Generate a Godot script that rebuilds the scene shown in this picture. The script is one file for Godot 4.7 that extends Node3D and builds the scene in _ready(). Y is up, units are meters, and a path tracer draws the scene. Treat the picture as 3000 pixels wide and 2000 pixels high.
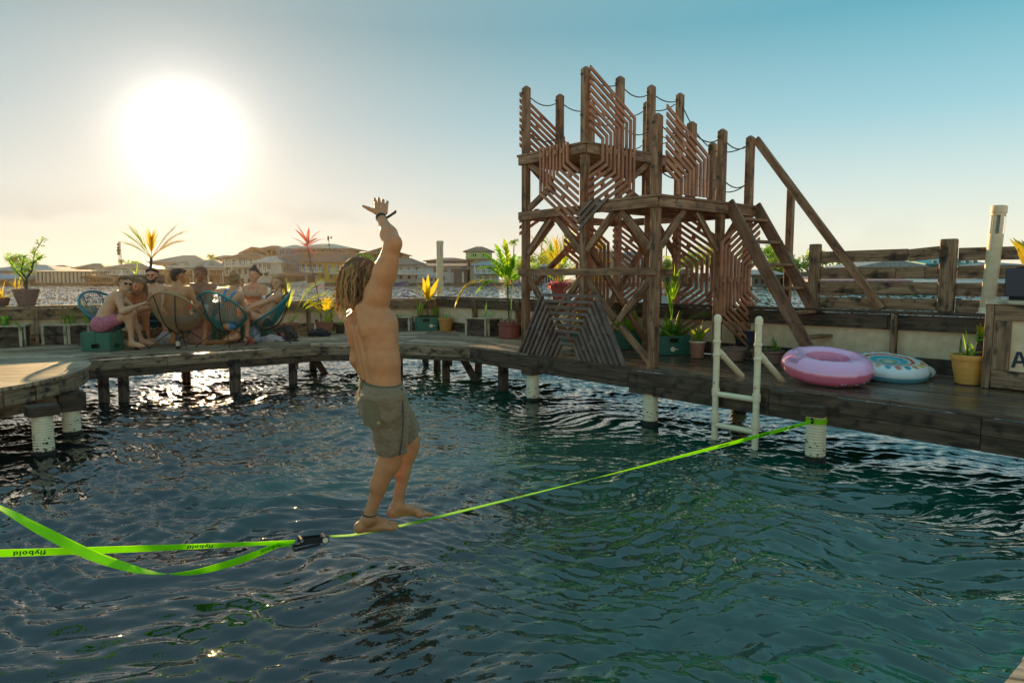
extends Node3D
# A sunset pool deck on the water: a man walks a slackline, friends sit on the far deck, a slatted jump tower stands to the right.
# World: y up, metres, the water near y = 0, the deck at y = 0.65, the camera looks along -z.

const DECK := 0.65
const RIGHT := Vector3(0.64, 0, 0.768)      # along the right-hand deck, towards the viewer
const BACK := Vector3(0.768, 0, -0.64)      # across the right-hand deck, away from the pool
const EDGE0 := Vector3(1.43, 0, -8.08)      # a point of its pool-side edge
const TOWER := Vector3(1.67, 0, -8.02)      # foot of the tower's nearest post
var rng := RandomNumberGenerator.new()
var taken := {}
var box_cache := {}
var mats := {}


# ---------------------------------------------------------------- naming
func numbered(called: String) -> String:
	var k: int = taken.get(called, 0)
	taken[called] = k + 1
	return called if k == 0 else "%s_%03d" % [called, k]


func tag(o: Node3D, label := "", category := "", group := "", kind := "") -> Node3D:
	if label: o.set_meta("label", label)
	if category: o.set_meta("category", category)
	if group: o.set_meta("group", group)
	if kind: o.set_meta("kind", kind)
	return o


func thing(called: String, label: String, category: String, at := Vector3.ZERO, turn := 0.0, group := "") -> Node3D:
	var o := Node3D.new()
	o.name = numbered(called)
	add_child(o)
	o.position = at
	o.rotation.y = turn
	return tag(o, label, category, group)


func structure(called: String, at := Vector3.ZERO) -> Node3D:
	var o := Node3D.new()
	o.name = numbered(called)
	add_child(o)
	o.position = at
	return tag(o, "", "", "", "structure")


func put(called: String, mesh: Mesh, mat: Material, parent: Node3D, xf := Transform3D()) -> MeshInstance3D:
	var o := MeshInstance3D.new()
	o.mesh = mesh
	o.material_override = mat
	if parent == self:
		o.name = numbered(called)
	else:
		var k: int = parent.get_meta("n_" + called, 0)
		parent.set_meta("n_" + called, k + 1)
		o.name = called if k == 0 else "%s_%03d" % [called, k]
	o.transform = xf
	parent.add_child(o, true)
	return o


# ---------------------------------------------------------------- mesh building
class Geo:
	var v := PackedVector3Array()
	var n := PackedVector3Array()
	var uv := PackedVector2Array()
	var c := PackedColorArray()
	var ix := PackedInt32Array()
	var tint := Color.WHITE
	var tinted := false

	func vert(p: Vector3, nn: Vector3, t := Vector2.ZERO) -> int:
		v.append(p); n.append(nn); uv.append(t)
		if tinted: c.append(tint)
		return v.size() - 1

	func tri(a: int, b: int, d: int) -> void:   # counter-clockwise from the front
		ix.append(a); ix.append(d); ix.append(b)

	func quad(a: Vector3, b: Vector3, d: Vector3, e: Vector3, ta := Vector2(0, 0), tb := Vector2(1, 0), td := Vector2(1, 1), te := Vector2(0, 1)) -> void:
		var nn := (b - a).cross(d - a)
		if nn.length_squared() < 1e-14: nn = (d - a).cross(e - a)
		nn = nn.normalized()
		var i := vert(a, nn, ta)
		vert(b, nn, tb); vert(d, nn, td); vert(e, nn, te)
		tri(i, i + 1, i + 2); tri(i, i + 2, i + 3)

	func face(a: Vector3, b: Vector3, d: Vector3) -> void:
		var nn := (b - a).cross(d - a).normalized()
		var i := vert(a, nn, Vector2(a.x, a.z)); vert(b, nn, Vector2(b.x, b.z)); vert(d, nn, Vector2(d.x, d.z))
		tri(i, i + 1, i + 2)

	# a box with bevelled edges, its length along x; u runs along the length
	func box(s: Vector3, xf := Transform3D(), ch := 0.004, off := Vector2.ZERO) -> void:
		var h := s * 0.5
		ch = minf(ch, minf(h.x, minf(h.y, h.z)) * 0.8)
		var ax := [Vector3.RIGHT, Vector3.UP, Vector3.BACK]
		var corner := func(sg: Vector3, k: int) -> Vector3:
			var p := Vector3(sg.x * (h.x - ch), sg.y * (h.y - ch), sg.z * (h.z - ch))
			p[k] = sg[k] * h[k]
			return p
		var add := func(pts: Array) -> void:
			var nn: Vector3 = (pts[1] - pts[0]).cross(pts[2] - pts[0])
			var mid := Vector3.ZERO
			for p in pts: mid += p
			if nn.dot(mid) < 0: pts.reverse(); nn = -nn
			nn = nn.normalized()
			var a := nn.abs()
			var first := v.size()
			for p: Vector3 in pts:
				var t := Vector2(p.x * 0.5, p.z * 2.0 + 0.31) if a.y > 0.6 else (Vector2(p.x * 0.5, p.y * 2.0) if a.z > 0.6 else Vector2(p.z * 0.5, p.y * 2.0 + 0.17))
				vert(xf * p, (xf.basis * nn).normalized(), t + off)
			for i in range(1, pts.size() - 1): tri(first, first + i, first + i + 1)
		for k in 3:
			var a := (k + 1) % 3
			var b := (k + 2) % 3
			for sk in [-1.0, 1.0]:
				var q := []
				for sab in [[-1, -1], [1, -1], [1, 1], [-1, 1]]:
					var sg := Vector3.ZERO
					sg[k] = sk; sg[a] = sab[0]; sg[b] = sab[1]
					q.append(corner.call(sg, k))
				add.call(q)
			for sa in [-1.0, 1.0]:          # the bevels along axis k
				for sb in [-1.0, 1.0]:
					var lo := Vector3.ZERO
					lo[k] = -1; lo[a] = sa; lo[b] = sb
					var hi := lo
					hi[k] = 1
					add.call([corner.call(lo, a), corner.call(hi, a), corner.call(hi, b), corner.call(lo, b)])
		for sx in [-1.0, 1.0]:
			for sy in [-1.0, 1.0]:
				for sz in [-1.0, 1.0]:
					var sg := Vector3(sx, sy, sz)
					add.call([corner.call(sg, 0), corner.call(sg, 1), corner.call(sg, 2)])

	# a plain box of 12 triangles
	func block(s: Vector3, xf := Transform3D()) -> void:
		var h := s * 0.5
		for k in 3:
			for sk in [-1.0, 1.0]:
				var q := []
				for sab in [[-1, -1], [1, -1], [1, 1], [-1, 1]]:
					var p := Vector3.ZERO
					p[k] = sk * h[k]; p[(k + 1) % 3] = sab[0] * h[(k + 1) % 3]; p[(k + 2) % 3] = sab[1] * h[(k + 2) % 3]
					q.append(xf * p)
				if sk < 0: q.reverse()
				var la: float = q[0].distance_to(q[1])
				var lb: float = q[1].distance_to(q[2])
				quad(q[0], q[1], q[2], q[3], Vector2(0, 0), Vector2(la, 0), Vector2(la, lb), Vector2(0, lb))

	func tube(pts: Array, radii: Array, sides := 8, caps := true, vscale := 1.0) -> void:
		var side := Vector3.ZERO
		var first := v.size()
		var run := 0.0
		for i in pts.size():
			var dir: Vector3 = (pts[mini(i + 1, pts.size() - 1)] - pts[maxi(i - 1, 0)]).normalized()
			if i == 0:
				side = dir.cross(Vector3.UP if absf(dir.y) < 0.9 else Vector3.RIGHT).normalized()
			else:
				side = (side - dir * side.dot(dir)).normalized()
				run += pts[i].distance_to(pts[i - 1])
			var up := dir.cross(side)
			var r: float = radii[mini(i, radii.size() - 1)]
			for k in sides + 1:
				var a := TAU * k / sides
				var o := side * cos(a) + up * sin(a)
				vert(pts[i] + o * r, o, Vector2(run * vscale, float(k) / sides))
		for i in pts.size() - 1:
			for k in sides:
				var a := first + i * (sides + 1) + k
				var b := a + sides + 1
				tri(a, a + 1, b + 1); tri(a, b + 1, b)
		if caps:
			for e in [0, pts.size() - 1]:
				var dir: Vector3 = (pts[1] - pts[0]).normalized() * -1.0 if e == 0 else (pts[e] - pts[e - 1]).normalized()
				var m := vert(pts[e], dir)
				var ring := v.size()
				for k in sides + 1: vert(v[first + e * (sides + 1) + k], dir)
				for k in sides:
					if e == 0: tri(m, ring + k + 1, ring + k)
					else: tri(m, ring + k, ring + k + 1)

	# [radius, height] pairs from the bottom up, turned round y
	func lathe(prof: Array, seg := 24, xf := Transform3D(), squash := Vector2.ONE) -> void:
		var first := v.size()
		var run := 0.0
		for i in prof.size():
			var a: Array = prof[maxi(i - 1, 0)]
			var b: Array = prof[mini(i + 1, prof.size() - 1)]
			var t := Vector2(b[0] - a[0], b[1] - a[1])
			if i > 0: run += Vector2(prof[i][0] - prof[i - 1][0], prof[i][1] - prof[i - 1][1]).length()
			for k in seg + 1:
				var w := TAU * k / seg
				var o := Vector3(cos(w) * squash.x, 0, sin(w) * squash.y)
				var nn := (Vector3(cos(w) / squash.x, 0, sin(w) / squash.y) * t.y + Vector3.DOWN * t.x)
				if nn.length_squared() < 1e-12: nn = Vector3.UP
				vert(xf * (o * prof[i][0] + Vector3.UP * prof[i][1]), (xf.basis * nn).normalized(), Vector2(float(k) / seg, run))
		for i in prof.size() - 1:
			for k in seg:
				var a := first + i * (seg + 1) + k
				var b := a + seg + 1
				tri(a, b + 1, a + 1); tri(a, b, b + 1)

	func ball(at: Vector3, r: Vector3, seg := 10, rings := 6, bas := Basis()) -> void:
		var prof := []
		for i in rings + 1:
			var a := PI * i / rings - PI / 2
			prof.append([maxf(cos(a), 0.001), sin(a)])
		lathe(prof, seg, Transform3D(bas * Basis.from_scale(r), at))

	# a leaf or a ribbon: widths along a bent spine
	func blade(base: Vector3, dir: Vector3, up: Vector3, length: float, width: float, droop: float, seg := 4, fold := 0.15, twist := 0.0, shape := 0) -> void:
		var first := v.size()
		var d := dir.normalized()
		var side := d.cross(up).normalized()
		if side.length_squared() < 0.5: side = d.cross(Vector3.FORWARD).normalized()
		var p := base
		for i in seg + 1:
			var t := float(i) / seg
			var w := width * (sin(PI * (0.12 + 0.88 * t)) if shape == 0 else (1.0 - t * 0.96 if shape == 1 else sin(PI * clampf(0.04 + t * 0.96, 0, 1)) ** 0.7))
			if i == seg: w = width * 0.03
			var s2 := side.rotated(d, twist * t)
			var nn := s2.cross(d).normalized()
			vert(p - s2 * w * 0.5 + nn * w * fold, (nn + s2 * fold).normalized(), Vector2(0, t))
			vert(p, nn, Vector2(0.5, t))
			vert(p + s2 * w * 0.5 + nn * w * fold, (nn - s2 * fold).normalized(), Vector2(1, t))
			d = (d + Vector3.DOWN * droop / seg).normalized()
			side = (side - d * side.dot(d)).normalized()
			p += d * length / seg
		for i in seg:
			var a := first + i * 3
			for k in 2:
				tri(a + k, a + k + 1, a + k + 4); tri(a + k, a + k + 4, a + k + 3)

	# a ribbon through points with given side vectors
	func ribbon(pts: Array, sides: Array, thick := 0.0) -> void:
		for s in ([-1.0, 1.0] if thick > 0 else [1.0]):
			var first := v.size()
			var run := 0.0
			for i in pts.size():
				var d: Vector3 = (pts[mini(i + 1, pts.size() - 1)] - pts[maxi(i - 1, 0)]).normalized()
				var nn: Vector3 = d.cross(sides[i]).normalized() * s
				if i > 0: run += pts[i].distance_to(pts[i - 1])
				vert(pts[i] - sides[i] + nn * thick * 0.5, nn, Vector2(run, 0))
				vert(pts[i] + sides[i] + nn * thick * 0.5, nn, Vector2(run, 1))
			for i in pts.size() - 1:
				var a := first + i * 2
				if s > 0: tri(a, a + 2, a + 3); tri(a, a + 3, a + 1)
				else: tri(a, a + 1, a + 3); tri(a, a + 3, a + 2)

	func add(o: Geo, xf := Transform3D()) -> void:
		var first := v.size()
		for i in o.v.size():
			v.append(xf * o.v[i]); n.append((xf.basis * o.n[i]).normalized()); uv.append(o.uv[i])
			if tinted: c.append(tint)
		for i in o.ix: ix.append(first + i)

	func mesh() -> ArrayMesh:
		var a := []
		a.resize(Mesh.ARRAY_MAX)
		a[Mesh.ARRAY_VERTEX] = v
		a[Mesh.ARRAY_NORMAL] = n
		a[Mesh.ARRAY_TEX_UV] = uv
		if tinted: a[Mesh.ARRAY_COLOR] = c
		a[Mesh.ARRAY_INDEX] = ix
		var m := ArrayMesh.new()
		if v.size(): m.add_surface_from_arrays(Mesh.PRIMITIVE_TRIANGLES, a)
		return m


# ---------------------------------------------------------------- timber
func along(a: Vector3, b: Vector3, up := Vector3.UP) -> Transform3D:
	var x := (b - a).normalized()
	if absf(x.dot(up)) > 0.98: up = BACK if up == Vector3.UP else Vector3.UP
	var z := x.cross(up).normalized()
	return Transform3D(Basis(x, z.cross(x), z), (a + b) * 0.5)


func box_mesh(s: Vector3, ch := 0.004) -> ArrayMesh:
	var key := "%.2f %.3f %.3f %d" % [s.x, s.y, s.z, rng.randi() % 3]
	if not box_cache.has(key):
		var g := Geo.new()
		g.box(s, Transform3D(), ch, Vector2(rng.randf(), rng.randf()))
		box_cache[key] = g.mesh()
	return box_cache[key]


# a straight timber from a to b: h is its size along «up», w the other way
func beam(called: String, a: Vector3, b: Vector3, w: float, h: float, mat: Material, parent: Node3D, up := Vector3.UP, ch := 0.004) -> MeshInstance3D:
	return put(called, box_mesh(Vector3(a.distance_to(b), h, w), ch), mat, parent, along(a, b, up))


func smooth_line(pts: Array, per := 6) -> Array:
	var c := Curve3D.new()
	for i in pts.size():
		var t: Vector3 = (pts[mini(i + 1, pts.size() - 1)] - pts[maxi(i - 1, 0)]) / 6.0
		c.add_point(pts[i], -t, t)
	var out := []
	for i in (pts.size() - 1) * per + 1:
		out.append(c.sample(i / per, float(i % per) / per) if i < (pts.size() - 1) * per else pts[-1])
	return out


func sag(a: Vector3, b: Vector3, drop: float, seg := 8) -> Array:
	var out := []
	for i in seg + 1:
		var t := float(i) / seg
		out.append(a.lerp(b, t) + Vector3.DOWN * drop * 4.0 * t * (1.0 - t))
	return out


# ---------------------------------------------------------------- bodies: smooth union of tapered capsules, meshed with surface nets
# bone: [from, to, radius, radius, (flat end?), (blend)]
func skin(bones: Array, cell: float, k := 0.03, folds: FastNoiseLite = null, fold := 0.0) -> Geo:
	var lo := Vector3(1e9, 1e9, 1e9)
	var hi := -lo
	for b in bones:
		var r: float = maxf(b[2], b[3]) + cell * 2.5
		for p: Vector3 in [b[0], b[1]]:
			lo = lo.min(p - Vector3.ONE * r); hi = hi.max(p + Vector3.ONE * r)
	var nx := int((hi.x - lo.x) / cell) + 2
	var ny := int((hi.y - lo.y) / cell) + 2
	var nz := int((hi.z - lo.z) / cell) + 2
	var f := PackedFloat32Array()
	f.resize(nx * ny * nz)
	f.fill(1.0)
	var sy := nx
	var sz := nx * ny
	for b in bones:
		var a: Vector3 = b[0]
		var ra: float = b[2]
		var rd: float = b[3] - b[2]
		var kk: float = b[5] if b.size() > 5 else k
		var flat: bool = b.size() > 4 and b[4]
		var ba: Vector3 = b[1] - a
		var ll := maxf(ba.length_squared(), 1e-8)
		var dir := ba / sqrt(ll)
		var reach := maxf(b[2], b[3]) + kk + cell * 1.5
		var p0 := (a.min(b[1]) - Vector3.ONE * reach - lo) / cell
		var p1 := (a.max(b[1]) + Vector3.ONE * reach - lo) / cell
		for z in range(maxi(int(p0.z), 0), mini(int(p1.z) + 2, nz)):
			for y in range(maxi(int(p0.y), 0), mini(int(p1.y) + 2, ny)):
				var at := z * sz + y * sy
				for x in range(maxi(int(p0.x), 0), mini(int(p1.x) + 2, nx)):
					var pa := lo + Vector3(x, y, z) * cell - a
					var h := clampf(pa.dot(ba) / ll, 0.0, 1.0)
					var d := (pa - ba * h).length() - ra - rd * h
					if flat: d = maxf(d, (pa - ba).dot(dir))
					if d > reach: continue
					var e := f[at + x]
					if e < 1.0 and absf(e - d) < kk:
						var m := (kk - absf(e - d)) / kk
						f[at + x] = minf(e, d) - m * m * kk * 0.25
					elif d < e:
						f[at + x] = d
	if folds:
		for z in nz:
			for y in ny:
				for x in nx:
					var at := z * sz + y * sy + x
					if absf(f[at]) < 0.05:
						f[at] += folds.get_noise_3dv(lo + Vector3(x, y, z) * cell) * fold
	var g := Geo.new()
	var id := PackedInt32Array()
	id.resize(nx * ny * nz)
	id.fill(-1)
	for z in nz - 1:
		for y in ny - 1:
			var at := z * sz + y * sy
			for x in nx - 1:
				var i := at + x
				var a0 := f[i]; var a1 := f[i + 1]; var a2 := f[i + sy]; var a3 := f[i + sy + 1]
				var b0 := f[i + sz]; var b1 := f[i + sz + 1]; var b2 := f[i + sz + sy]; var b3 := f[i + sz + sy + 1]
				var s := int(a0 < 0) + int(a1 < 0) + int(a2 < 0) + int(a3 < 0) + int(b0 < 0) + int(b1 < 0) + int(b2 < 0) + int(b3 < 0)
				if s == 0 or s == 8: continue
				var sum := Vector3.ZERO
				var cnt := 0
				if (a0 < 0) != (a1 < 0): sum += Vector3(a0 / (a0 - a1), 0, 0); cnt += 1
				if (a2 < 0) != (a3 < 0): sum += Vector3(a2 / (a2 - a3), 1, 0); cnt += 1
				if (b0 < 0) != (b1 < 0): sum += Vector3(b0 / (b0 - b1), 0, 1); cnt += 1
				if (b2 < 0) != (b3 < 0): sum += Vector3(b2 / (b2 - b3), 1, 1); cnt += 1
				if (a0 < 0) != (a2 < 0): sum += Vector3(0, a0 / (a0 - a2), 0); cnt += 1
				if (a1 < 0) != (a3 < 0): sum += Vector3(1, a1 / (a1 - a3), 0); cnt += 1
				if (b0 < 0) != (b2 < 0): sum += Vector3(0, b0 / (b0 - b2), 1); cnt += 1
				if (b1 < 0) != (b3 < 0): sum += Vector3(1, b1 / (b1 - b3), 1); cnt += 1
				if (a0 < 0) != (b0 < 0): sum += Vector3(0, 0, a0 / (a0 - b0)); cnt += 1
				if (a1 < 0) != (b1 < 0): sum += Vector3(1, 0, a1 / (a1 - b1)); cnt += 1
				if (a2 < 0) != (b2 < 0): sum += Vector3(0, 1, a2 / (a2 - b2)); cnt += 1
				if (a3 < 0) != (b3 < 0): sum += Vector3(1, 1, a3 / (a3 - b3)); cnt += 1
				var p := lo + (Vector3(x, y, z) + sum / cnt) * cell
				var nn := Vector3(a1 + a3 + b1 + b3 - a0 - a2 - b0 - b2, a2 + a3 + b2 + b3 - a0 - a1 - b0 - b1, b0 + b1 + b2 + b3 - a0 - a1 - a2 - a3).normalized()
				id[i] = g.vert(p, nn, Vector2(p.x, p.y))
	for z in range(1, nz - 1):
		for y in range(1, ny - 1):
			var at := z * sz + y * sy
			for x in range(1, nx - 1):
				var i := at + x
				var here := f[i] < 0
				if here != (f[i + 1] < 0): strip(g, id[i - sy - sz], id[i - sz], id[i], id[i - sy], here)
				if here != (f[i + sy] < 0): strip(g, id[i - 1 - sz], id[i - 1], id[i], id[i - sz], here)
				if here != (f[i + sz] < 0): strip(g, id[i - 1 - sy], id[i - sy], id[i], id[i - 1], here)
	return g


func strip(g: Geo, a: int, b: int, c: int, d: int, flip: bool) -> void:
	if a < 0 or b < 0 or c < 0 or d < 0: return
	if flip: g.tri(a, b, c); g.tri(a, c, d)
	else: g.tri(a, c, b); g.tri(a, d, c)


# ---------------------------------------------------------------- materials
func lin(r: float, g: float, b: float) -> Color:
	return Color(r, g, b).linear_to_srgb()


func mat(called: String, col: Color, rough := 0.7, extra := {}) -> StandardMaterial3D:
	if mats.has(called): return mats[called]
	var m := StandardMaterial3D.new()
	m.resource_name = called
	m.albedo_color = col
	m.roughness = rough
	for k in extra: m.set(k, extra[k])
	mats[called] = m
	return m


func noise(freq: float, seed_ := 1, oct := 4, kind := FastNoiseLite.TYPE_SIMPLEX_SMOOTH) -> FastNoiseLite:
	var f := FastNoiseLite.new()
	f.noise_type = kind
	f.frequency = freq
	f.seed = seed_
	f.fractal_octaves = oct
	return f


# weathered timber: 2 m of length by 0.5 m of width
func wood_image(seed_: int, cols: Array, streak: float, stain: float, nails := 0) -> Image:
	var w := 768
	var h := 192
	var im := Image.create(w, h, false, Image.FORMAT_RGB8)
	var a := noise(0.012, seed_, 4)
	var b := noise(0.05, seed_ + 1, 3)
	var s := noise(0.010, seed_ + 2, 3)
	for y in h:
		for x in w:
			# blend across the seam so that the texture repeats
			var fx := float(x)
			var t := clampf((fx - w * 0.75) / (w * 0.25), 0, 1)
			var u := a.get_noise_2d(fx * 0.35, y * 2.6) * (1 - t) + a.get_noise_2d((fx - w) * 0.35, y * 2.6) * t
			var g := b.get_noise_2d(fx * 0.10, y * 4.0) * (1 - t) + b.get_noise_2d((fx - w) * 0.10, y * 4.0) * t
			var d := s.get_noise_2d(fx, y * 1.6) * (1 - t) + s.get_noise_2d(fx - w, y * 1.6) * t
			var q := clampf(0.5 + u * 0.55 + g * streak, 0, 1)
			var c: Color = cols[0].lerp(cols[1], q * 2) if q < 0.5 else cols[1].lerp(cols[2], q * 2 - 1)
			c = c.darkened(clampf((d - 0.12) * stain, 0, 0.75))
			im.set_pixel(x, y, c)
	for i in nails:
		var cx := rng.randi_range(8, w - 9)
		var cy := rng.randi_range(6, h - 7)
		for dy in range(-3, 4):
			for dx in range(-5, 6):
				if dx * dx * 0.35 + dy * dy < 7: im.set_pixel(cx + dx, cy + dy, im.get_pixel(cx + dx, cy + dy).darkened(0.7))
	return im


func wood(called: String, seed_: int, cols: Array, rough := 0.75, streak := 0.35, stain := 1.2, nails := 0, spec := 0.4) -> StandardMaterial3D:
	var lc := []
	for c in cols: lc.append(lin(c[0], c[1], c[2]))
	var im := wood_image(seed_, lc, streak, stain, nails)
	var m := mat(called, Color.WHITE, rough)
	m.albedo_texture = ImageTexture.create_from_image(im)
	var hm: Image = im.duplicate()
	hm.convert(Image.FORMAT_L8)
	m.heightmap_enabled = true
	m.heightmap_texture = ImageTexture.create_from_image(hm)
	m.heightmap_scale = 0.5
	m.metallic_specular = spec
	return m


# a surface mottled by two layers of noise, mapped in the object's own axes
func mottled(called: String, a: Color, b: Color, rough: float, scale := 2.0, seed_ := 1, bump := 0.0, extra := {}) -> StandardMaterial3D:
	if mats.has(called): return mats[called]
	var t := NoiseTexture2D.new()
	t.width = 256; t.height = 256; t.seamless = true
	t.noise = noise(0.02, seed_, 5)
	var r := Gradient.new()
	r.set_color(0, a); r.set_color(1, b)
	t.color_ramp = r
	var m := mat(called, Color.WHITE, rough, extra)
	m.albedo_texture = t
	m.uv1_triplanar = true
	m.uv1_scale = Vector3.ONE * scale
	if bump > 0:
		var hm := NoiseTexture2D.new()
		hm.width = 256; hm.height = 256; hm.seamless = true
		hm.noise = noise(0.05, seed_ + 7, 4)
		m.heightmap_enabled = true
		m.heightmap_texture = hm
		m.heightmap_scale = bump
	return m


# ---------------------------------------------------------------- sky, sun, camera
const SUN := Vector3(-0.4174, 0.1752, -0.8917)

func sky_image() -> Image:
	var w := 1024
	var h := 512
	var im := Image.create(w, h, false, Image.FORMAT_RGBF)
	var sun := SUN.normalized()
	var cl := noise(0.9, 5, 5)
	# evening sky by height, linear; stops above the view raised for ambient light
	var el := [0.0, 3.0, 7.0, 12.0, 19.0, 30.0, 50.0, 90.0]
	var co := [Vector3(0.80, 0.74, 0.54), Vector3(0.74, 0.76, 0.62), Vector3(0.54, 0.67, 0.64), Vector3(0.28, 0.54, 0.61), Vector3(0.09, 0.37, 0.47), Vector3(0.16, 0.41, 0.50), Vector3(0.20, 0.42, 0.51), Vector3(0.20, 0.42, 0.52)]
	for j in h:
		var up := PI / 2 - (j + 0.5) / h * PI
		var deg := rad_to_deg(up)
		var base: Vector3 = co[7]
		for k in 7:
			if deg < el[k + 1]:
				base = co[k].lerp(co[k + 1], clampf((deg - el[k]) / (el[k + 1] - el[k]), 0, 1)) if deg > 0 else co[0]
				break
		for i in w:
			var az := (i + 0.5) / w * TAU
			var d := Vector3(sin(az) * cos(up), sin(up), -cos(az) * cos(up))
			var th := rad_to_deg(acos(clampf(d.dot(sun), -1, 1)))
			var c := base
			var g := 10.0 * exp(-th / 1.0) + 0.66 * exp(-th / 3.4) + 0.24 * exp(-th / 14.0)
			# towards the sun the air is paler and greyer than away from it
			var pale := exp(-th / 26.0)
			var lum := base.dot(Vector3(0.3, 0.5, 0.2))
			c = c.lerp(Vector3(lum * 0.98, lum * 0.92, lum * 0.88), pale * 0.9) * (1.0 - 0.28 * pale)
			var warm := clampf(1.0 - deg / 14.0, 0, 1)
			c += Vector3(1.0, 0.92 - 0.10 * warm, 0.80 - 0.34 * warm) * g
			if deg > 0 and deg < 11:          # a low bank of thin evening cloud
				var v := cl.get_noise_3d(d.x * 4.0, d.y * 11.0, d.z * 4.0)
				var band := exp(-pow((deg - 3.6) / 1.8, 2)) * clampf(1.2 - th / 60.0, 0.15, 1)
				var m := smoothstep(0.02, 0.22, v) * band
				c = c.lerp(Vector3(1.05, 0.93, 0.76) * (0.62 + 0.5 * g), m * 0.5)
				c *= 1.0 - 0.16 * band * smoothstep(0.06, -0.25, v)
			# low sky behind the camera: warmth added to light surfaces facing the view
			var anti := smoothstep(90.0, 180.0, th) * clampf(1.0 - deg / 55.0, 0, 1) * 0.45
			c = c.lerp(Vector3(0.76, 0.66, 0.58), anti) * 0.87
			im.set_pixel(i, j, Color(c.x, c.y, c.z))
	return im


func set_view() -> void:
	var cam := Camera3D.new()
	cam.name = "camera"
	cam.position = Vector3(0, 1.72, 0)
	cam.rotation_degrees = Vector3(-5.37, 0, 0)
	cam.fov = 53.13
	cam.near = 0.05
	cam.far = 2000.0
	cam.current = true
	add_child(cam)
	var e := Environment.new()
	e.background_mode = Environment.BG_SKY
	var sk := Sky.new()
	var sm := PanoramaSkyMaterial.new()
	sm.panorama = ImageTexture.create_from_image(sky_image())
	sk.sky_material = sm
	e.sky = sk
	e.tonemap_mode = Environment.TONE_MAPPER_LINEAR
	e.tonemap_exposure = 1.45
	e.sdfgi_enabled = true
	e.ssao_enabled = true
	e.ssil_enabled = true
	e.volumetric_fog_enabled = true
	e.volumetric_fog_density = 0.00014
	e.volumetric_fog_albedo = Color(1.0, 0.93, 0.80)
	e.volumetric_fog_anisotropy = 0.7
	var we := WorldEnvironment.new()
	we.name = "world_environment"
	we.environment = e
	add_child(we)
	var sun := DirectionalLight3D.new()
	sun.name = "sun"
	sun.light_color = Color(1.0, 0.83, 0.58)
	sun.light_energy = 1.6
	sun.light_angular_distance = 0.6
	sun.shadow_enabled = true
	sun.look_at_from_position(SUN * 10.0, Vector3.ZERO)
	add_child(sun)


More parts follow.
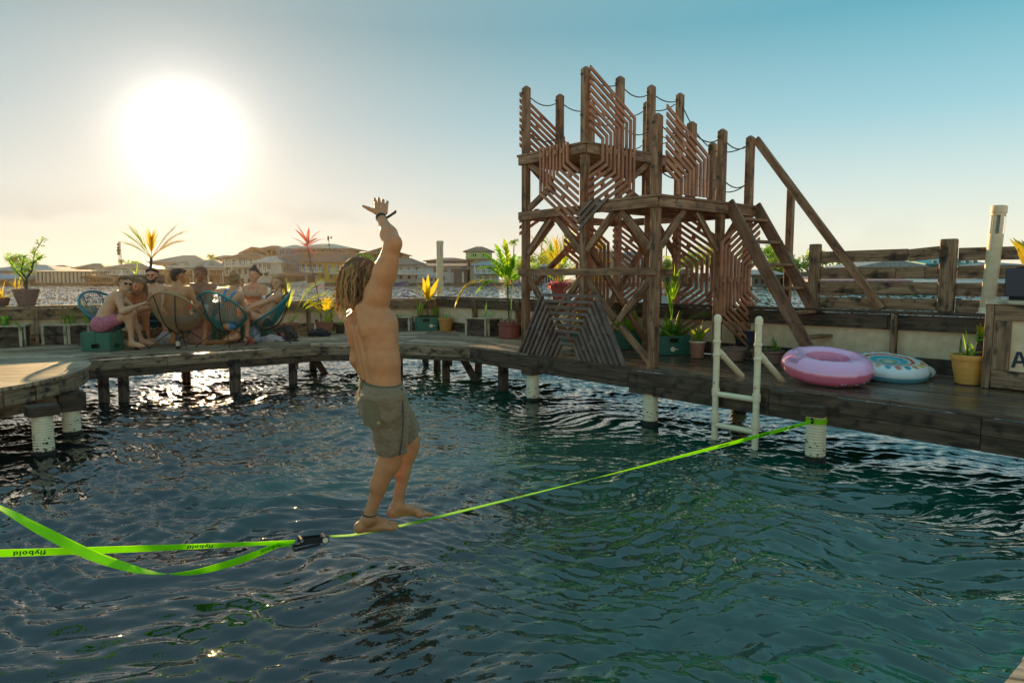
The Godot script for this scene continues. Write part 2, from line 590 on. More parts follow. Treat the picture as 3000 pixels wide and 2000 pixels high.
func make_materials() -> void:
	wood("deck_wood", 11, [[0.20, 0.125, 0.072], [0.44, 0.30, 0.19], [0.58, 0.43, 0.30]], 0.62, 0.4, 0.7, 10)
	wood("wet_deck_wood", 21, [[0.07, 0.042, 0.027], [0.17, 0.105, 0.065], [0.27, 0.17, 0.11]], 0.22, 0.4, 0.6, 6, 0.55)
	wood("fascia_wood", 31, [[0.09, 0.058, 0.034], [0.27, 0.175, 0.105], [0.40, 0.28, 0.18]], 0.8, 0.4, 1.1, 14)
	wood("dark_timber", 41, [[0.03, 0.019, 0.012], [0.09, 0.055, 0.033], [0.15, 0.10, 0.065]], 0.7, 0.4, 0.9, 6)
	wood("tower_wood", 51, [[0.10, 0.043, 0.02], [0.25, 0.122, 0.060], [0.42, 0.25, 0.145]], 0.62, 0.4, 0.8, 22)
	wood("stair_wood", 55, [[0.09, 0.042, 0.022], [0.20, 0.10, 0.055], [0.30, 0.165, 0.10]], 0.55, 0.4, 0.6, 8)
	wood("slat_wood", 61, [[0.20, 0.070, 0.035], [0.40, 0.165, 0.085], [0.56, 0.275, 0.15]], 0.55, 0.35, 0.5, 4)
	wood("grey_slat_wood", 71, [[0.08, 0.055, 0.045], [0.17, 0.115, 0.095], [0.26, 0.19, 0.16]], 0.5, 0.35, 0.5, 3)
	wood("fence_wood", 81, [[0.09, 0.05, 0.026], [0.27, 0.155, 0.085], [0.40, 0.26, 0.155]], 0.75, 0.45, 1.0, 8)
	wood("piling_wood", 91, [[0.03, 0.02, 0.014], [0.09, 0.06, 0.042], [0.15, 0.105, 0.075]], 0.75, 0.4, 1.5, 0)
	wood("pale_slat", 95, [[0.34, 0.27, 0.17], [0.50, 0.42, 0.29], [0.60, 0.52, 0.38]], 0.7, 0.25, 0.8, 3)
	mottled("plaster", lin(0.62, 0.43, 0.25), lin(0.80, 0.60, 0.38), 0.85, 1.3, 3, 0.15)
	mottled("pvc", lin(0.74, 0.58, 0.36), lin(0.86, 0.72, 0.50), 0.4, 3.0, 4)
	mottled("lamp_plastic", lin(0.60, 0.44, 0.26), lin(0.72, 0.55, 0.36), 0.5, 2.0, 5)
	mottled("terracotta", lin(0.24, 0.085, 0.045), lin(0.40, 0.17, 0.10), 0.75, 3.0, 6, 0.1)
	mottled("orange_pot", lin(0.46, 0.19, 0.045), lin(0.62, 0.30, 0.08), 0.55, 3.0, 7)
	mottled("yellow_pot", lin(0.62, 0.27, 0.05), lin(0.80, 0.40, 0.09), 0.5, 2.5, 8)
	mottled("dull_pot", lin(0.20, 0.10, 0.07), lin(0.33, 0.19, 0.14), 0.8, 3.0, 9)
	mottled("red_pot", lin(0.20, 0.05, 0.04), lin(0.32, 0.09, 0.07), 0.65, 3.0, 10)
	mottled("blue_pot", lin(0.012, 0.02, 0.045), lin(0.03, 0.05, 0.09), 0.5, 3.0, 15)
	mottled("crate_green", lin(0.012, 0.09, 0.055), lin(0.03, 0.16, 0.10), 0.5, 4.0, 12)
	mottled("soil", lin(0.02, 0.014, 0.01), lin(0.07, 0.05, 0.03), 0.95, 8.0, 13, 1.0)
	mottled("growth", lin(0.012, 0.012, 0.008), lin(0.06, 0.05, 0.03), 0.85, 9.0, 14, 1.2)
	mat("rope", lin(0.10, 0.075, 0.05), 0.9)
	mat("black_iron", lin(0.012, 0.012, 0.014), 0.45)
	mat("steel", lin(0.5, 0.5, 0.5), 0.35, {"metallic": 0.9})
	mat("black_plastic", lin(0.012, 0.012, 0.012), 0.5)
	mat("ink", lin(0.012, 0.02, 0.04), 0.6)


# ---------------------------------------------------------------- water
func make_water() -> void:
	var waves := []
	var r := RandomNumberGenerator.new()
	r.seed = 77
	for i in 22:
		var l := 0.10 * pow(1.135, i)                    # 0.1 m to 1.4 m
		var a := deg_to_rad((66.0 if i % 3 else 112.0) + r.randfn(0, 22))         # where the wave travels, in the x-z plane
		waves.append([Vector2(cos(a), sin(a)) * TAU / l, 0.0078 * pow(l, 0.58) * r.randf_range(0.7, 1.3), r.randf() * TAU, l])
	var warp := noise(0.33, 9, 2)
	var gust := noise(0.14, 19, 3)
	var chop := noise(2.4, 29, 3)
	var zs := []
	var z := 0.6
	while z < 150:
		zs.append(z)
		z += clampf(0.009 + z * z * 0.00048, 0.011, 1.6)
	var cols := 860
	var g := Geo.new()
	g.v.resize(zs.size() * (cols + 1))
	g.n.resize(g.v.size())
	g.uv.resize(g.v.size())
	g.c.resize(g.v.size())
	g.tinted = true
	var bed_and_sunlit := noise(0.16, 33, 4)        # bed patches; the green of sunlit shallows is painted in, stronger at right
	var work := func(row: int) -> void:
		var d: float = zs[row]
		var step: float = maxf((zs[mini(row + 1, zs.size() - 1)] - zs[maxi(row - 1, 0)]) * 0.5, 0.01)
		var half := 1.15 * d + 3.2
		for i in cols + 1:
			# denser in the middle
			var x := (float(i) / cols - 0.5) * 2.0 * half
			var p := Vector2(x, -d)
			var q := p + Vector2(warp.get_noise_2d(x, d), warp.get_noise_2d(x + 40, d)) * 0.55
			var force := 0.75 + 0.75 * gust.get_noise_2d(x, d)
			var h := 0.0
			var dx := 0.0
			var dz := 0.0
			for w in waves:
				var k: Vector2 = w[0]
				var ph := q.dot(k) + float(w[2])
				var s := sin(ph)
				var amp: float = w[1] * force
				if step * 2.6 < w[3]: h += amp * (s + 0.22 * cos(2.0 * ph))
				var sl := amp * (cos(ph) - 0.44 * sin(2.0 * ph))
				dx += sl * k.x
				dz += sl * k.y
			if step < 0.1:
				var e := 0.02
				var c0 := chop.get_noise_2d(q.x, q.y * 1.7)
				var fc := 0.010 * force
				h += c0 * fc
				dx += (chop.get_noise_2d(q.x + e, q.y * 1.7) - c0) / e * fc
				dz += (chop.get_noise_2d(q.x, (q.y + e) * 1.7) - c0) / e * fc
			var at := row * (cols + 1) + i
			g.v[at] = Vector3(x, h, -d)
			g.n[at] = Vector3(-dx, 1, -dz).normalized()
			g.uv[at] = Vector2(x, d)
			var b := smoothstep(-0.25, 0.35, bed_and_sunlit.get_noise_2d(x, d) + 0.20 * clampf((x - 0.2) / 2.5, -1, 1))
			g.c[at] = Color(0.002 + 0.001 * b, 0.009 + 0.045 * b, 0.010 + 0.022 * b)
	for row in zs.size(): work.call(row)
	for row in zs.size() - 1:
		for i in cols:
			var a := row * (cols + 1) + i
			var b := a + cols + 1
			g.ix.append_array([a, b, a + 1, a + 1, b, b + 1])
	var m := mat("sea_water", Color.WHITE, 0.032)
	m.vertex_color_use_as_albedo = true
	m.metallic_specular = 0.71
	var rip := NoiseTexture2D.new()
	rip.width = 1024; rip.height = 1024; rip.seamless = true
	rip.noise = noise(0.016, 44, 4)
	rip.as_normal_map = true
	rip.bump_strength = 5.0
	m.normal_enabled = true
	m.normal_texture = rip
	m.normal_scale = 0.4
	m.uv1_triplanar = true
	m.uv1_world_triplanar = true
	m.uv1_scale = Vector3(0.42, 0.42, 0.62)
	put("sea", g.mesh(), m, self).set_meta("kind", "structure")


# ---------------------------------------------------------------- decks
func prism(a: Vector3, b: Vector3, c: Vector3, d: Vector3, thick: float, off: Vector2) -> ArrayMesh:   # a-b one long side, d-c the other
	var g := Geo.new()
	var dn := Vector3.DOWN * thick
	var l := a.distance_to(b) * 0.5
	var w := a.distance_to(d) * 2.0
	var e := 0.004
	var up := Vector3.UP
	# slightly rounded long edges
	var a2 := a + (d - a).normalized() * e; var b2 := b + (c - b).normalized() * e
	var d2 := d + (a - d).normalized() * e; var c2 := c + (b - c).normalized() * e
	var cl := func(p: Vector3) -> Vector3: return p - up * e
	var flip := (b - a).cross(d - a).y < 0
	var q := func(p: Array, t: Array) -> void:
		if flip: p.reverse(); t.reverse()
		g.quad(p[0], p[1], p[2], p[3], t[0], t[1], t[2], t[3])
	var o := off
	q.call([a2, b2, c2, d2], [o, o + Vector2(l, 0), o + Vector2(l, w), o + Vector2(0, w)])
	q.call([cl.call(a), cl.call(b), b2, a2], [o, o + Vector2(l, 0), o + Vector2(l, 0.01), o + Vector2(0, 0.01)])
	q.call([d2, c2, cl.call(c), cl.call(d)], [o, o + Vector2(l, 0), o + Vector2(l, 0.01), o + Vector2(0, 0.01)])
	q.call([a + dn, b + dn, cl.call(b), cl.call(a)], [o, o + Vector2(l, 0), o + Vector2(l, thick * 2), o + Vector2(0, thick * 2)])
	q.call([cl.call(d), cl.call(c), c + dn, d + dn], [o, o + Vector2(l, 0), o + Vector2(l, thick * 2), o + Vector2(0, thick * 2)])
	q.call([d + dn, a + dn, a2, d2], [o, o + Vector2(0, w), o + Vector2(0.02, w), o + Vector2(0.02, 0)])
	q.call([b + dn, c + dn, c2, b2], [o, o + Vector2(0, w), o + Vector2(0.02, w), o + Vector2(0.02, 0)])
	q.call([d + dn, c + dn, b + dn, a + dn], [o, o + Vector2(l, 0), o + Vector2(l, w), o + Vector2(0, w)])
	return g.mesh()


# planks laid between an inner and an outer edge, cut into boards of uneven length
func lay(parent: Node3D, i0: Vector3, i1: Vector3, o0: Vector3, o1: Vector3, n: int, m: Material, top: float, board := 2.6) -> void:
	for k in n:
		var gap := rng.randf_range(0.007, 0.020)
		var t0 := float(k) / n
		var t1 := float(k + 1) / n
		var a := i0.lerp(o0, t0); var b := i1.lerp(o1, t0)
		var d := i0.lerp(o0, t1); var c := i1.lerp(o1, t1)
		var wid := maxf(a.distance_to(d), 0.05)
		var f := gap / wid
		a = a.lerp(d, f); b = b.lerp(c, f)
		var cuts := [0.0]
		var ll := a.distance_to(b)
		var run := rng.randf_range(0.4, board)
		while run < ll - 0.5:
			cuts.append(run / ll)
			run += rng.randf_range(board * 0.6, board * 1.4)
		cuts.append(1.0)
		for s in cuts.size() - 1:
			var u0: float = cuts[s] + (0.002 / ll if s > 0 else 0.0)
			var u1: float = cuts[s + 1] - (0.002 / ll if s < cuts.size() - 2 else 0.0)
			var y := Vector3.UP * (top + rng.randf_range(-0.005, 0.005))
			put("plank", prism(a.lerp(b, u0) + y, a.lerp(b, u1) + y, d.lerp(c, u1) + y, d.lerp(c, u0) + y, 0.035, Vector2(rng.randf(), rng.randf())), shade(m), parent)


func shade(m: Material) -> Material:      # boards of one floor differ a little in age
	var k := rng.randi() % 4
	var key := "%s_%d" % [m.resource_name, k]
	if not mats.has(key):
		var c: StandardMaterial3D = m.duplicate()
		c.albedo_color = [Color(1, 1, 1), Color(0.80, 0.79, 0.78), Color(0.90, 0.86, 0.82), Color(0.70, 0.68, 0.66)][k]
		mats[key] = c
	return mats[key]


func rd(s: float, t: float, y := 0.0) -> Vector3:      # a point of the right-hand deck: s along its edge, t across
	return EDGE0 + RIGHT * s + BACK * t + Vector3.UP * y


func tw(s: float, t: float, y := 0.0) -> Vector3:      # a point of the tower, y above the deck
	return TOWER + RIGHT * s + BACK * t + Vector3.UP * (DECK + y)


const CORNER := Vector3(-1.59, 0, -14.2)
const BEND := Vector3(-3.87, 0, -13.6)
const WALL_END := Vector3(-11.6, 0, -7.95)

func wall_t(s: float) -> float: return lerpf(1.6, 2.2, clampf((s + 6.64) / 8.24, 0, 1.3))

func make_decks() -> void:
	var dry: Material = mats["deck_wood"]
	var wet: Material = mats["wet_deck_wood"]
	var fas: Material = mats["fascia_wood"]
	var dk: Material = mats["dark_timber"]
	# right-hand deck, dry near the corner and wet round the tower
	var a0 := rd(-3.27, 0)
	var right := structure("right_deck")
	lay(right, a0, rd(-1.9, 0), rd(-6.0, wall_t(-6.0)), rd(-1.9, wall_t(-1.9)), 13, dry, DECK, 2.4)
	lay(right, rd(-1.896, 0), rd(5.4, 0), rd(-1.896, wall_t(-1.9)), rd(5.4, wall_t(5.4)), 14, wet, DECK, 3.0)
	var corner_deck := structure("corner_deck")
	var c0 := Vector3(-1.80, 0, -10.97)
	lay(corner_deck, c0, a0 + Vector3(-0.004, 0, 0), CORNER + Vector3(0.02, 0, 0.05), rd(-6.004, wall_t(-6.0)), 14, dry, DECK, 3.0)
	var mid := structure("middle_deck")
	var m0 := Vector3(-3.25, 0, -10.93)
	lay(mid, m0, c0 + Vector3(-0.006, 0, 0), BEND, CORNER, 15, dry, DECK, 1.9)
	var left := structure("left_deck")
	var l1 := Vector3(-8.2, 0, -6.95)
	lay(left, l1, m0 + Vector3(-0.006, 0, 0.004), WALL_END, BEND, 14, dry, DECK, 2.2)
	# edge beams hung below the planks
	var rim := func(parent: Node3D, p: Vector3, q: Vector3, depth: float, second: float) -> void:
		var n := int(ceil(p.distance_to(q) / 2.3))
		for i in n:
			var u := p.lerp(q, float(i) / n)
			var w := p.lerp(q, float(i + 1) / n)
			var dd := (w - u).normalized() * 0.002
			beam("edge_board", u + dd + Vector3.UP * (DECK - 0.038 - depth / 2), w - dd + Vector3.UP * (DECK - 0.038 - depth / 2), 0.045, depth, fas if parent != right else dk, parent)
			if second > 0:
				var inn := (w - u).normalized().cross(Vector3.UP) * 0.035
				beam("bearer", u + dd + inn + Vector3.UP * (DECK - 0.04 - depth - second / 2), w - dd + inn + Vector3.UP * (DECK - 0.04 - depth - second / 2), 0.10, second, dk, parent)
	rim.call(right, rd(5.4, 0.02), rd(-0.05, 0.02), 0.14, 0.13)
	rim.call(right, rd(-0.05, 0.02), a0 + BACK * 0.02, 0.14, 0.07)
	rim.call(corner_deck, a0 + BACK * 0.02, c0 + Vector3(0, 0, -0.02), 0.14, 0.06)
	rim.call(mid, c0 + Vector3(0, 0, -0.02), m0 + Vector3(0, 0, -0.02), 0.14, 0.10)
	rim.call(left, m0 + Vector3(0, 0, -0.02), l1 + Vector3(-0.01, 0, -0.02), 0.14, 0.11)
	# joists under the boards, and the outer bearer
	for s in [-5.0, -3.6, -2.2, -0.8, 0.6, 2.0, 3.4, 4.8]:
		beam("joist", rd(s, 0.08, DECK - 0.12), rd(s, wall_t(s), DECK - 0.12), 0.06, 0.15, dk, right)
	# the round platform on the left
	var disc := structure("round_deck")
	var cen := Vector3(-7.14, 0, -6.9)
	var rad := 2.42
	var rows := 18
	var dir := Vector3(0.985, 0, -0.17)
	var side := Vector3(0.17, 0, 0.985)
	for k in rows:
		var u0 := -rad + 2 * rad * k / rows + 0.004
		var u1 := -rad + 2 * rad * (k + 1) / rows - 0.004
		var h0 := sqrt(maxf(rad * rad - u0 * u0, 0.0004)); var h1 := sqrt(maxf(rad * rad - u1 * u1, 0.0004))
		var y := Vector3.UP * 0.690
		var g := Geo.new()
		var pts := []
		var seg := 5
		for i in seg + 1:
			var u := lerpf(u0, u1, float(i) / seg)
			pts.append(cen + side * u + dir * sqrt(maxf(rad * rad - u * u, 0.0004)) + y)
		var far0 := cen + side * u0 - dir * h0 + y
		var far1 := cen + side * u1 - dir * h1 + y
		var off := Vector2(rng.randf(), rng.randf())
		var uvof := func(p: Vector3) -> Vector2: return off + Vector2((p - cen).dot(dir) * 0.5, (p - cen).dot(side) * 2.0)
		for i in seg:
			g.quad(far0.lerp(far1, float(i) / seg), far0.lerp(far1, float(i + 1) / seg), pts[i + 1], pts[i], uvof.call(far0), uvof.call(far0), uvof.call(pts[i + 1]), uvof.call(pts[i]))
			g.v[g.v.size() - 4] = far0.lerp(far1, float(i) / seg)
			for q in 4: g.uv[g.uv.size() - 4 + q] = uvof.call(g.v[g.v.size() - 4 + q])
			g.quad(pts[i + 1] + Vector3.DOWN * 0.035, pts[i] + Vector3.DOWN * 0.035, pts[i], pts[i + 1], uvof.call(pts[i]), uvof.call(pts[i + 1]), uvof.call(pts[i + 1]), uvof.call(pts[i]))
		g.quad(far0 + Vector3.DOWN * 0.035, pts[0] + Vector3.DOWN * 0.035, pts[0], far0, uvof.call(far0), uvof.call(pts[0]), uvof.call(pts[0]) + Vector2(0, 0.07), uvof.call(far0) + Vector2(0, 0.07))
		g.quad(pts[seg] + Vector3.DOWN * 0.035, far1 + Vector3.DOWN * 0.035, far1, pts[seg], uvof.call(pts[seg]), uvof.call(far1), uvof.call(far1) + Vector2(0, 0.07), uvof.call(pts[seg]) + Vector2(0, 0.07))
		put("plank", g.mesh(), shade(dry), disc)
	for tier in [[rad - 0.05, 0.655, 0.16, 18], [rad - 0.16, 0.49, 0.12, 14]]:
		for i in tier[3]:
			var w0 = -1.15 + 2.75 * i / float(tier[3])
			var w1 = -1.15 + 2.75 * (i + 1) / float(tier[3]) - 0.008
			var p0 = cen + Vector3(cos(w0), 0, sin(w0)) * tier[0]
			var p1 = cen + Vector3(cos(w1), 0, sin(w1)) * tier[0]
			beam("edge_board", p0 + Vector3.UP * (tier[1] - tier[2] / 2), p1 + Vector3.UP * (tier[1] - tier[2] / 2), 0.04, tier[2], fas if tier[0] > 2.3 else mats["fence_wood"], disc)
	# the corner of the deck that the view is taken from
	var near := structure("near_deck")
	var e := Vector3(0.774, 0, -0.633)                    # its cut edge
	var run := Vector3(0.953, 0, 0.303).normalized()      # its boards
	for k in range(-3, 9):
		var base := Vector3(1.235, DECK, -1.655) + e * (0.135 * k) - run * rng.randf_range(0.0, 0.012)
		put("plank", prism(base, base + run * 2.2, base + run * 2.2 + e * 0.128, base + e * 0.128, 0.035, Vector2(rng.randf(), rng.randf())), dry, near)


# ---------------------------------------------------------------- pilings
func ribbed_pile(label: String, at: Vector3, top: float, r := 0.085, cap := true) -> void:
	var t := thing("ribbed_piling", label, "piling", at, 0, "white ribbed pilings under the decks")
	var prof := []
	var y := -0.6
	while y < top:
		prof.append([r, y]); prof.append([r + 0.006, y + 0.006]); prof.append([r + 0.006, y + 0.014]); prof.append([r, y + 0.02])
		y += 0.026
	var g := Geo.new()
	g.lathe(prof, 22)
	put("pipe", g.mesh(), mats["pvc"], t)
	var w := Geo.new()
	var r2 := RandomNumberGenerator.new()
	r2.seed = int(at.x * 100)
	for i in 90:                       # barnacles and weed by the waterline
		var a := r2.randf() * TAU
		var hh := r2.randf()
		w.ball(Vector3(cos(a) * (r + 0.004), -0.08 + hh * hh * 0.28, sin(a) * (r + 0.004)), Vector3(r2.randf_range(0.006, 0.016), r2.randf_range(0.003, 0.008), r2.randf_range(0.006, 0.016)), 5, 3)
	w.lathe([[r + 0.009, -0.5], [r + 0.011, -0.05], [r + 0.010, 0.03], [r + 0.004, 0.045]], 22)
	put("growth", w.mesh(), mats["growth"], t).set_meta("kind", "stuff")
	if cap:
		put("cap_block", box_mesh(Vector3(0.26, 0.10 if top > 0.35 else 0.20, 0.2)), mats["dark_timber"], t, Transform3D(Basis(Vector3.UP, 0.8), Vector3(0, top + (0.02 if top > 0.35 else 0.07), 0)))


func wood_pile(label: String, foot: Vector3, head: Vector3, r := 0.075, brace := false) -> void:
	var t := thing("wooden_piling", label, "piling", foot, 0, "dark wooden pilings under the far deck")
	var g := Geo.new()
	var d := (head - foot)
	g.tube([d.normalized() * -0.7, Vector3.ZERO, d * 0.5 + Vector3(0.004, 0, 0.003), d], [r * 1.04, r, r * 0.98, r * 0.97], 12, true, 0.5)
	put("log", g.mesh(), mats["piling_wood"], t)
	if brace:
		put("cleat", box_mesh(Vector3(0.05, 0.26, 0.10)), mats["fascia_wood"], t, Transform3D(Basis(Vector3.UP, 0.3), Vector3(r + 0.012, d.y - 0.13, 0.04)))


func make_pilings() -> void:
	ribbed_pile("white ribbed piling with the green slackline tied round it, under right deck edge", Vector3(2.87, 0, -6.33), 0.46)
	ribbed_pile("white ribbed piling under right deck edge, directly below the tower's nearest post", Vector3(1.63, 0, -7.93), 0.40)
	ribbed_pile("white ribbed piling under the tower's left end, farthest of the white ones on the right", Vector3(0.29, 0, -9.46), 0.40)
	ribbed_pile("white ribbed piling in front under the round platform at left", Vector3(-4.56, 0, -6.52), 0.42)
	ribbed_pile("half-hidden ribbed piling behind, under the round platform's rear rim at left", Vector3(-4.84, 0, -7.38), 0.30)
	ribbed_pile("dark ribbed piling far back under right deck, between the swim ladder's posts", Vector3(2.9, 0, -8.6), 0.44)
	var u := Vector3.UP * 0.50
	for p in [["first dark wooden piling from the left under the far deck", -5.60, -9.25], ["second dark piling from the left, close beside the first", -5.40, -9.38], ["dark wooden piling in the brightest sun glitter below the tan chair", -5.36, -11.11], ["stout dark piling below the teal chair seen from behind", -4.16, -10.15],
			["dark piling with a side cleat left of the slackliner's arm", -3.56, -10.98], ["thin dark piling set back left of the slackliner", -3.76, -12.79], ["dark piling just right of the slackliner's waist", -1.86, -11.1], ["round far piling standing alone below the corner planters", -1.78, -13.9],
			["dark piling below the corner lamp, behind a cleated one", -1.43, -12.9], ["dark piling with a wooden cleat below the corner of the deck", -1.12, -11.45], ["far piling seen right of the slanted one", -0.62, -12.4], ["thick dark piling in front, left of the tower's white piling", -0.14, -10.55]]:
		var f := Vector3(p[1], 0, p[2])
		wood_pile(p[0], f, f + u, 0.085 if p[0].begins_with("stout") or p[0].begins_with("thick") else 0.07, "cleat" in p[0])
	wood_pile("slanted dark prop leaning under the deck left of the slackliner", Vector3(-3.42, 0, -12.3), Vector3(-3.80, 0.5, -12.5), 0.06)
	wood_pile("slanted dark prop leaning under the deck right of the slackliner", Vector3(-0.60, 0, -11.2), Vector3(-0.88, 0.5, -11.25), 0.065)


# ---------------------------------------------------------------- the low wall round the deck
func wall_run(label: String, p: Vector3, q: Vector3, h: float, posts: Array, panel: bool, dark := false) -> void:
	var t := thing("parapet", label, "wall", p)
	var l := p.distance_to(q)
	var d := (q - p).normalized()
	var inn := Vector3.UP.cross(d)            # towards the pool or away; fixed below
	if inn.dot(Vector3(-1, 0, -7) - (p + q) * 0.5) < 0: inn = -inn
	var ru: Material = mats["fence_wood"] if not dark else mats["dark_timber"]
	var y := Vector3.UP
	# plaster sheet, a heavy rail on top, a kick board below and posts in front
	put("plaster_panel", box_mesh(Vector3(l, h - 0.1, 0.05), 0.002), mats["plaster"], t, along(y * (DECK + h / 2 - 0.02), d * l + y * (DECK + h / 2 - 0.02)))
	var n := int(ceil(l / 3.2))
	for i in n:
		var u := d * (l * i / n + 0.002)
		var w := d * (l * (i + 1) / n - 0.002)
		beam("rail", u + inn * 0.045 + y * (DECK + h - 0.13), w + inn * 0.045 + y * (DECK + h - 0.13), 0.06, 0.17, ru, t)
		beam("cap_board", u + y * (DECK + h - 0.019), w + y * (DECK + h - 0.019), 0.20, 0.036, ru, t)
		beam("kick_board", u + inn * 0.05 + y * (DECK + 0.085), w + inn * 0.05 + y * (DECK + 0.085), 0.04, 0.165, ru, t)
	for s in posts:
		beam("wall_post", d * s + inn * 0.09 + y * (DECK + 0.002), d * s + inn * 0.09 + y * (DECK + h - 0.045), 0.11, 0.05, mats["fence_wood"], t, d)


func make_walls() -> void:
	wall_run("cream plaster parapet with dark timber rail behind the seated friends", WALL_END, BEND, 0.62, [1.2, 3.4, 4.95, 6.8, 9.35], true)
	wall_run("short cream parapet with timber rail behind the slackliner, up to the corner lamp", BEND, CORNER, 0.64, [0.25, 2.05], true)
	wall_run("long cream parapet with dark timber rail along the right deck, behind the tower", CORNER, rd(4.9, wall_t(4.9)), 0.685, [0.12, 1.35, 2.55, 3.9, 8.75], true, true)
	# the board fence on the wall
	var f := thing("board_fence", "dark four-board fence standing on the parapet, between stair rail and leaning lamp", "fence", rd(1.1, wall_t(1.1) + 0.02))
	var top := 1.335
	var d := (rd(4.9, wall_t(4.9)) - rd(1.1, wall_t(1.1))).normalized()
	var m: Material = mats["fence_wood"]
	for s in [0.0, 1.46]:
		beam("fence_post", d * s + Vector3.UP * (top + 0.002), d * s + Vector3.UP * (top + (0.80 if s == 0.0 else 0.805)), 0.13 if s == 0.0 else 0.16, 0.09, m, f, BACK, 0.012)
	var ys := [1.40, 1.585, 1.77, 1.965]
	for k in 4:
		var y: float = ys[k]
		var cuts := [[0.07, 1.37], [1.55, 2.62], [2.624, 3.6]]
		if k == 3: cuts = [[0.07, 1.05], [1.054, 1.37], [1.55, 3.6]]
		if k == 2: cuts = [[0.07, 0.93], [0.934, 1.23], [1.234, 1.37], [1.55, 2.5], [2.504, 3.6]]
		for cc in cuts:
			beam("fence_board", d * cc[0] + BACK * 0.02 + Vector3.UP * (y + rng.randf_range(-0.006, 0.006)), d * cc[1] + BACK * 0.02 + Vector3.UP * (y + (0.05 if k == 3 and cc[0] > 1 else 0.012) * rng.randf()), 0.035, 0.138, m, f, Vector3.UP, 0.006)
	lamp("leaning cream bollard lamp on the parapet right of the fence", rd(2.95, wall_t(2.95) - 0.03, top), 3.0)
	lamp("cream bollard lamp upright on the parapet corner behind the yellow-leaved plant", CORNER + Vector3(0.1, 1.33, 0.03), 0.2)


func lamp(label: String, at: Vector3, lean: float) -> void:
	var t := thing("bollard_lamp", label, "lamp", at, 0, "cream bollard lamps on the parapet")
	t.rotation_degrees.z = -lean
	var m: Material = mats["lamp_plastic"]
	var g := Geo.new()
	var slots := 6
	var r := 0.070
	# tube up to the slots, then strips between the slots, then the head
	g.lathe([[r + 0.0, 0.0], [r, 0.84]], 36)
	for k in slots:
		var a0 := TAU * (k + 0.22) / slots
		var a1 := TAU * (k + 0.78) / slots
		var prev := []
		for i in 5:
			var a := lerpf(a0, a1, i / 4.0)
			var o := Vector3(cos(a), 0, sin(a))
			if i > 0: g.quad(o * r + Vector3.UP * 0.84, prev[0] + Vector3.UP * 0.84, prev[0] + Vector3.UP * 1.03, o * r + Vector3.UP * 1.03)
			prev = [o * r]
	g.lathe([[r, 1.03], [r, 1.06]], 36)
	put("tube", g.mesh(), m, t)
	var c := Geo.new()
	c.lathe([[r + 0.001, 1.055], [r + 0.007, 1.057], [r + 0.007, 1.125], [r - 0.004, 1.135], [0.001, 1.137]], 36)
	put("cap", c.mesh(), m, t)
	var b := Geo.new()
	b.lathe([[0.095, 0.0], [0.095, 0.008], [0.078, 0.01], [0.078, 0.06], [0.071, 0.062]], 36)
	put("base_ring", b.mesh(), mats["pvc"], t)
	var i := Geo.new()
	for k in 9: i.lathe([[0.045, 0.845 + k * 0.02], [0.054, 0.852 + k * 0.02], [0.045, 0.859 + k * 0.02]], 20)
	put("lens", i.mesh(), mat("lamp_lens", lin(0.35, 0.36, 0.36), 0.2), t)


# ---------------------------------------------------------------- the jump tower
func post_mesh(l: float, w: float) -> ArrayMesh:
	var key := "post %.2f %.3f %d" % [l, w, rng.randi() % 3]
	if not box_cache.has(key):
		var g := Geo.new()
		g.box(Vector3(l - 0.03, w, w), Transform3D(Basis(), Vector3(-0.015, 0, 0)), 0.006, Vector2(rng.randf(), rng.randf()))
		var h := w / 2 - 0.004
		var x := l / 2 - 0.031
		var q := [Vector3(x, -h, -h), Vector3(x, h, -h), Vector3(x, h, h), Vector3(x, -h, h)]
		var p := []
		for c in q: p.append(Vector3(x + 0.03, c.y * 0.35, c.z * 0.35))
		for k in 4: g.quad(q[k], q[(k + 1) % 4], p[(k + 1) % 4], p[k], Vector2(0, 0), Vector2(0, 0.1), Vector2(0.02, 0.1), Vector2(0.02, 0))
		g.quad(p[0], p[1], p[2], p[3], Vector2(0, 0), Vector2(0.05, 0), Vector2(0.05, 0.05), Vector2(0, 0.05))
		box_cache[key] = g.mesh()
	return box_cache[key]


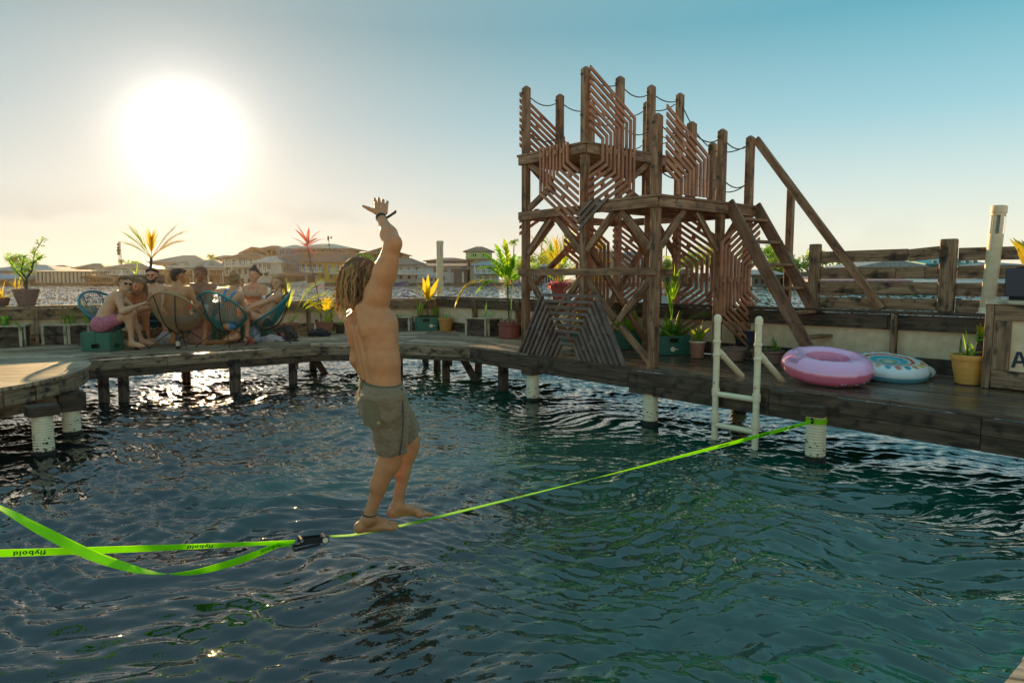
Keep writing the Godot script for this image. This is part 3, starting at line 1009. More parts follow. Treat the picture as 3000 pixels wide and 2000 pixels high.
# one slat of a nested hexagon: the piece «seg» of the ring between half-widths w0 and w1, cut to heights lo..hi
func slat_mesh(w0: float, w1: float, big: float, e: float, apex: float, seg: int, lo: float, hi: float, depth: float) -> ArrayMesh:
	var key := "slat %.3f %.3f %.3f %.3f %.3f %d %.3f %.3f" % [w0, w1, big, e, apex, seg, lo, hi]
	if box_cache.has(key): return box_cache[key]
	var pts := func(w: float) -> Array:
		var k := w / big
		return [Vector2(0, apex * k), Vector2(w, e * k), Vector2(w, -e * k), Vector2(0, -apex * k)]
	var quad := []
	for w in [w0, w1]:
		var a: Vector2 = pts.call(w)[seg]
		var b: Vector2 = pts.call(w)[seg + 1]
		if a.y < lo or b.y > hi: box_cache[key] = null; return null
		var a2 := a if a.y <= hi else a + (b - a) * ((a.y - hi) / (a.y - b.y))
		var b2 := b if b.y >= lo else a + (b - a) * ((a.y - lo) / (a.y - b.y))
		quad.append(a2); quad.append(b2)
	# quad: inner a, inner b, outer a, outer b
	var g := Geo.new()
	var z := Vector3(0, 0, depth / 2)
	var f := func(p: Vector2) -> Vector3: return Vector3(p.x, p.y, 0)
	var ia: Vector3 = f.call(quad[0]); var ib: Vector3 = f.call(quad[1]); var oa: Vector3 = f.call(quad[2]); var ob: Vector3 = f.call(quad[3])
	var l := ia.distance_to(ib) * 0.5
	var o := Vector2(rng.randf(), rng.randf())
	var t := [o, o + Vector2(l, 0), o + Vector2(l, 0.07), o + Vector2(0, 0.07)]
	g.quad(ia + z, ib + z, ob + z, oa + z, t[0], t[1], t[2], t[3])
	g.quad(ia - z, oa - z, ob - z, ib - z, t[0], t[3], t[2], t[1])
	g.quad(oa + z, ob + z, ob - z, oa - z, t[0], t[1], t[2], t[3])
	g.quad(ia - z, ib - z, ib + z, ia + z, t[0], t[1], t[2], t[3])
	g.quad(ia - z, ia + z, oa + z, oa - z, o, o + Vector2(0.02, 0), o + Vector2(0.02, 0.07), o + Vector2(0, 0.07))
	g.quad(ib + z, ib - z, ob - z, ob + z, o, o + Vector2(0.02, 0), o + Vector2(0.02, 0.07), o + Vector2(0, 0.07))
	box_cache[key] = g.mesh()
	return box_cache[key]


var spacer_mesh: ArrayMesh

func half_hex(parent: Node3D, origin: Vector3, dir: Vector3, big: float, e: float, apex: float, lo := -9.0, hi := 9.0, segs := [0, 1, 2], rings := 9, m: Material = null, first := 0) -> void:
	m = m if m else mats["slat_wood"] as Material
	var pitch := big * 0.0895
	var bas := Basis(dir, Vector3.UP, dir.cross(Vector3.UP))
	var hw := big * 0.0235
	for i in range(first, rings):
		var w := big - i * pitch
		for s in segs:
			var me := slat_mesh(w - hw, w + hw, big, e, apex, s, lo, hi, 0.022)
			if me: put("slat", me, m, parent, Transform3D(bas, origin))
	if spacer_mesh == null:
		var g := Geo.new()
		g.lathe([[0.001, -0.017], [0.033, -0.017], [0.036, -0.013], [0.036, 0.013], [0.033, 0.017], [0.001, 0.017]], 6)
		spacer_mesh = g.mesh()
	for i in range(first, rings - 1, 2):
		var w := big - (i + 0.5) * pitch
		var k := w / big
		var sp := [Vector3(w * 0.5, (e + apex) * 0.5 * k, 0), Vector3(w, 0.0, 0), Vector3(w * 0.5, -(e + apex) * 0.5 * k, 0)]
		for s in segs:
			if sp[s].y > lo + 0.04 and sp[s].y < hi - 0.04:
				put("spacer", spacer_mesh, m, parent, Transform3D(bas * Basis(Vector3.RIGHT, PI / 2), origin + bas * (sp[s] - Vector3(0, 0, 0.006))))


func make_tower() -> void:
	var t := thing("jump_tower", "brown timber jump tower with two platforms and nested hexagon slat screens", "tower", Vector3.ZERO)
	var m: Material = mats["tower_wood"]
	var pw := 0.095
	# posts: [s, t, top]
	var tall := [[-1.15, 0.0, 3.72], [-2.3, 0.0, 3.72], [-2.3, 0.65, 3.72], [-1.15, 0.65, 3.72], [-2.3, 1.3, 3.72], [-1.15, 1.3, 3.72], [-2.3, 1.95, 3.72], [-1.15, 1.95, 3.72], [-1.75, 1.95, 3.72],
			[0.0, 0.0, 2.94], [0.0, 0.65, 2.94], [0.0, 1.3, 2.94], [0.0, 1.95, 2.94], [-0.58, 1.95, 2.94]]
	for p in tall:
		var from := 0.002
		if p[1] == 0.65: from = 2.03 if p[2] < 3.5 else 2.78
		if p[0] == -1.75 or p[0] == -0.58: from = 2.03
		var l: float = p[2] - from
		put("post", post_mesh(l, pw), m, t, along(tw(p[0], p[1], from), tw(p[0], p[1], p[2]), RIGHT))
	# rim beams of the two platforms
	var o := pw / 2 + 0.021
	var rim := func(y: float, s0: float, s1: float, n: float, name_: String) -> void:
		beam(name_, tw(s0 - 0.07, -o, y), tw(s1 + 0.07, -o, y), 0.04, 0.11, m, t)
		beam(name_, tw(s0 - 0.07, n + o, y), tw(s1 + 0.07, n + o, y), 0.04, 0.11, m, t)
		beam(name_, tw(s1 + o, -o + 0.021, y + 0.003), tw(s1 + o, n + o - 0.021, y + 0.003), 0.04, 0.11, m, t)
		beam(name_, tw(s0 - o, -o + 0.021, y + 0.003), tw(s0 - o, n + o - 0.021, y + 0.003), 0.04, 0.11, m, t)
	rim.call(1.93, -2.3, 0.0, 1.95, "rim_beam")
	rim.call(2.69, -2.3, -1.15, 1.95, "rim_beam")
	# floors
	for k in 15:
		var n0 := -0.085 + k * 0.143
		beam("floor_board", tw(-1.09, n0 + 0.068, 2.006), tw(0.10, n0 + 0.068, 2.006), 0.135, 0.03, m, t)
		beam("floor_board", tw(-2.41, n0 + 0.068, 2.766), tw(-1.06, n0 + 0.068, 2.766), 0.135, 0.03, m, t)
	for k in 4:
		beam("joist", tw(-0.98 + k * 0.3, 0.0, 1.945), tw(-0.98 + k * 0.3, 1.9, 1.945), 0.045, 0.085, m, t)
	# knee braces under the platforms
	var knee := func(s: float, n: float, ds: float, dn: float, y: float, r := 0.52) -> void:
		var off := 0.0
		beam("brace", tw(s + ds * 0.055, n + dn * 0.055, y - r), tw(s + ds * r, n + dn * r, y - 0.055), 0.045, 0.09, m, t)
	for s in [-2.3, -1.15, 0.0]:
		if s > -2.3: knee.call(s, -0.005, -1.0, 0.0, 1.93)
		if s < 0.0: knee.call(s, -0.005, 1.0, 0.0, 1.93)
	knee.call(0.005, 0.0, 0.0, 1.0, 1.93)
	knee.call(0.005, 1.3, 0.0, -1.0, 1.93)
	knee.call(0.005, 1.3, 0.0, 1.0, 1.93, 0.45)
	knee.call(-1.15, 0.0, 0.0, 1.0, 1.93)
	knee.call(-1.15, 1.3, 0.0, -1.0, 1.93)
	knee.call(-1.15, 1.95, 0.0, -1.0, 1.93)
	knee.call(-2.3, 0.0, 0.0, 1.0, 1.93)
	# the waist rail and the folded braces below it, along the front
	beam("waist_rail", tw(-2.37, -0.07, 1.14), tw(0.055, -0.07, 1.14), 0.035, 0.09, m, t)
	for bay in [[-2.3, -1.15], [-1.15, 0.0]]:
		var mid: float = (bay[0] + bay[1]) / 2
		for s in bay:
			var k: float = signf(mid - s)
			beam("brace", tw(s + k * 0.05, 0.0, 1.06), tw(mid - k * 0.035, 0.0, 0.54), 0.045, 0.085, m, t)
			beam("brace", tw(mid - k * 0.045, 0.02, 0.47), tw(s + k * 0.06, 0.02, 0.06), 0.045, 0.08, m, t)
	for bay in [[0.0, 1.3]]:
		beam("brace", tw(-1.15, 0.06, 1.5), tw(-1.15, 1.24, 0.2), 0.045, 0.085, m, t)
		beam("brace", tw(-1.15, 0.06, 0.2), tw(-1.19, 1.24, 1.5), 0.04, 0.085, m, t)
		beam("waist_rail", tw(-1.15, 0.05, 1.14), tw(-1.15, 1.9, 1.14), 0.035, 0.08, m, t)
		beam("brace", tw(-2.3, 0.06, 0.9), tw(-2.3, 1.24, 1.8), 0.045, 0.085, m, t)
	# braces between the two levels
	for q in [[-2.25, -1.75, 2.66, 2.36], [-2.25, -1.75, 2.02, 2.30]]:
		beam("brace", tw(q[0], 0.0, q[2]), tw(q[1], 0.0, q[3]), 0.045, 0.085, m, t)
	beam("brace", tw(-1.15, 1.25, 2.66), tw(-1.15, 0.75, 2.3), 0.045, 0.085, m, t)
	beam("brace", tw(-1.15, 1.25, 2.06), tw(-1.15, 0.75, 2.28), 0.045, 0.085, m, t)
	beam("brace", tw(-2.3, 0.06, 2.66), tw(-2.3, 0.55, 2.3), 0.045, 0.085, m, t)
	# slat screens
	var f := pw / 2 + 0.021 + 0.045
	var cen := 2.70
	half_hex(t, tw(-1.15, -f, cen), -RIGHT, 0.72, 0.50, 1.02, -9.0, 0.10, [1, 2])
	half_hex(t, tw(-1.15 + f, -0.04, cen), BACK, 0.86, 0.48, 0.98, -0.66, 9.0, [0, 1, 2])
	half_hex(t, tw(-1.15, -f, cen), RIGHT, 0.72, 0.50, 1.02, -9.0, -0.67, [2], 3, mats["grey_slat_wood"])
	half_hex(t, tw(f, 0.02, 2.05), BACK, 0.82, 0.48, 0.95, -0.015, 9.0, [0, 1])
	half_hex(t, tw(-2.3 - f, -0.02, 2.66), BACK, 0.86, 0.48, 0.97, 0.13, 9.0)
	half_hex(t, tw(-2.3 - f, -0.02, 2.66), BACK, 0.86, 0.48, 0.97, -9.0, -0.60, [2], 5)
	half_hex(t, tw(f, 2.06, 1.03), -BACK, 0.87, 0.48, 1.0, -9.0, 0.80)
	half_hex(t, tw(-1.15, 1.95 - f, 1.10), RIGHT, 0.95, 0.40, 0.98, -0.95, 0.78)
	half_hex(t, tw(-2.3, 1.95 - f, 1.10), RIGHT, 0.95, 0.40, 0.98, -0.95, 0.78)
	half_hex(t, tw(-2.3 + f, 0.65, 1.15), BACK, 0.95, 0.45, 1.0, -0.9, 0.72)
	# the half hexagon standing on the deck in front
	for i in 9:
		var k := 0.83 - i * 0.079
		var hw := 0.018
		for seg in 3:
			var g := Geo.new()
			var w0 := k - hw; var w1 := k + hw
			var v := func(w: float, q: int) -> Vector2: return [Vector2(-0.6 * w - (w + 0.002) * 0.575 + 0.0, 0.0), Vector2(-0.6 * w, w), Vector2(0.6 * w, w), Vector2(1.175 * w, 0.0)][q]
			var ia: Vector2 = v.call(w0, seg); var ib: Vector2 = v.call(w0, seg + 1); var oa: Vector2 = v.call(w1, seg); var ob: Vector2 = v.call(w1, seg + 1)
			var z := Vector3(0, 0, 0.022)
			var A := Vector3(ia.x, ia.y, 0); var B := Vector3(ib.x, ib.y, 0); var C := Vector3(ob.x, ob.y, 0); var D := Vector3(oa.x, oa.y, 0)
			var o2 := Vector2(rng.randf(), rng.randf())
			var l := A.distance_to(B) * 0.5
			var tt := [o2, o2 + Vector2(l, 0), o2 + Vector2(l, 0.07), o2 + Vector2(0, 0.07)]
			g.quad(A + z, B + z, C + z, D + z, tt[0], tt[1], tt[2], tt[3])
			g.quad(A - z, D - z, C - z, B - z, tt[0], tt[3], tt[2], tt[1])
			g.quad(D + z, C + z, C - z, D - z, tt[0], tt[1], tt[2], tt[3])
			g.quad(A - z, B - z, B + z, A + z, tt[0], tt[1], tt[2], tt[3])
			g.quad(A - z, A + z, D + z, D - z); g.quad(B + z, B - z, C - z, C + z)
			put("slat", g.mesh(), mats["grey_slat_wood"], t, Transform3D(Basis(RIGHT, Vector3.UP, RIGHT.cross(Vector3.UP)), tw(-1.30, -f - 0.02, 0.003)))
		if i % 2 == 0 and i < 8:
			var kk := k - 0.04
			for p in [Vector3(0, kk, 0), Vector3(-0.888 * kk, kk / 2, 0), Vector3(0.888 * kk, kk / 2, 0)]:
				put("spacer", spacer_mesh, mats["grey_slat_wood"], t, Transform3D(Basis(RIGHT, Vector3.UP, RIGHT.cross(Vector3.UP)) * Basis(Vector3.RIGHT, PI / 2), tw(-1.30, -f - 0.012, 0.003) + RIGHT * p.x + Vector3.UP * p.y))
	# the ladder stair on the right-hand side
	var a := 1.36
	var b := 2.0
	for n in [a, b]:
		beam("stringer", tw(0.075, n, 2.02), tw(1.36, n, -0.02), 0.04, 0.15, mats["stair_wood"], t)
	for k in 6:
		var u := (k + 0.72) / 7.0
		var c := tw(0.075, 0, 2.02).lerp(tw(1.36, 0, -0.02), u)
		beam("step", c + BACK * (a + 0.022), c + BACK * (b - 0.022), 0.14, 0.035, m, t)
	beam("handrail", tw(0.03, 2.03, 2.90), tw(1.72, 2.05, 0.70), 0.045, 0.10, m, t)
	beam("handrail_post", tw(0.52, 2.09, 0.69), tw(0.52, 2.09, 2.20), 0.08, 0.08, m, t, RIGHT)
	# ropes slung from post to post, with a knot at each
	var rp: Material = mats["rope"]
	var loops := [[[-2.3, 0], [-2.3, 0.65]], [[-2.3, 0.65], [-2.3, 1.3]], [[-2.3, 1.3], [-2.3, 1.95]], [[-2.3, 1.95], [-1.75, 1.95]], [[-1.75, 1.95], [-1.15, 1.95]], [[-1.15, 0], [-1.15, 0.65]], [[-1.15, 0.65], [-1.15, 1.3]], [[-1.15, 1.3], [-1.15, 1.95]],
			[[0, 0], [0, 0.65]], [[0, 0.65], [0, 1.3]], [[0, 1.3], [0, 1.95]], [[0, 1.95], [-0.58, 1.95]], [[-0.58, 1.95], [-1.15, 1.95]]]
	for q in loops:
		for dy in [0.10, 0.60]:
			var p0: Array = q[0]; var p1: Array = q[1]
			var h0 := (3.72 if p0[0] < -1.0 else 2.94)
			var h1 := (3.72 if p1[0] < -1.0 else 2.94)
			if p0[0] > -1.0 and p1[0] < -1.0: h1 = 3.72 if dy < 0.3 else 3.3
			var g := Geo.new()
			g.tube(sag(tw(p0[0], p0[1], h0 - dy), tw(p1[0], p1[1], h1 - dy), rng.randf_range(0.07, 0.12)), [0.008], 6)
			put("rope", g.mesh(), rp, t)
	var kn := Geo.new()
	kn.ball(Vector3.ZERO, Vector3(0.016, 0.020, 0.018), 7, 5)
	kn.ball(Vector3(0.012, 0.006, 0.008), Vector3(0.012, 0.012, 0.012), 6, 4)
	var knot := kn.mesh()
	for p in tall:
		for dy in [0.10, 0.60]:
			put("knot", knot, mats["rope"], t, Transform3D(Basis(), tw(p[0] - 0.02, p[1] - pw / 2 - 0.012, p[2] - dy)))


# ---------------------------------------------------------------- swim ladder of plastic pipe
func make_swim_ladder() -> void:
	var t := thing("swim_ladder", "white plastic pipe swim ladder with two capped posts at the deck edge", "ladder", rd(1.44, 0))
	var m: Material = mats["pvc"]
	var r := 0.033
	for s in [-0.235, 0.235]:
		var p = RIGHT * s - BACK * 0.07
		var y0 := 0.10 if s < 0 else 0.02
		var g := Geo.new()
		g.tube([p + Vector3.UP * -0.35, p + Vector3.UP * 1.30], [r], 18, true)
		put("post", g.mesh(), m, t)
		var c := Geo.new()
		c.lathe([[r + 0.001, 1.25], [r + 0.006, 1.252], [r + 0.006, 1.305], [r * 0.9, 1.325], [r * 0.5, 1.336], [0.001, 1.338]], 20, Transform3D(Basis(), p))
		put("cap", c.mesh(), m, t)
		for y in [[1.04, 1.065], [0.90, 0.925], [0.20, 0.30], [0.48, 0.56]]:
			var k := Geo.new()
			k.lathe([[r, y[0] - 0.002], [r + 0.008, y[0]], [r + 0.008, y[1]], [r, y[1] + 0.002]], 20, Transform3D(Basis(), p))
			put("collar", k.mesh(), m, t)
		var b := Geo.new()
		var foot = RIGHT * (s + 0.06) + BACK * 0.33 + Vector3.UP * (DECK + 0.004)
		b.tube([p + Vector3.UP * 0.97, foot], [r * 0.93], 16, true)
		put("brace", b.mesh(), m, t)
		var cc := Geo.new()
		var d = (foot - (p + Vector3.UP * 0.97))
		cc.tube([p + Vector3.UP * 0.97 + d * 0.08, p + Vector3.UP * 0.97 + d * 0.26], [r * 1.1], 16, true)
		put("collar", cc.mesh(), m, t)
		var bo := Geo.new()
		bo.ball(p - BACK * (r + 0.002) + Vector3.UP * 0.62, Vector3(0.010, 0.010, 0.006), 8, 4)
		put("bolt", bo.mesh(), mats["terracotta"], t)
	for y in [0.50, 0.17]:
		var g := Geo.new()
		g.tube([RIGHT * -0.235 - BACK * 0.07 + Vector3.UP * y, RIGHT * 0.235 - BACK * 0.07 + Vector3.UP * y], [r * 0.9], 16, false)
		put("rung", g.mesh(), m, t)


# ---------------------------------------------------------------- slackline
func lettering(txt: String, h: float, depth := 0.001) -> TextMesh:
	var tm := TextMesh.new()
	var f := SystemFont.new()
	f.font_names = PackedStringArray(["Droid Sans"])
	f.font_weight = 700
	tm.font = f
	tm.text = txt
	tm.font_size = 32
	tm.pixel_size = h / 24.0
	tm.depth = depth
	return tm


func make_slackline() -> void:
	var t := thing("slackline", "neon green slackline strap stretched from the white piling to the left, with ratchet", "slackline")
	var m := mat("neon_webbing", lin(0.34, 0.86, 0.008), 0.55, {"backlight_enabled": true, "backlight": lin(0.55, 1.0, 0.015)})
	var web := NoiseTexture2D.new()
	web.width = 64; web.height = 64; web.seamless = true
	web.noise = noise(0.2, 4, 2)
	m.heightmap_enabled = true; m.heightmap_texture = web; m.heightmap_scale = 0.04; m.uv1_scale = Vector3(60, 1, 1)
	var pile := Vector3(2.81, 0.385, -6.26)
	var heel := Vector3(-0.98, 0.172, -3.985)
	var toe := Vector3(-0.70, 0.166, -4.16)
	var rat := Vector3(-1.17, 0.190, -3.875)
	var far := Vector3(-4.2, 0.87, -1.96)
	var w := 0.024
	var flat := Vector3(0.53, 0.10, 0.85).normalized() * w      # across the line, nearly level
	var tilt := func(u: float) -> Vector3:                      # it twists upright towards its ends
		var d := (pile - toe).normalized()
		return flat.rotated(d, -u * 0.95)
	var a := []
	var sa := []
	for i in 25:
		var u := i / 24.0
		a.append(toe.lerp(pile, u) + Vector3.DOWN * 0.05 * u * (1 - u))
		sa.append(tilt.call(smoothstep(0.05, 0.9, u)))
	var g := Geo.new()
	g.ribbon([rat + Vector3(0.09, -0.003, -0.055), heel, (heel + toe) / 2 + Vector3(0, -0.004, 0)] + a, [flat, flat, flat] + sa, 0.003)
	put("strap", g.mesh(), m, t)
	var b := []
	var sb := []
	for i in 15:
		var u := i / 14.0
		b.append((rat + Vector3(-0.09, 0.006, 0.05)).lerp(far, u) + Vector3.DOWN * 0.12 * u * (1 - u))
		sb.append(flat.rotated((far - rat).normalized(), lerpf(0.62, 0.95, smoothstep(0, 0.3, u))))
	var g2 := Geo.new()
	g2.ribbon(b, sb, 0.003)
	put("strap", g2.mesh(), m, t)
	# the loose tail: down from the ratchet to the water and up again to the left
	var tail := smooth_line([rat + Vector3(-0.10, -0.02, 0.06), Vector3(-1.34, 0.195, -3.77), Vector3(-1.49, 0.175, -3.62), Vector3(-1.66, 0.175, -3.47), Vector3(-1.80, 0.205, -3.38), Vector3(-1.90, 0.29, -3.26), Vector3(-2.00, 0.43, -3.10), Vector3(-2.07, 0.62, -2.90), Vector3(-2.13, 0.82, -2.68), Vector3(-2.3, 1.0, -2.45)], 5)
	var st := []
	for i in tail.size():
		var u := float(i) / (tail.size() - 1)
		var dd: Vector3 = (tail[mini(i + 1, tail.size() - 1)] - tail[maxi(i - 1, 0)]).normalized()
		var s := Vector3(0.35, 0.55, 0.75)
		s = (s - dd * s.dot(dd)).normalized() * 0.026
		st.append(s.rotated(dd, 0.9 * sin(u * 7.0) - 0.35))
	var g3 := Geo.new()
	g3.ribbon(tail, st, 0.003)
	put("strap_tail", g3.mesh(), m, t)
	# strap wrapped round the piling
	var g4 := Geo.new()
	g4.lathe([[0.094, 0.355], [0.0955, 0.357], [0.0955, 0.405], [0.094, 0.407]], 28, Transform3D(Basis(), Vector3(2.87, 0, -6.33)))
	put("strap_wrap", g4.mesh(), m, t)
	var pad := Geo.new()
	pad.ball(pile + Vector3(-0.02, 0.005, 0.01), Vector3(0.016, 0.03, 0.02), 10, 6)
	put("buckle", pad.mesh(), mats["black_plastic"], t)
	# ratchet: frame plates, handle, spool
	var x := (heel - rat).normalized()
	var z := x.cross(Vector3.UP).normalized()
	var bas := Basis(x, z.cross(x).normalized(), z)
	var r := Geo.new()
	for sz in [-1.0, 1.0]:
		r.box(Vector3(0.16, 0.034, 0.003), Transform3D(bas, rat + bas * Vector3(0.0, 0.0, sz * 0.027)), 0.001)
		r.box(Vector3(0.15, 0.016, 0.003), Transform3D(bas * Basis(Vector3.BACK, 0.13), rat + bas * Vector3(-0.035, -0.032, sz * 0.031)), 0.001)
	r.tube([rat + bas * Vector3(-0.105, -0.043, -0.032), rat + bas * Vector3(-0.105, -0.043, 0.032)], [0.007], 10)
	r.tube([rat + bas * Vector3(-0.07, 0.012, -0.032), rat + bas * Vector3(-0.07, 0.012, 0.034)], [0.012], 12)
	put("ratchet_frame", r.mesh(), mats["black_plastic"], t)
	var sp := Geo.new()
	sp.tube([rat + bas * Vector3(0.066, 0.0, -0.033), rat + bas * Vector3(0.066, 0.0, 0.036)], [0.024], 18)
	put("spool", sp.mesh(), mats["black_plastic"], t)
	var disc := Geo.new()
	disc.tube([rat + bas * Vector3(0.066, 0.0, 0.036), rat + bas * Vector3(0.066, 0.0, 0.038)], [0.017], 18)
	put("spool_disc", disc.mesh(), mats["pvc"], t)
	var bolt := Geo.new()
	bolt.tube([rat + bas * Vector3(-0.07, 0.012, 0.034), rat + bas * Vector3(-0.07, 0.012, 0.037)], [0.009], 12)
	put("bolt", bolt.mesh(), mats["steel"], t)
	# the printed name, which reads upside down from this side
	var word := lettering("flybold", 0.030)
	var small := lettering("SLACKLINES", 0.008)
	var ink := mat("strap_ink", lin(0.012, 0.10, 0.012), 0.7)
	var print_at := func(p: Vector3, d: Vector3, s: Vector3, turned: bool, tail_too := false) -> void:
		var nn := s.cross(d).normalized()
		if nn.dot(Vector3(0, 1.72, 0) - p) < 0: nn = -nn
		var y := s.normalized() if s.y > 0 else -s.normalized()
		if turned: y = -y
		var xx := y.cross(nn)
		put("print", word, ink, t, Transform3D(Basis(xx, y, nn), p + nn * 0.0024))
	for i in [5, 9, 13, 17, 20, 22]:
		print_at.call(a[i], (a[i + 1] - a[i - 1]).normalized(), sa[i], true)
	for i in [2, 5]:
		print_at.call(b[i], (b[i + 1] - b[i - 1]).normalized(), sb[i], true)
	print_at.call(tail[6], (tail[7] - tail[5]).normalized(), st[6], true)


# ---------------------------------------------------------------- inflatables
func make_floats() -> void:
	var pink := thing("swim_ring", "pink inflatable doughnut ring lying on the wet deck", "swim ring", Vector3(3.19, DECK, -6.86))
	var g := Geo.new()
	var R := 0.295
	var rr := 0.142
	var seg := 64
	var crease := noise(2.2, 3, 3)
	for i in seg + 1:
		var a := TAU * i / seg
		var c := Vector3(cos(a), 0, sin(a))
		for k in 25:
			var b := TAU * k / 24.0
			var pinch := 1.0 - 0.035 * absf(sin(a * 9.0)) * maxf(0.0, cos(b)) - 0.03 * absf(sin(a * 13.0)) * maxf(0.0, -cos(b))
			if absf(wrapf(a - 1.2, -PI, PI)) < 0.10: pinch -= 0.05 * (1.0 - absf(wrapf(a - 1.2, -PI, PI)) / 0.10)
			var q := rr * pinch + crease.get_noise_3d(cos(a) * 2, sin(a) * 2, b * 0.4) * 0.006
			g.vert(c * (R + cos(b) * q) + Vector3.UP * (sin(b) * q * 0.88), c * cos(b) + Vector3.UP * sin(b), Vector2(i / float(seg) * 8.0, k / 24.0))
	for i in seg:
		for k in 24:
			var a := i * 25 + k
			g.tri(a, a + 1, a + 26); g.tri(a, a + 26, a + 25)
	# smooth normals of the creased shape
	var nn := PackedVector3Array()
	nn.resize(g.v.size())
	for q in range(0, g.ix.size(), 3):
		var f := (g.v[g.ix[q + 2]] - g.v[g.ix[q]]).cross(g.v[g.ix[q + 1]] - g.v[g.ix[q]])
		for e in 3: nn[g.ix[q + e]] += f
	for q in nn.size():
		if nn[q].length() > 1e-9 and nn[q].normalized().dot(g.n[q]) > 0.3: g.n[q] = nn[q].normalized()
	var im := Image.create(64, 256, false, Image.FORMAT_RGB8)
	for y in 256:
		var b := y / 255.0
		for x in 64:
			var col := lin(0.82, 0.40, 0.63)
			if b > 0.84 or b < 0.02: col = lin(0.72, 0.17, 0.27)      # the darker icing line near the floor
			elif b > 0.36 and b < 0.80: col = lin(0.76, 0.20, 0.32)
			im.set_pixel(x, y, col)
	var pm := mat("pink_vinyl", Color.WHITE, 0.22, {"clearcoat_enabled": true, "clearcoat": 0.5, "clearcoat_roughness": 0.1, "subsurf_scatter_enabled": true, "subsurf_scatter_strength": 0.25})
	pm.albedo_texture = ImageTexture.create_from_image(im)
	var bas := Basis(Vector3(0.8, 0, 0.6).normalized(), 0.0) * Basis(Vector3.RIGHT, 0.16)
	var rise := Vector3(0, 0.178, 0)
	put("tube", g.mesh(), pm, pink, Transform3D(bas, rise))
	# sprinkles on the outer side near the floor
	var cols := [lin(0.75, 0.75, 0.7), lin(0.65, 0.5, 0.02), lin(0.05, 0.25, 0.05), lin(0.03, 0.05, 0.3), lin(0.7, 0.7, 0.7)]
	for i in 22:
		var a := 0.15 + i * 0.075
		var b := -0.55 - rng.randf() * 0.35
		var o := Vector3(cos(a), 0, sin(a))
		var p := o * (R + cos(b) * rr) + Vector3.UP * sin(b) * rr * 0.88
		var n2 := (o * cos(b) + Vector3.UP * sin(b)).normalized()
		var sp := Geo.new()
		sp.ball(Vector3.ZERO, Vector3(0.016, 0.006, 0.0015), 8, 4)
		var z := n2
		var x := z.cross(Vector3.UP).normalized().rotated(z, rng.randf() * PI)
		put("sprinkle", sp.mesh(), mat("sprinkle_%d" % (i % 5), cols[i % 5], 0.4), pink, Transform3D(bas, rise) * Transform3D(Basis(x, z.cross(x), z), p))
	# the printed warning block on top
	var ti := Image.create(128, 96, false, Image.FORMAT_RGBA8)
	ti.fill(Color(0, 0, 0, 0))
	for row in 5:
		var x := 2
		while x < 124:
			var l := rng.randi_range(2, 9)
			for yy in range(row * 19 + 2, row * 19 + 15):
				if rng.randf() < 0.8: for xx in range(x, mini(x + l - 1, 127)): if (xx + yy) % 3 != 0: ti.set_pixel(xx, yy, Color(0.16, 0.06, 0.16, 1))
			x += l + 1
	var tm := mat("warning_print", Color.WHITE, 0.4)
	tm.albedo_texture = ImageTexture.create_from_image(ti)
	tm.transparency = BaseMaterial3D.TRANSPARENCY_ALPHA
	var pg := Geo.new()
	for i in 6:
		for k in 6:
			var q := []
			var tx := []
			for e in [[0, 0], [1, 0], [1, 1], [0, 1]]:
				var a = 2.72 + (i + e[0]) / 6.0 * 0.42
				var b = 0.55 + (k + e[1]) / 6.0 * 1.0
				var o := Vector3(cos(a), 0, sin(a))
				q.append(o * (R + cos(b) * (rr + 0.004)) + Vector3.UP * sin(b) * (rr * 0.88 + 0.004))
				tx.append(Vector2((k + e[1]) / 6.0, (i + e[0]) / 6.0))
			q.reverse(); tx.reverse()
			pg.quad(q[0], q[1], q[2], q[3], tx[0], tx[1], tx[2], tx[3])
	put("warning_print", pg.mesh(), tm, pink, Transform3D(bas, rise))
	# the white float behind it
	var wf := thing("island_float", "white round inflatable float with coloured lantern print, half behind the pink ring", "float", Vector3(3.99, DECK, -7.20))
	var fi := Image.create(512, 512, false, Image.FORMAT_RGB8)
	fi.fill(lin(0.66, 0.66, 0.64))
	var dot := func(cx: float, cy: float, rx: float, ry: float, col: Color) -> void:
		for y in range(maxi(0, int(cy - ry)), mini(512, int(cy + ry) + 1)):
			for x in range(maxi(0, int(cx - rx)), mini(512, int(cx + rx) + 1)):
				if pow((x - cx) / rx, 2) + pow((y - cy) / ry, 2) < 1: fi.set_pixel(x, y, col)
	var teal := lin(0.02, 0.26, 0.32)
	dot.call(256, 256, 150, 150, lin(0.55, 0.10, 0.03))
	dot.call(256, 256, 128, 128, lin(0.66, 0.62, 0.5))
	dot.call(256, 256, 112, 112, lin(0.05, 0.42, 0.50))
	dot.call(256, 256, 66, 66, lin(0.66, 0.66, 0.62))
	dot.call(256, 256, 58, 58, lin(0.03, 0.35, 0.42))
	dot.call(256, 256, 40, 40, lin(0.55, 0.50, 0.05))
	dot.call(256, 256, 26, 26, lin(0.62, 0.62, 0.6))
	var lant := [teal, lin(0.48, 0.33, 0.16), lin(0.60, 0.11, 0.06), lin(0.62, 0.50, 0.02), lin(0.60, 0.25, 0.02), teal, lin(0.6, 0.14, 0.08)]
	for i in 21:
		var a := TAU * i / 21.0
		dot.call(256 + cos(a) * 196, 256 + sin(a) * 196, 19, 21, lant[i % 7])
		dot.call(256 + cos(a) * 90, 256 + sin(a) * 90, 7, 7, teal)
	var wm := mat("white_vinyl", Color.WHITE, 0.3, {"clearcoat_enabled": true, "clearcoat": 0.3, "clearcoat_roughness": 0.15})
	wm.albedo_texture = ImageTexture.create_from_image(fi)
	var fg := Geo.new()
	var prof := []
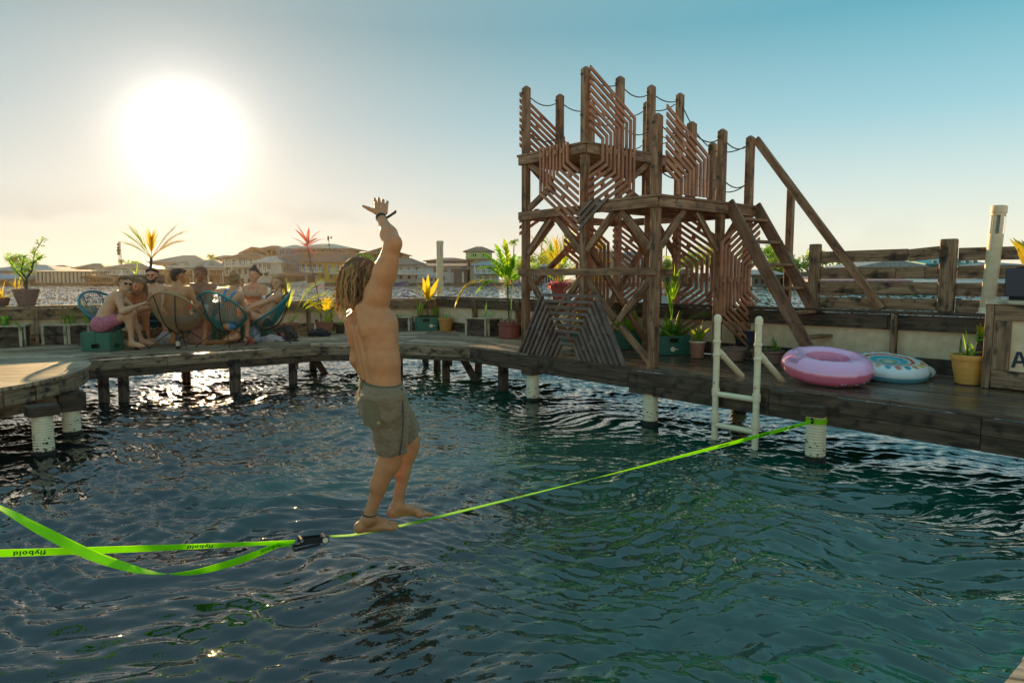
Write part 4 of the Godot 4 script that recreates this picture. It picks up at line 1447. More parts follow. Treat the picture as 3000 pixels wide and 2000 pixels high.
	for i in 19:
		var a := -PI / 2 + PI * i / 18.0
		prof.append([0.33 + cos(a) * 0.13, 0.10 + sin(a) * 0.10])
	prof.append_array([[0.22, 0.19], [0.10, 0.175], [0.001, 0.172]])
	fg.lathe(prof, 64)
	for i in fg.v.size():
		var p := fg.v[i]
		var a := atan2(p.z, p.x)
		var r := Vector2(p.x, p.z).length()
		if r > 0.30: fg.v[i] += Vector3(p.x / r, 0, p.z / r) * -0.012 * absf(sin(a * 11.0)) + Vector3.UP * crease.get_noise_3d(p.x * 3, p.y, p.z * 3) * 0.012
		fg.uv[i] = Vector2(0.5 + p.x / 0.96, 0.5 + p.z / 0.96)
	put("body", fg.mesh(), wm, wf, Transform3D(Basis(Vector3.RIGHT, 0.15).scaled(Vector3.ONE * 0.87), Vector3(0, 0.035, 0)))
	var band := Geo.new()
	band.lathe([[0.44, 0.035], [0.459, 0.06], [0.466, 0.09]], 64)
	put("band", band.mesh(), mat("teal_vinyl", lin(0.10, 0.32, 0.36), 0.35), wf, Transform3D(Basis(Vector3.RIGHT, 0.15).scaled(Vector3.ONE * 0.87), Vector3(0, 0.031, 0)))
	var lump := Geo.new()
	lump.ball(Vector3(-0.05, 0.13, -0.36), Vector3(0.20, 0.08, 0.09), 18, 10)
	lump.ball(Vector3(0.38, 0.075, 0.02), Vector3(0.10, 0.07, 0.14), 16, 9)
	put("side_chamber", lump.mesh(), mat("plain_vinyl", lin(0.62, 0.62, 0.60), 0.3), wf)


# ---------------------------------------------------------------- cabinet
func make_cabinet() -> void:
	var o := Vector3(4.60, DECK, -6.56)
	var t := thing("bar_cabinet", "weathered wooden counter with cream panel and lettering at right edge", "counter", o)
	var w: Material = mats["fence_wood"]
	var x := RIGHT
	var z := -BACK                    # the front faces the pool
	var P := func(a: float, y: float, c: float) -> Vector3: return x * a + Vector3.UP * y - z * c
	put("panel", box_mesh(Vector3(1.5, 0.62, 0.03), 0.002), mats["plaster"], t, along(P.call(0.02, 0.42, 0.03), P.call(1.5, 0.42, 0.03)))
	beam("frame_post", P.call(0.0, 0.002, 0.01), P.call(0.0, 0.81, 0.01), 0.05, 0.07, w, t, x)
	beam("frame_post", P.call(0.115, 0.19, 0.01), P.call(0.115, 0.655, 0.01), 0.045, 0.13, w, t, x)
	beam("frame_post", P.call(-0.01, 0.002, 0.5), P.call(-0.01, 0.81, 0.5), 0.05, 0.07, w, t, x)
	beam("top_rail", P.call(0.04, 0.735, 0.01), P.call(1.5, 0.735, 0.01), 0.045, 0.15, w, t)
	beam("kick_board", P.call(0.04, 0.10, 0.01), P.call(1.5, 0.10, 0.01), 0.045, 0.17, w, t)
	for k in 4:
		beam("side_board", P.call(-0.01, 0.10 + k * 0.2, 0.04), P.call(-0.01, 0.10 + k * 0.2, 0.48), 0.03, 0.19, w, t)
	beam("counter_top", P.call(-0.03, 0.832, 0.26), P.call(1.5, 0.832, 0.26), 0.58, 0.04, mats["pale_slat"], t)
	var word := lettering("AS", 0.155, 0.002)
	(word.font as SystemFont).font_italic = true
	put("lettering", word, mats["ink"], t, Transform3D(Basis(x, Vector3.UP, z) * Basis(Vector3.BACK, 0.08), P.call(0.31, 0.30, 0.012)))
	var pt := thing("planter_box", "dark navy square planter standing on the wooden counter", "planter", o + P.call(0.25, 0.853, 0.28), 0.1)
	pt.rotation.y = -0.88
	var g := Geo.new()
	g.box(Vector3(0.36, 0.27, 0.3), Transform3D(Basis(), Vector3(0, 0.165, 0)), 0.008)
	put("box", g.mesh(), mat("navy_glaze", lin(0.012, 0.018, 0.04), 0.35), pt)
	var s := Geo.new()
	s.box(Vector3(0.3, 0.03, 0.24), Transform3D(Basis(), Vector3(0, 0.015, 0)))
	put("foot", s.mesh(), mats["soil"], pt)
	var e := Geo.new()
	e.ball(Vector3(0, 0.29, 0), Vector3(0.16, 0.05, 0.13), 12, 6)
	put("soil", e.mesh(), mats["soil"], pt)
	var lf := Geo.new()
	for i in 14: lf.blade(Vector3(rng.randf_range(-0.06, 0.06), 0.32, rng.randf_range(-0.05, 0.05)), Vector3(rng.randf_range(-0.5, 0.5), 1, rng.randf_range(-0.5, 0.5)), Vector3.BACK, rng.randf_range(0.2, 0.4), 0.05, 0.5)
	put("leaves", lf.mesh(), leaf_mat("yellow_leaf"), pt)


# ---------------------------------------------------------------- plants
func leaf_mat(k: String) -> StandardMaterial3D:
	var d := {"green_leaf": [[0.03, 0.075, 0.012], [0.20, 0.34, 0.02]], "yellow_leaf": [[0.30, 0.24, 0.012], [0.80, 0.60, 0.03]], "lime_leaf": [[0.10, 0.17, 0.015], [0.42, 0.50, 0.03]], "dark_leaf": [[0.018, 0.045, 0.012], [0.05, 0.10, 0.015]],
			"red_leaf": [[0.17, 0.040, 0.030], [0.50, 0.14, 0.085]], "dry_leaf": [[0.17, 0.11, 0.055], [0.30, 0.18, 0.07]], "plum_leaf": [[0.14, 0.04, 0.055], [0.35, 0.10, 0.12]], "amber_flower": [[0.42, 0.18, 0.02], [0.8, 0.35, 0.05]]}
	var q: Array = d[k]
	var m := mat(k, lin(q[0][0], q[0][1], q[0][2]), 0.45)
	m.backlight_enabled = true
	var top: float = maxf(q[1][0], q[1][1])
	m.backlight = lin(q[1][0] / top, q[1][1] / top, q[1][2] / top)
	return m


func vec(az: float, el: float) -> Vector3:
	return Vector3(cos(az) * cos(el), sin(el), sin(az) * cos(el))


# a feather palm frond: a bent stalk with leaflets on both sides
func frond(parent: Node3D, base: Vector3, dir: Vector3, length: float, droop: float, leaflet: float, n: int, mk: String, called := "frond", bare := 0.25, spread := 0.9) -> void:
	var g := Geo.new()
	var pts := []
	var d := dir.normalized()
	var p := base
	var ds := []
	for i in 13:
		pts.append(p); ds.append(d)
		d = (d + Vector3.DOWN * droop / 12.0 * (0.5 + i / 12.0)).normalized()
		p += d * length / 12.0
	var rad := []
	for i in 13: rad.append(lerpf(0.007, 0.0015, i / 12.0))
	g.tube(pts, rad, 5, false)
	for i in n:
		var u := bare + (1.0 - bare) * (i + 0.5) / n
		var k := u * 12.0
		var q: Vector3 = pts[int(k)].lerp(pts[mini(int(k) + 1, 12)], fmod(k, 1.0))
		var dd: Vector3 = ds[int(k)]
		var side := dd.cross(Vector3.UP)
		if side.length() < 0.2: side = dd.cross(Vector3.BACK)
		side = side.normalized()
		var up := side.cross(dd)
		for s in [-1.0, 1.0]:
			var sp := spread * (1.0 - 0.55 * u)
			var ld: Vector3 = (dd * cos(sp) + side * s * sin(sp) + up * rng.randf_range(0.02, 0.28)).normalized()
			g.blade(q, ld, up, leaflet * (1.1 - 0.7 * absf(u - 0.55)) * rng.randf_range(0.85, 1.1), 0.022 * leaflet / 0.3, rng.randf_range(0.2, 0.7), 3, 0.12, 0.0, 1)
	put(called, g.mesh(), leaf_mat(mk), parent)


func stem(parent: Node3D, pts: Array, r0: float, r1: float, m: Material, called := "stem") -> void:
	var g := Geo.new()
	var l := smooth_line(pts, 5)
	var rr := []
	for i in l.size(): rr.append(lerpf(r0, r1, float(i) / (l.size() - 1)))
	g.tube(l, rr, 7, true)
	put(called, g.mesh(), m, parent)


func tuft(parent: Node3D, at: Vector3, n: int, l0: float, l1: float, w: float, droop: float, mk: String, called := "leaves", open := 0.9, spread := 0.04) -> void:
	var g := Geo.new()
	for i in n:
		var az := rng.randf() * TAU
		var el := PI / 2 - rng.randf_range(0.05, open)
		g.blade(at + Vector3(rng.randf_range(-spread, spread), 0, rng.randf_range(-spread, spread)), vec(az, el), vec(az + PI, 0.4), rng.randf_range(l0, l1), w * rng.randf_range(0.7, 1.2), droop * rng.randf_range(0.5, 1.5), 4, 0.2)
	put(called, g.mesh(), leaf_mat(mk), parent)


func single_leaves(parent: Node3D, list: Array, mk: String, w: float, droop: float) -> void:      # [base, direction, length]
	for q in list:
		var g := Geo.new()
		g.blade(q[0], q[1], Vector3.UP if absf((q[1] as Vector3).normalized().y) < 0.9 else Vector3.BACK, q[2], w * rng.randf_range(0.85, 1.15), droop * rng.randf_range(0.6, 1.4), 6, 0.18, rng.randf_range(-0.4, 0.4))
		put("leaf", g.mesh(), leaf_mat(mk), parent)


# a round pot with a rim, its soil inside
func pot(label: String, at: Vector3, r: float, h: float, m: String, group := "", rim := true, rim_mat := "", taper := 0.68) -> Node3D:
	var t := thing("flower_pot", label, "potted plant", at, 0, group)
	var g := Geo.new()
	var prof := [[0.001, 0.003], [r * taper, 0.003], [r * taper + 0.006, 0.012], [r * lerpf(taper, 0.94, 0.35), h * 0.25], [r * lerpf(taper, 0.94, 0.72), h * 0.55], [r * 0.93, h * 0.80]]
	if rim and rim_mat == "": prof.append_array([[r * 0.94, h * 0.82], [r * 1.0, h * 0.83], [r * 1.02, h * 0.97], [r * 1.0, h], [r * 0.93, h], [r * 0.91, h * 0.9]])
	else: prof.append_array([[r * 0.96, h * 0.95], [r * 0.99, h], [r * 0.93, h], [r * 0.9, h * 0.9]])
	g.lathe(prof, 30)
	put("pot", g.mesh(), mats[m], t)
	if rim_mat != "":
		var k := Geo.new()
		k.lathe([[r * 0.97, h * 0.88], [r * 1.04, h * 0.90], [r * 1.07, h * 0.985], [r * 1.03, h * 1.0], [r * 0.95, h * 1.0]], 30)
		put("rim", k.mesh(), mats[rim_mat], t)
	var s := Geo.new()
	s.lathe([[r * 0.92, h * 0.90], [r * 0.6, h * 0.93], [0.001, h * 0.95]], 20)
	put("soil", s.mesh(), mats["soil"], t)
	return t


func bottle_crate(label: String, at: Vector3, turn: float, cat: String, group := "") -> Node3D:
	var t := thing("plastic_crate", label, cat, at, turn, group)
	var m: Material = mats["crate_green"]
	var w := 0.46; var d := 0.30; var h := 0.27; var k := 0.012
	put("bottom", box_mesh(Vector3(w, k, d)), m, t, Transform3D(Basis(), Vector3(0, k / 2 + 0.002, 0)))
	for s in [-1.0, 1.0]:
		for q in [["long", w, d / 2 * s, Vector3.RIGHT, Vector3.BACK], ["short", d - 2 * k - 0.002, w / 2 * s, Vector3.BACK, Vector3.RIGHT]]:
			var g := Geo.new()
			var l: float = q[1]
			var b := Basis(q[3], Vector3.UP, (q[3] as Vector3).cross(Vector3.UP))
			var o: Vector3 = (q[4] as Vector3) * (float(q[2]) - s * k / 2)
			var hole := 0.13 if q[0] == "long" else 0.11
			g.box(Vector3(l, h * 0.62, k), Transform3D(b, o + Vector3.UP * (h * 0.31 + 0.004)))
			g.box(Vector3(l, h * 0.14, k), Transform3D(b, o + Vector3.UP * (h * 0.93)))
			for e in [-1.0, 1.0]: g.box(Vector3((l - hole) / 2, h * 0.25, k), Transform3D(b, o + b.x * (e * (l + hole) / 4) + Vector3.UP * (h * 0.74)))
			for e in [-1.0, 0.0, 1.0]: g.box(Vector3(0.02, h * 0.55, 0.008), Transform3D(b, o + b.x * (e * l * 0.46) + (q[4] as Vector3) * s * 0.009 + Vector3.UP * (h * 0.32)))
			put("side_wall", g.mesh(), m, t)
	return t


func crate_mark(t: Node3D, off := Vector3(0.0, 0.10, 0.158)) -> void:
	var c := Geo.new()
	c.lathe([[0.001, 0.0], [0.034, 0.0], [0.034, 0.001], [0.001, 0.001]], 20)
	c.box(Vector3(0.05, 0.001, 0.012), Transform3D(Basis(), Vector3(0.05, 0.0008, 0)), 0.0)
	put("emblem", c.mesh(), mats["pvc"], t, Transform3D(Basis(Vector3.RIGHT, PI / 2), off))


# a planter made of dark boards between pale upright battens
func slat_planter(label: String, at: Vector3, turn: float, faces: Array, h: float, group := "slatted wooden planters by the wall") -> Node3D:
	var t := thing("wooden_planter", label, "planter", at, turn, group)
	var dk: Material = mats["piling_wood"]
	for f in faces:                # [from, to] in x-z, seen from outside
		var a := Vector3(f[0].x, 0, f[0].y)
		var b := Vector3(f[1].x, 0, f[1].y)
		var n := Vector3.UP.cross(b - a).normalized() * -1.0
		var d := (b - a).normalized()
		for k in 2:
			beam("board", a + Vector3.UP * (h * (0.25 + 0.5 * k)), b + Vector3.UP * (h * (0.25 + 0.5 * k)), 0.025, h * 0.49, dk, t)
		for e in [a + d * 0.022, b - d * 0.022]:
			beam("batten", e + n * 0.022 + Vector3.UP * 0.003, e + n * 0.022 + Vector3.UP * (h - 0.012), 0.02, 0.042, mats["pale_slat"], t, d)
		beam("top_trim", a - d * 0.01 + n * 0.01 + Vector3.UP * (h + 0.003), b + d * 0.01 + n * 0.01 + Vector3.UP * (h + 0.003), 0.06, 0.024, mats["pale_slat"], t)
	return t


func make_plants() -> void:
	var W := DECK + 0.62
	# far left: fern in a dark wooden planter
	var fp := slat_planter("dark low wooden planter with arching green fern at far left edge", Vector3(-7.95, DECK, -10.55), 0.35, [[Vector2(-0.35, 0.18), Vector2(0.35, 0.18)], [Vector2(0.35, 0.18), Vector2(0.35, -0.2)]], 0.32)
	tuft(fp, Vector3(0, 0.30, 0), 30, 0.35, 0.62, 0.06, 1.7, "green_leaf", "leaves", 1.1, 0.12)
	# three-sided planter with sprouts
	var p3 := slat_planter("three-sided wooden planter with pale battens and thin sprouts, in front of left wall", Vector3(-7.08, DECK, -10.95), 0.30, [[Vector2(-0.42, 0.02), Vector2(-0.05, 0.08)], [Vector2(-0.05, 0.08), Vector2(0.26, 0.02)], [Vector2(0.26, 0.02), Vector2(0.48, -0.2)]], 0.31)
	var so := Geo.new()
	so.box(Vector3(0.8, 0.02, 0.16), Transform3D(Basis(), Vector3(0.0, 0.27, -0.08)))
	put("soil", so.mesh(), mats["soil"], p3)
	tuft(p3, Vector3(-0.05, 0.28, -0.03), 14, 0.15, 0.32, 0.018, 0.3, "green_leaf", "leaves", 0.4, 0.08)
	tuft(p3, Vector3(0.22, 0.28, -0.05), 18, 0.15, 0.5, 0.012, 0.5, "lime_leaf", "leaves", 0.5, 0.06)
	for q in [[-0.18, 0.5, 0.0], [-0.03, 0.55, 0.02], [0.33, 0.56, -0.06]]:
		stem(p3, [Vector3(q[0] * 0.7, 0.27, q[2]), Vector3(q[0], 0.4, q[2] + 0.02), Vector3(q[0] * 1.1, q[1], q[2])], 0.004, 0.002, leaf_mat("dry_leaf"))
		tuft(p3, Vector3(q[0] * 1.1, q[1], q[2]), 5, 0.03, 0.06, 0.035, 0.4, "amber_flower", "flower", 1.3, 0.004)
	# shrub in a rosy pot on the wall
	var sp := pot("rosy clay pot with crooked little tree, standing on the left wall", Vector3(-7.72, W + 0.002, -10.86), 0.185, 0.265, "dull_pot", "", true, "", 0.60)
	var bk: Material = mats["piling_wood"]
	var tips := []
	for b in [[Vector3(0.0, 0.36, 0), Vector3(-0.04, 0.62, 0), Vector3(-0.20, 0.86, 0.02), Vector3(-0.33, 1.15, 0.05)], [Vector3(0.03, 0.36, 0), Vector3(0.06, 0.66, 0.02), Vector3(0.17, 0.84, 0.0), Vector3(0.20, 1.05, -0.03), Vector3(0.30, 1.34, 0), Vector3(0.56, 1.66, 0.03)], [Vector3(0.06, 0.68, 0.02), Vector3(-0.02, 0.82, 0.05), Vector3(-0.01, 1.0, 0.03), Vector3(0.10, 1.22, 0.08)], [Vector3(0.19, 0.95, 0), Vector3(0.30, 1.06, 0.04), Vector3(0.52, 1.22, 0.05)], [Vector3(0.17, 0.84, 0), Vector3(0.02, 0.9, -0.05), Vector3(-0.12, 0.94, -0.04)]]:
		for q in b.size(): b[q] = Vector3(b[q].x * 0.62, 0.24 + (b[q].y - 0.36) * 0.62, b[q].z)
		stem(sp, b, 0.018, 0.004, bk, "branch")
		tips.append(smooth_line(b, 6))
	var lg := Geo.new()
	for k in tips.size():
		var l: Array = tips[k]
		for i in range(int(l.size() * (0.35 if k != 1 else 0.30)), l.size()):
			for j in 8 if k != 4 else 3:
				if rng.randf() < 0.35 and k == 1: continue
				var dr := vec(rng.randf() * TAU, rng.randf_range(-0.4, 1.0))
				lg.blade(l[i] + dr * rng.randf_range(0.0, 0.05), dr, Vector3.UP, rng.randf_range(0.045, 0.085), 0.034, 0.3, 2, 0.15)
	put("foliage", lg.mesh(), leaf_mat("green_leaf"), sp)
	tuft(sp, Vector3(-0.10, 0.25, 0.05), 7, 0.1, 0.35, 0.02, 0.8, "yellow_leaf", "leaves", 0.6, 0.03)
	# yellow plant at the very left edge of the wall
	var yl := thing("flower_pot", "spindly yellow plant on the wall at the left edge of the view", "potted plant", Vector3(-8.02, W + 0.002, -10.72))
	var yg := Geo.new()
	yg.lathe([[0.001, 0.002], [0.09, 0.002], [0.12, 0.12], [0.128, 0.13], [0.115, 0.13], [0.11, 0.12], [0.001, 0.12]], 20)
	put("pot", yg.mesh(), mats["dull_pot"], yl)
	tuft(yl, Vector3(0, 0.12, 0), 12, 0.15, 0.34, 0.03, 1.1, "yellow_leaf", "leaves", 1.2, 0.03)
	# tall dark planter on the wall with a young palm
	var tp := thing("wooden_planter", "tall square dark wooden planter with fan of palm fronds, on the wall behind the men", "planter", Vector3(-6.33, W + 0.002, -11.80), 0.5)
	for k in 2:
		put("board", box_mesh(Vector3(0.60, 0.19, 0.36)), mats["fascia_wood"], tp, Transform3D(Basis(), Vector3(0, 0.20 + 0.195 * k, 0)))
	put("pedestal", box_mesh(Vector3(0.44, 0.10, 0.30)), mats["fence_wood"], tp, Transform3D(Basis(), Vector3(0.12, 0.051, 0)))
	var yy := Vector3(0.10, 0.49, 0)
	stem(tp, [yy, yy + Vector3(0.0, 0.12, 0), yy + Vector3(0.02, 0.30, 0)], 0.032, 0.02, bk, "trunk")
	for q in [[2.9, 0.98, 0.50, 0.55], [2.6, 1.10, 0.52, 0.5], [3.1, 0.80, 0.42, 0.6], [0.25, 0.92, 0.66, 0.6], [0.0, 1.08, 0.62, 0.5], [1.4, 1.35, 0.36, 0.3], [0.5, 0.80, 0.6, 0.8]]:
		frond(tp, yy + Vector3(0.02, 0.28, 0), vec(q[0], q[1]), q[2], q[3], 0.26, 17, "lime_leaf" if q[0] > 2 else "yellow_leaf", "frond", 0.3, 0.42)
	tuft(tp, Vector3(-0.12, 0.48, 0.08), 4, 0.16, 0.28, 0.03, 0.8, "lime_leaf", "leaves", 0.8, 0.02)
	# terracotta pot with a red cordyline and a yellow palm
	var rc := pot("terracotta pot with tall thin red-leaved cordyline and yellow palm fronds, left of the slackliner", Vector3(-3.53, DECK, -12.80), 0.17, 0.24, "terracotta", "", true, "", 0.72)
	stem(rc, [Vector3(-0.05, 0.2, 0), Vector3(-0.10, 0.75, 0.02), Vector3(-0.20, 1.25, 0.03), Vector3(-0.27, 1.62, 0)], 0.010, 0.006, bk)
	var rl := []
	for i in 16:
		var az := i * 2.4
		rl.append([Vector3(-0.27, 1.55 + 0.011 * i, 0), vec(az, -0.1 + 0.08 * i), rng.randf_range(0.32, 0.46)])
	single_leaves(rc, rl, "red_leaf", 0.058, 0.35)
	single_leaves(rc, [[Vector3(-0.10, 0.85, 0.02), vec(0.2, 0.7), 0.18], [Vector3(-0.10, 0.85, 0.02), vec(3.0, 0.9), 0.2]], "plum_leaf", 0.05, 0.4)
	for q in [[2.4, 1.1, 0.50], [0.4, 0.75, 0.55], [1.2, 1.2, 0.5], [3.6, 0.9, 0.42], [5.5, 1.0, 0.5]]:
		frond(rc, Vector3(0.03, 0.24, 0.0), vec(q[0], q[1]), q[2], 0.9, 0.24, 13, "yellow_leaf", "frond", 0.35, 0.7)
	tuft(rc, Vector3(0.08, 0.22, 0.05), 10, 0.15, 0.3, 0.03, 0.5, "lime_leaf", "leaves", 0.6, 0.04)
	var bl := pot("small black pot behind the terracotta cordyline pot", Vector3(-3.30, DECK, -13.05), 0.10, 0.17, "soil", "", false)
	tuft(bl, Vector3(0, 0.15, 0), 7, 0.10, 0.22, 0.02, 0.5, "green_leaf")
	# slatted planter behind the slackliner's hip, with succulents
	var b2 := slat_planter("pale-topped wooden planter with blue-green succulents, right behind the slackliner", Vector3(-2.30, DECK, -13.75), 0.02, [[Vector2(-0.34, 0.14), Vector2(0.26, 0.14)], [Vector2(0.26, 0.14), Vector2(0.26, -0.14)]], 0.27)
	tuft(b2, Vector3(-0.05, 0.26, 0), 40, 0.04, 0.10, 0.03, 0.9, "dark_leaf", "leaves", 1.3, 0.18)
	# green crate with yellow broad leaves
	var gc := bottle_crate("green bottle crate planted with a bright yellow broad-leaved plant, beside orange pot", Vector3(-1.73, DECK, -13.85), 0.03, "planter", "green bottle crates used as planters")
	crate_mark(gc, Vector3(0.10, 0.10, 0.1585))
	var sg := Geo.new()
	sg.ball(Vector3(0, 0.25, 0), Vector3(0.235, 0.055, 0.155), 16, 6)
	put("soil", sg.mesh(), mats["soil"], gc)
	stem(gc, [Vector3(0.03, 0.25, 0), Vector3(0.01, 0.45, 0), Vector3(0.02, 0.62, 0)], 0.016, 0.012, bk, "trunk")
	var tl := []
	for q in [[2.9, 0.75, 0.52], [2.6, 1.05, 0.48], [0.35, 0.80, 0.45], [0.1, 1.15, 0.52], [1.4, 1.35, 0.58], [4.6, 1.3, 0.42], [4.2, 0.9, 0.38], [5.6, 0.95, 0.42], [1.9, 1.2, 0.5], [0.8, 0.1, 0.26]]:
		tl.append([Vector3(0.02, 0.58 + rng.randf() * 0.05, 0), vec(q[0], q[1]), q[2]])
	single_leaves(gc, tl, "yellow_leaf", 0.105, 0.30)
	tuft(gc, Vector3(-0.14, 0.27, 0.04), 9, 0.2, 0.38, 0.035, 0.35, "lime_leaf", "leaves", 0.45, 0.04)
	tuft(gc, Vector3(0.18, 0.27, 0.04), 8, 0.1, 0.26, 0.035, 0.35, "green_leaf", "leaves", 0.5, 0.04)
	# orange pot
	var op := pot("orange clay pot with sparse seedlings, right of the yellow-leaved crate", Vector3(-1.32, DECK, -13.55), 0.155, 0.265, "orange_pot")
	tuft(op, Vector3(0, 0.25, 0), 26, 0.05, 0.16, 0.014, 0.8, "green_leaf", "leaves", 1.3, 0.09)
	# slatted planter with grass
	var gp := slat_planter("wooden planter with pale battens and wispy grass, left of the red palm pot", Vector3(-0.52, DECK, -12.55), -0.30, [[Vector2(-0.32, 0.1), Vector2(0.12, 0.16)], [Vector2(0.12, 0.16), Vector2(0.34, -0.02)]], 0.32)
	tuft(gp, Vector3(0.05, 0.30, 0), 26, 0.15, 0.38, 0.010, 0.6, "dark_leaf", "leaves", 0.9, 0.10)
	# red pot with a broad palm
	var rp := pot("dark red pot with green fishtail palm arching left, beside the tower's left post", Vector3(-0.05, DECK, -11.98), 0.20, 0.27, "red_pot", "", true, "", 0.86)
	stem(rp, [Vector3(0, 0.25, 0), Vector3(-0.02, 0.7, 0), Vector3(-0.03, 1.0, 0)], 0.016, 0.010, bk, "trunk")
	stem(rp, [Vector3(0.03, 0.25, 0), Vector3(0.04, 0.7, 0), Vector3(0.05, 1.05, 0)], 0.010, 0.008, leaf_mat("green_leaf"), "trunk")
	for q in [[2.6, 1.05, 0.85, 1.1], [2.2, 1.25, 0.95, 0.5], [3.2, 0.8, 0.7, 1.6], [1.2, 1.25, 0.7, 0.6], [0.6, 1.0, 0.62, 1.0], [5.0, 1.0, 0.55, 0.9], [4.0, 1.15, 0.75, 0.8], [2.9, 1.2, 0.9, 0.8]]:
		broad_frond(rp, Vector3(-0.01, 0.86, 0), vec(q[0], q[1]), q[2] * 0.68, q[3], "green_leaf")
	broad_frond(rp, Vector3(-0.03, 0.72, 0), vec(2.95, 0.95), 1.05, 2.6, "yellow_leaf")
	broad_frond(rp, Vector3(-0.0, 0.92, 0), vec(2.1, 1.4), 0.60, 0.2, "lime_leaf")
	tuft(rp, Vector3(0.02, 0.96, 0), 16, 0.10, 0.28, 0.02, 2.2, "dry_leaf", "dead_leaves", 1.4, 0.03)
	var gr := Geo.new()
	for i in 40: gr.ball(Vector3(rng.randf_range(-0.14, 0.14), 0.26 + rng.randf() * 0.06, rng.randf_range(-0.14, 0.14)), Vector3.ONE * rng.randf_range(0.02, 0.035), 6, 4)
	put("pebbles", gr.mesh(), mats["dull_pot"], rp).set_meta("kind", "stuff")
	# palm and plum-coloured creeper on the wall behind the tower
	var wp := pot("red pot with spiky green palm and purple trailing leaves, on the wall behind the tower", rd(-3.2, wall_t(-3.2), DECK + 0.69), 0.155, 0.26, "red_pot")
	for i in 19:
		var az := i * 2.4
		frond(wp, Vector3(0, 0.25 + 0.01 * i, 0), vec(az, 0.55 + 0.045 * i), rng.randf_range(0.55, 0.95), 0.7, 0.27, 12, "lime_leaf" if i % 3 else "yellow_leaf", "frond", 0.3, 0.45)
	tuft(wp, Vector3(0, 0.26, 0), 150, 0.05, 0.13, 0.05, 2.4, "plum_leaf", "creeper", 1.55, 0.13)
	# green crates on the wet deck
	var c2 := bottle_crate("green bottle crate with leafy plants and white emblem, between the tower's posts", Vector3(2.22, DECK, -9.50), 0.10, "planter", "green bottle crates used as planters")
	crate_mark(c2, Vector3(-0.02, 0.085, 0.1585))
	tuft(c2, Vector3(0, 0.25, 0), 46, 0.18, 0.42, 0.05, 0.9, "green_leaf", "leaves", 1.0, 0.15)
	frond(c2, Vector3(0.03, 0.3, 0), vec(2.5, 1.35), 0.6, 0.3, 0.34, 9, "green_leaf", "frond", 0.5, 0.3)
	frond(c2, Vector3(0.05, 0.3, 0), vec(0.4, 0.9), 0.55, 1.2, 0.30, 9, "green_leaf", "frond", 0.4, 0.5)
	frond(c2, Vector3(0.0, 0.3, 0), vec(1.5, 1.45), 0.75, 0.15, 0.3, 8, "green_leaf", "frond", 0.6, 0.25)
	var c3 := bottle_crate("green bottle crate with dark leaves, behind the trapezoid slat screen", Vector3(1.72, DECK, -10.25), 0.12, "planter", "green bottle crates used as planters")
	tuft(c3, Vector3(0, 0.25, 0), 34, 0.2, 0.42, 0.06, 0.6, "green_leaf", "leaves", 0.8, 0.13)
	var cm := bottle_crate("green bottle crate with spiky plant, nearest the orange extinguisher under the tower", Vector3(1.05, DECK, -10.75), 0.4, "planter", "green bottle crates used as planters")
	tuft(cm, Vector3(0, 0.25, 0), 20, 0.18, 0.36, 0.05, 0.5, "green_leaf", "leaves", 0.8, 0.13)
	# white-rimmed pot with a bromeliad
	var wr := pot("terracotta pot with cream rim and upright bromeliad, left of the tower's right post", Vector3(2.46, DECK, -9.00), 0.105, 0.235, "terracotta", "", false, "lamp_plastic", 0.72)
	tuft(wr, Vector3(0, 0.22, 0), 13, 0.16, 0.30, 0.062, 0.4, "lime_leaf", "leaves", 0.75, 0.03)
	# bowls beneath the stair
	var bb := pot("dark blue bowl planter with dry twigs, behind the brown bowls under the stair", Vector3(3.22, DECK + 0.16, -9.25), 0.21, 0.20, "blue_pot", "", true, "", 0.75)
	put("stand", box_mesh(Vector3(0.30, 0.155, 0.25)), mats["dark_timber"], bb, Transform3D(Basis(), Vector3(0, -0.079, 0)))
	tuft(bb, Vector3(0, 0.19, 0), 14, 0.15, 0.36, 0.008, 0.3, "dry_leaf", "twigs", 0.5, 0.1)
	var b1 := pot("brown clay bowl with limp tendrils, left of two under the stair", Vector3(2.86, DECK, -8.72), 0.16, 0.17, "dull_pot", "brown clay bowls under the stair", true, "", 0.7)
	tuft(b1, Vector3(0, 0.15, 0), 10, 0.12, 0.30, 0.010, 2.8, "dry_leaf", "tendrils", 1.3, 0.08)
	var b3 := pot("long brown clay bowl with wild grass, in front of the stair foot", Vector3(3.18, DECK, -8.45), 0.20, 0.17, "dull_pot", "brown clay bowls under the stair", true, "", 0.75)
	tuft(b3, Vector3(0, 0.15, 0), 34, 0.12, 0.40, 0.010, 1.8, "dark_leaf", "leaves", 1.2, 0.12)
	tuft(b3, Vector3(0.08, 0.15, 0.05), 9, 0.1, 0.22, 0.03, 1.0, "green_leaf", "leaves", 1.0, 0.05)
	# yellow pot by the cabinet
	var yp := pot("large broken-rimmed yellow clay pot with sprouting stump, beside the counter", Vector3(4.60, DECK, -6.80), 0.172, 0.30, "yellow_pot", "", true, "", 0.66)
	tuft(yp, Vector3(-0.03, 0.28, 0), 9, 0.16, 0.30, 0.022, 0.9, "green_leaf", "leaves", 1.1, 0.05)
	stem(yp, [Vector3(0.08, 0.26, 0), Vector3(0.09, 0.36, 0.01), Vector3(0.10, 0.48, 0)], 0.045, 0.03, bk, "stump")
	tuft(yp, Vector3(0.09, 0.42, 0), 18, 0.10, 0.22, 0.035, 0.9, "green_leaf", "leaves", 1.3, 0.02)
	tuft(yp, Vector3(0.10, 0.46, 0), 4, 0.14, 0.22, 0.05, 0.7, "yellow_leaf", "leaves", 0.7, 0.01)
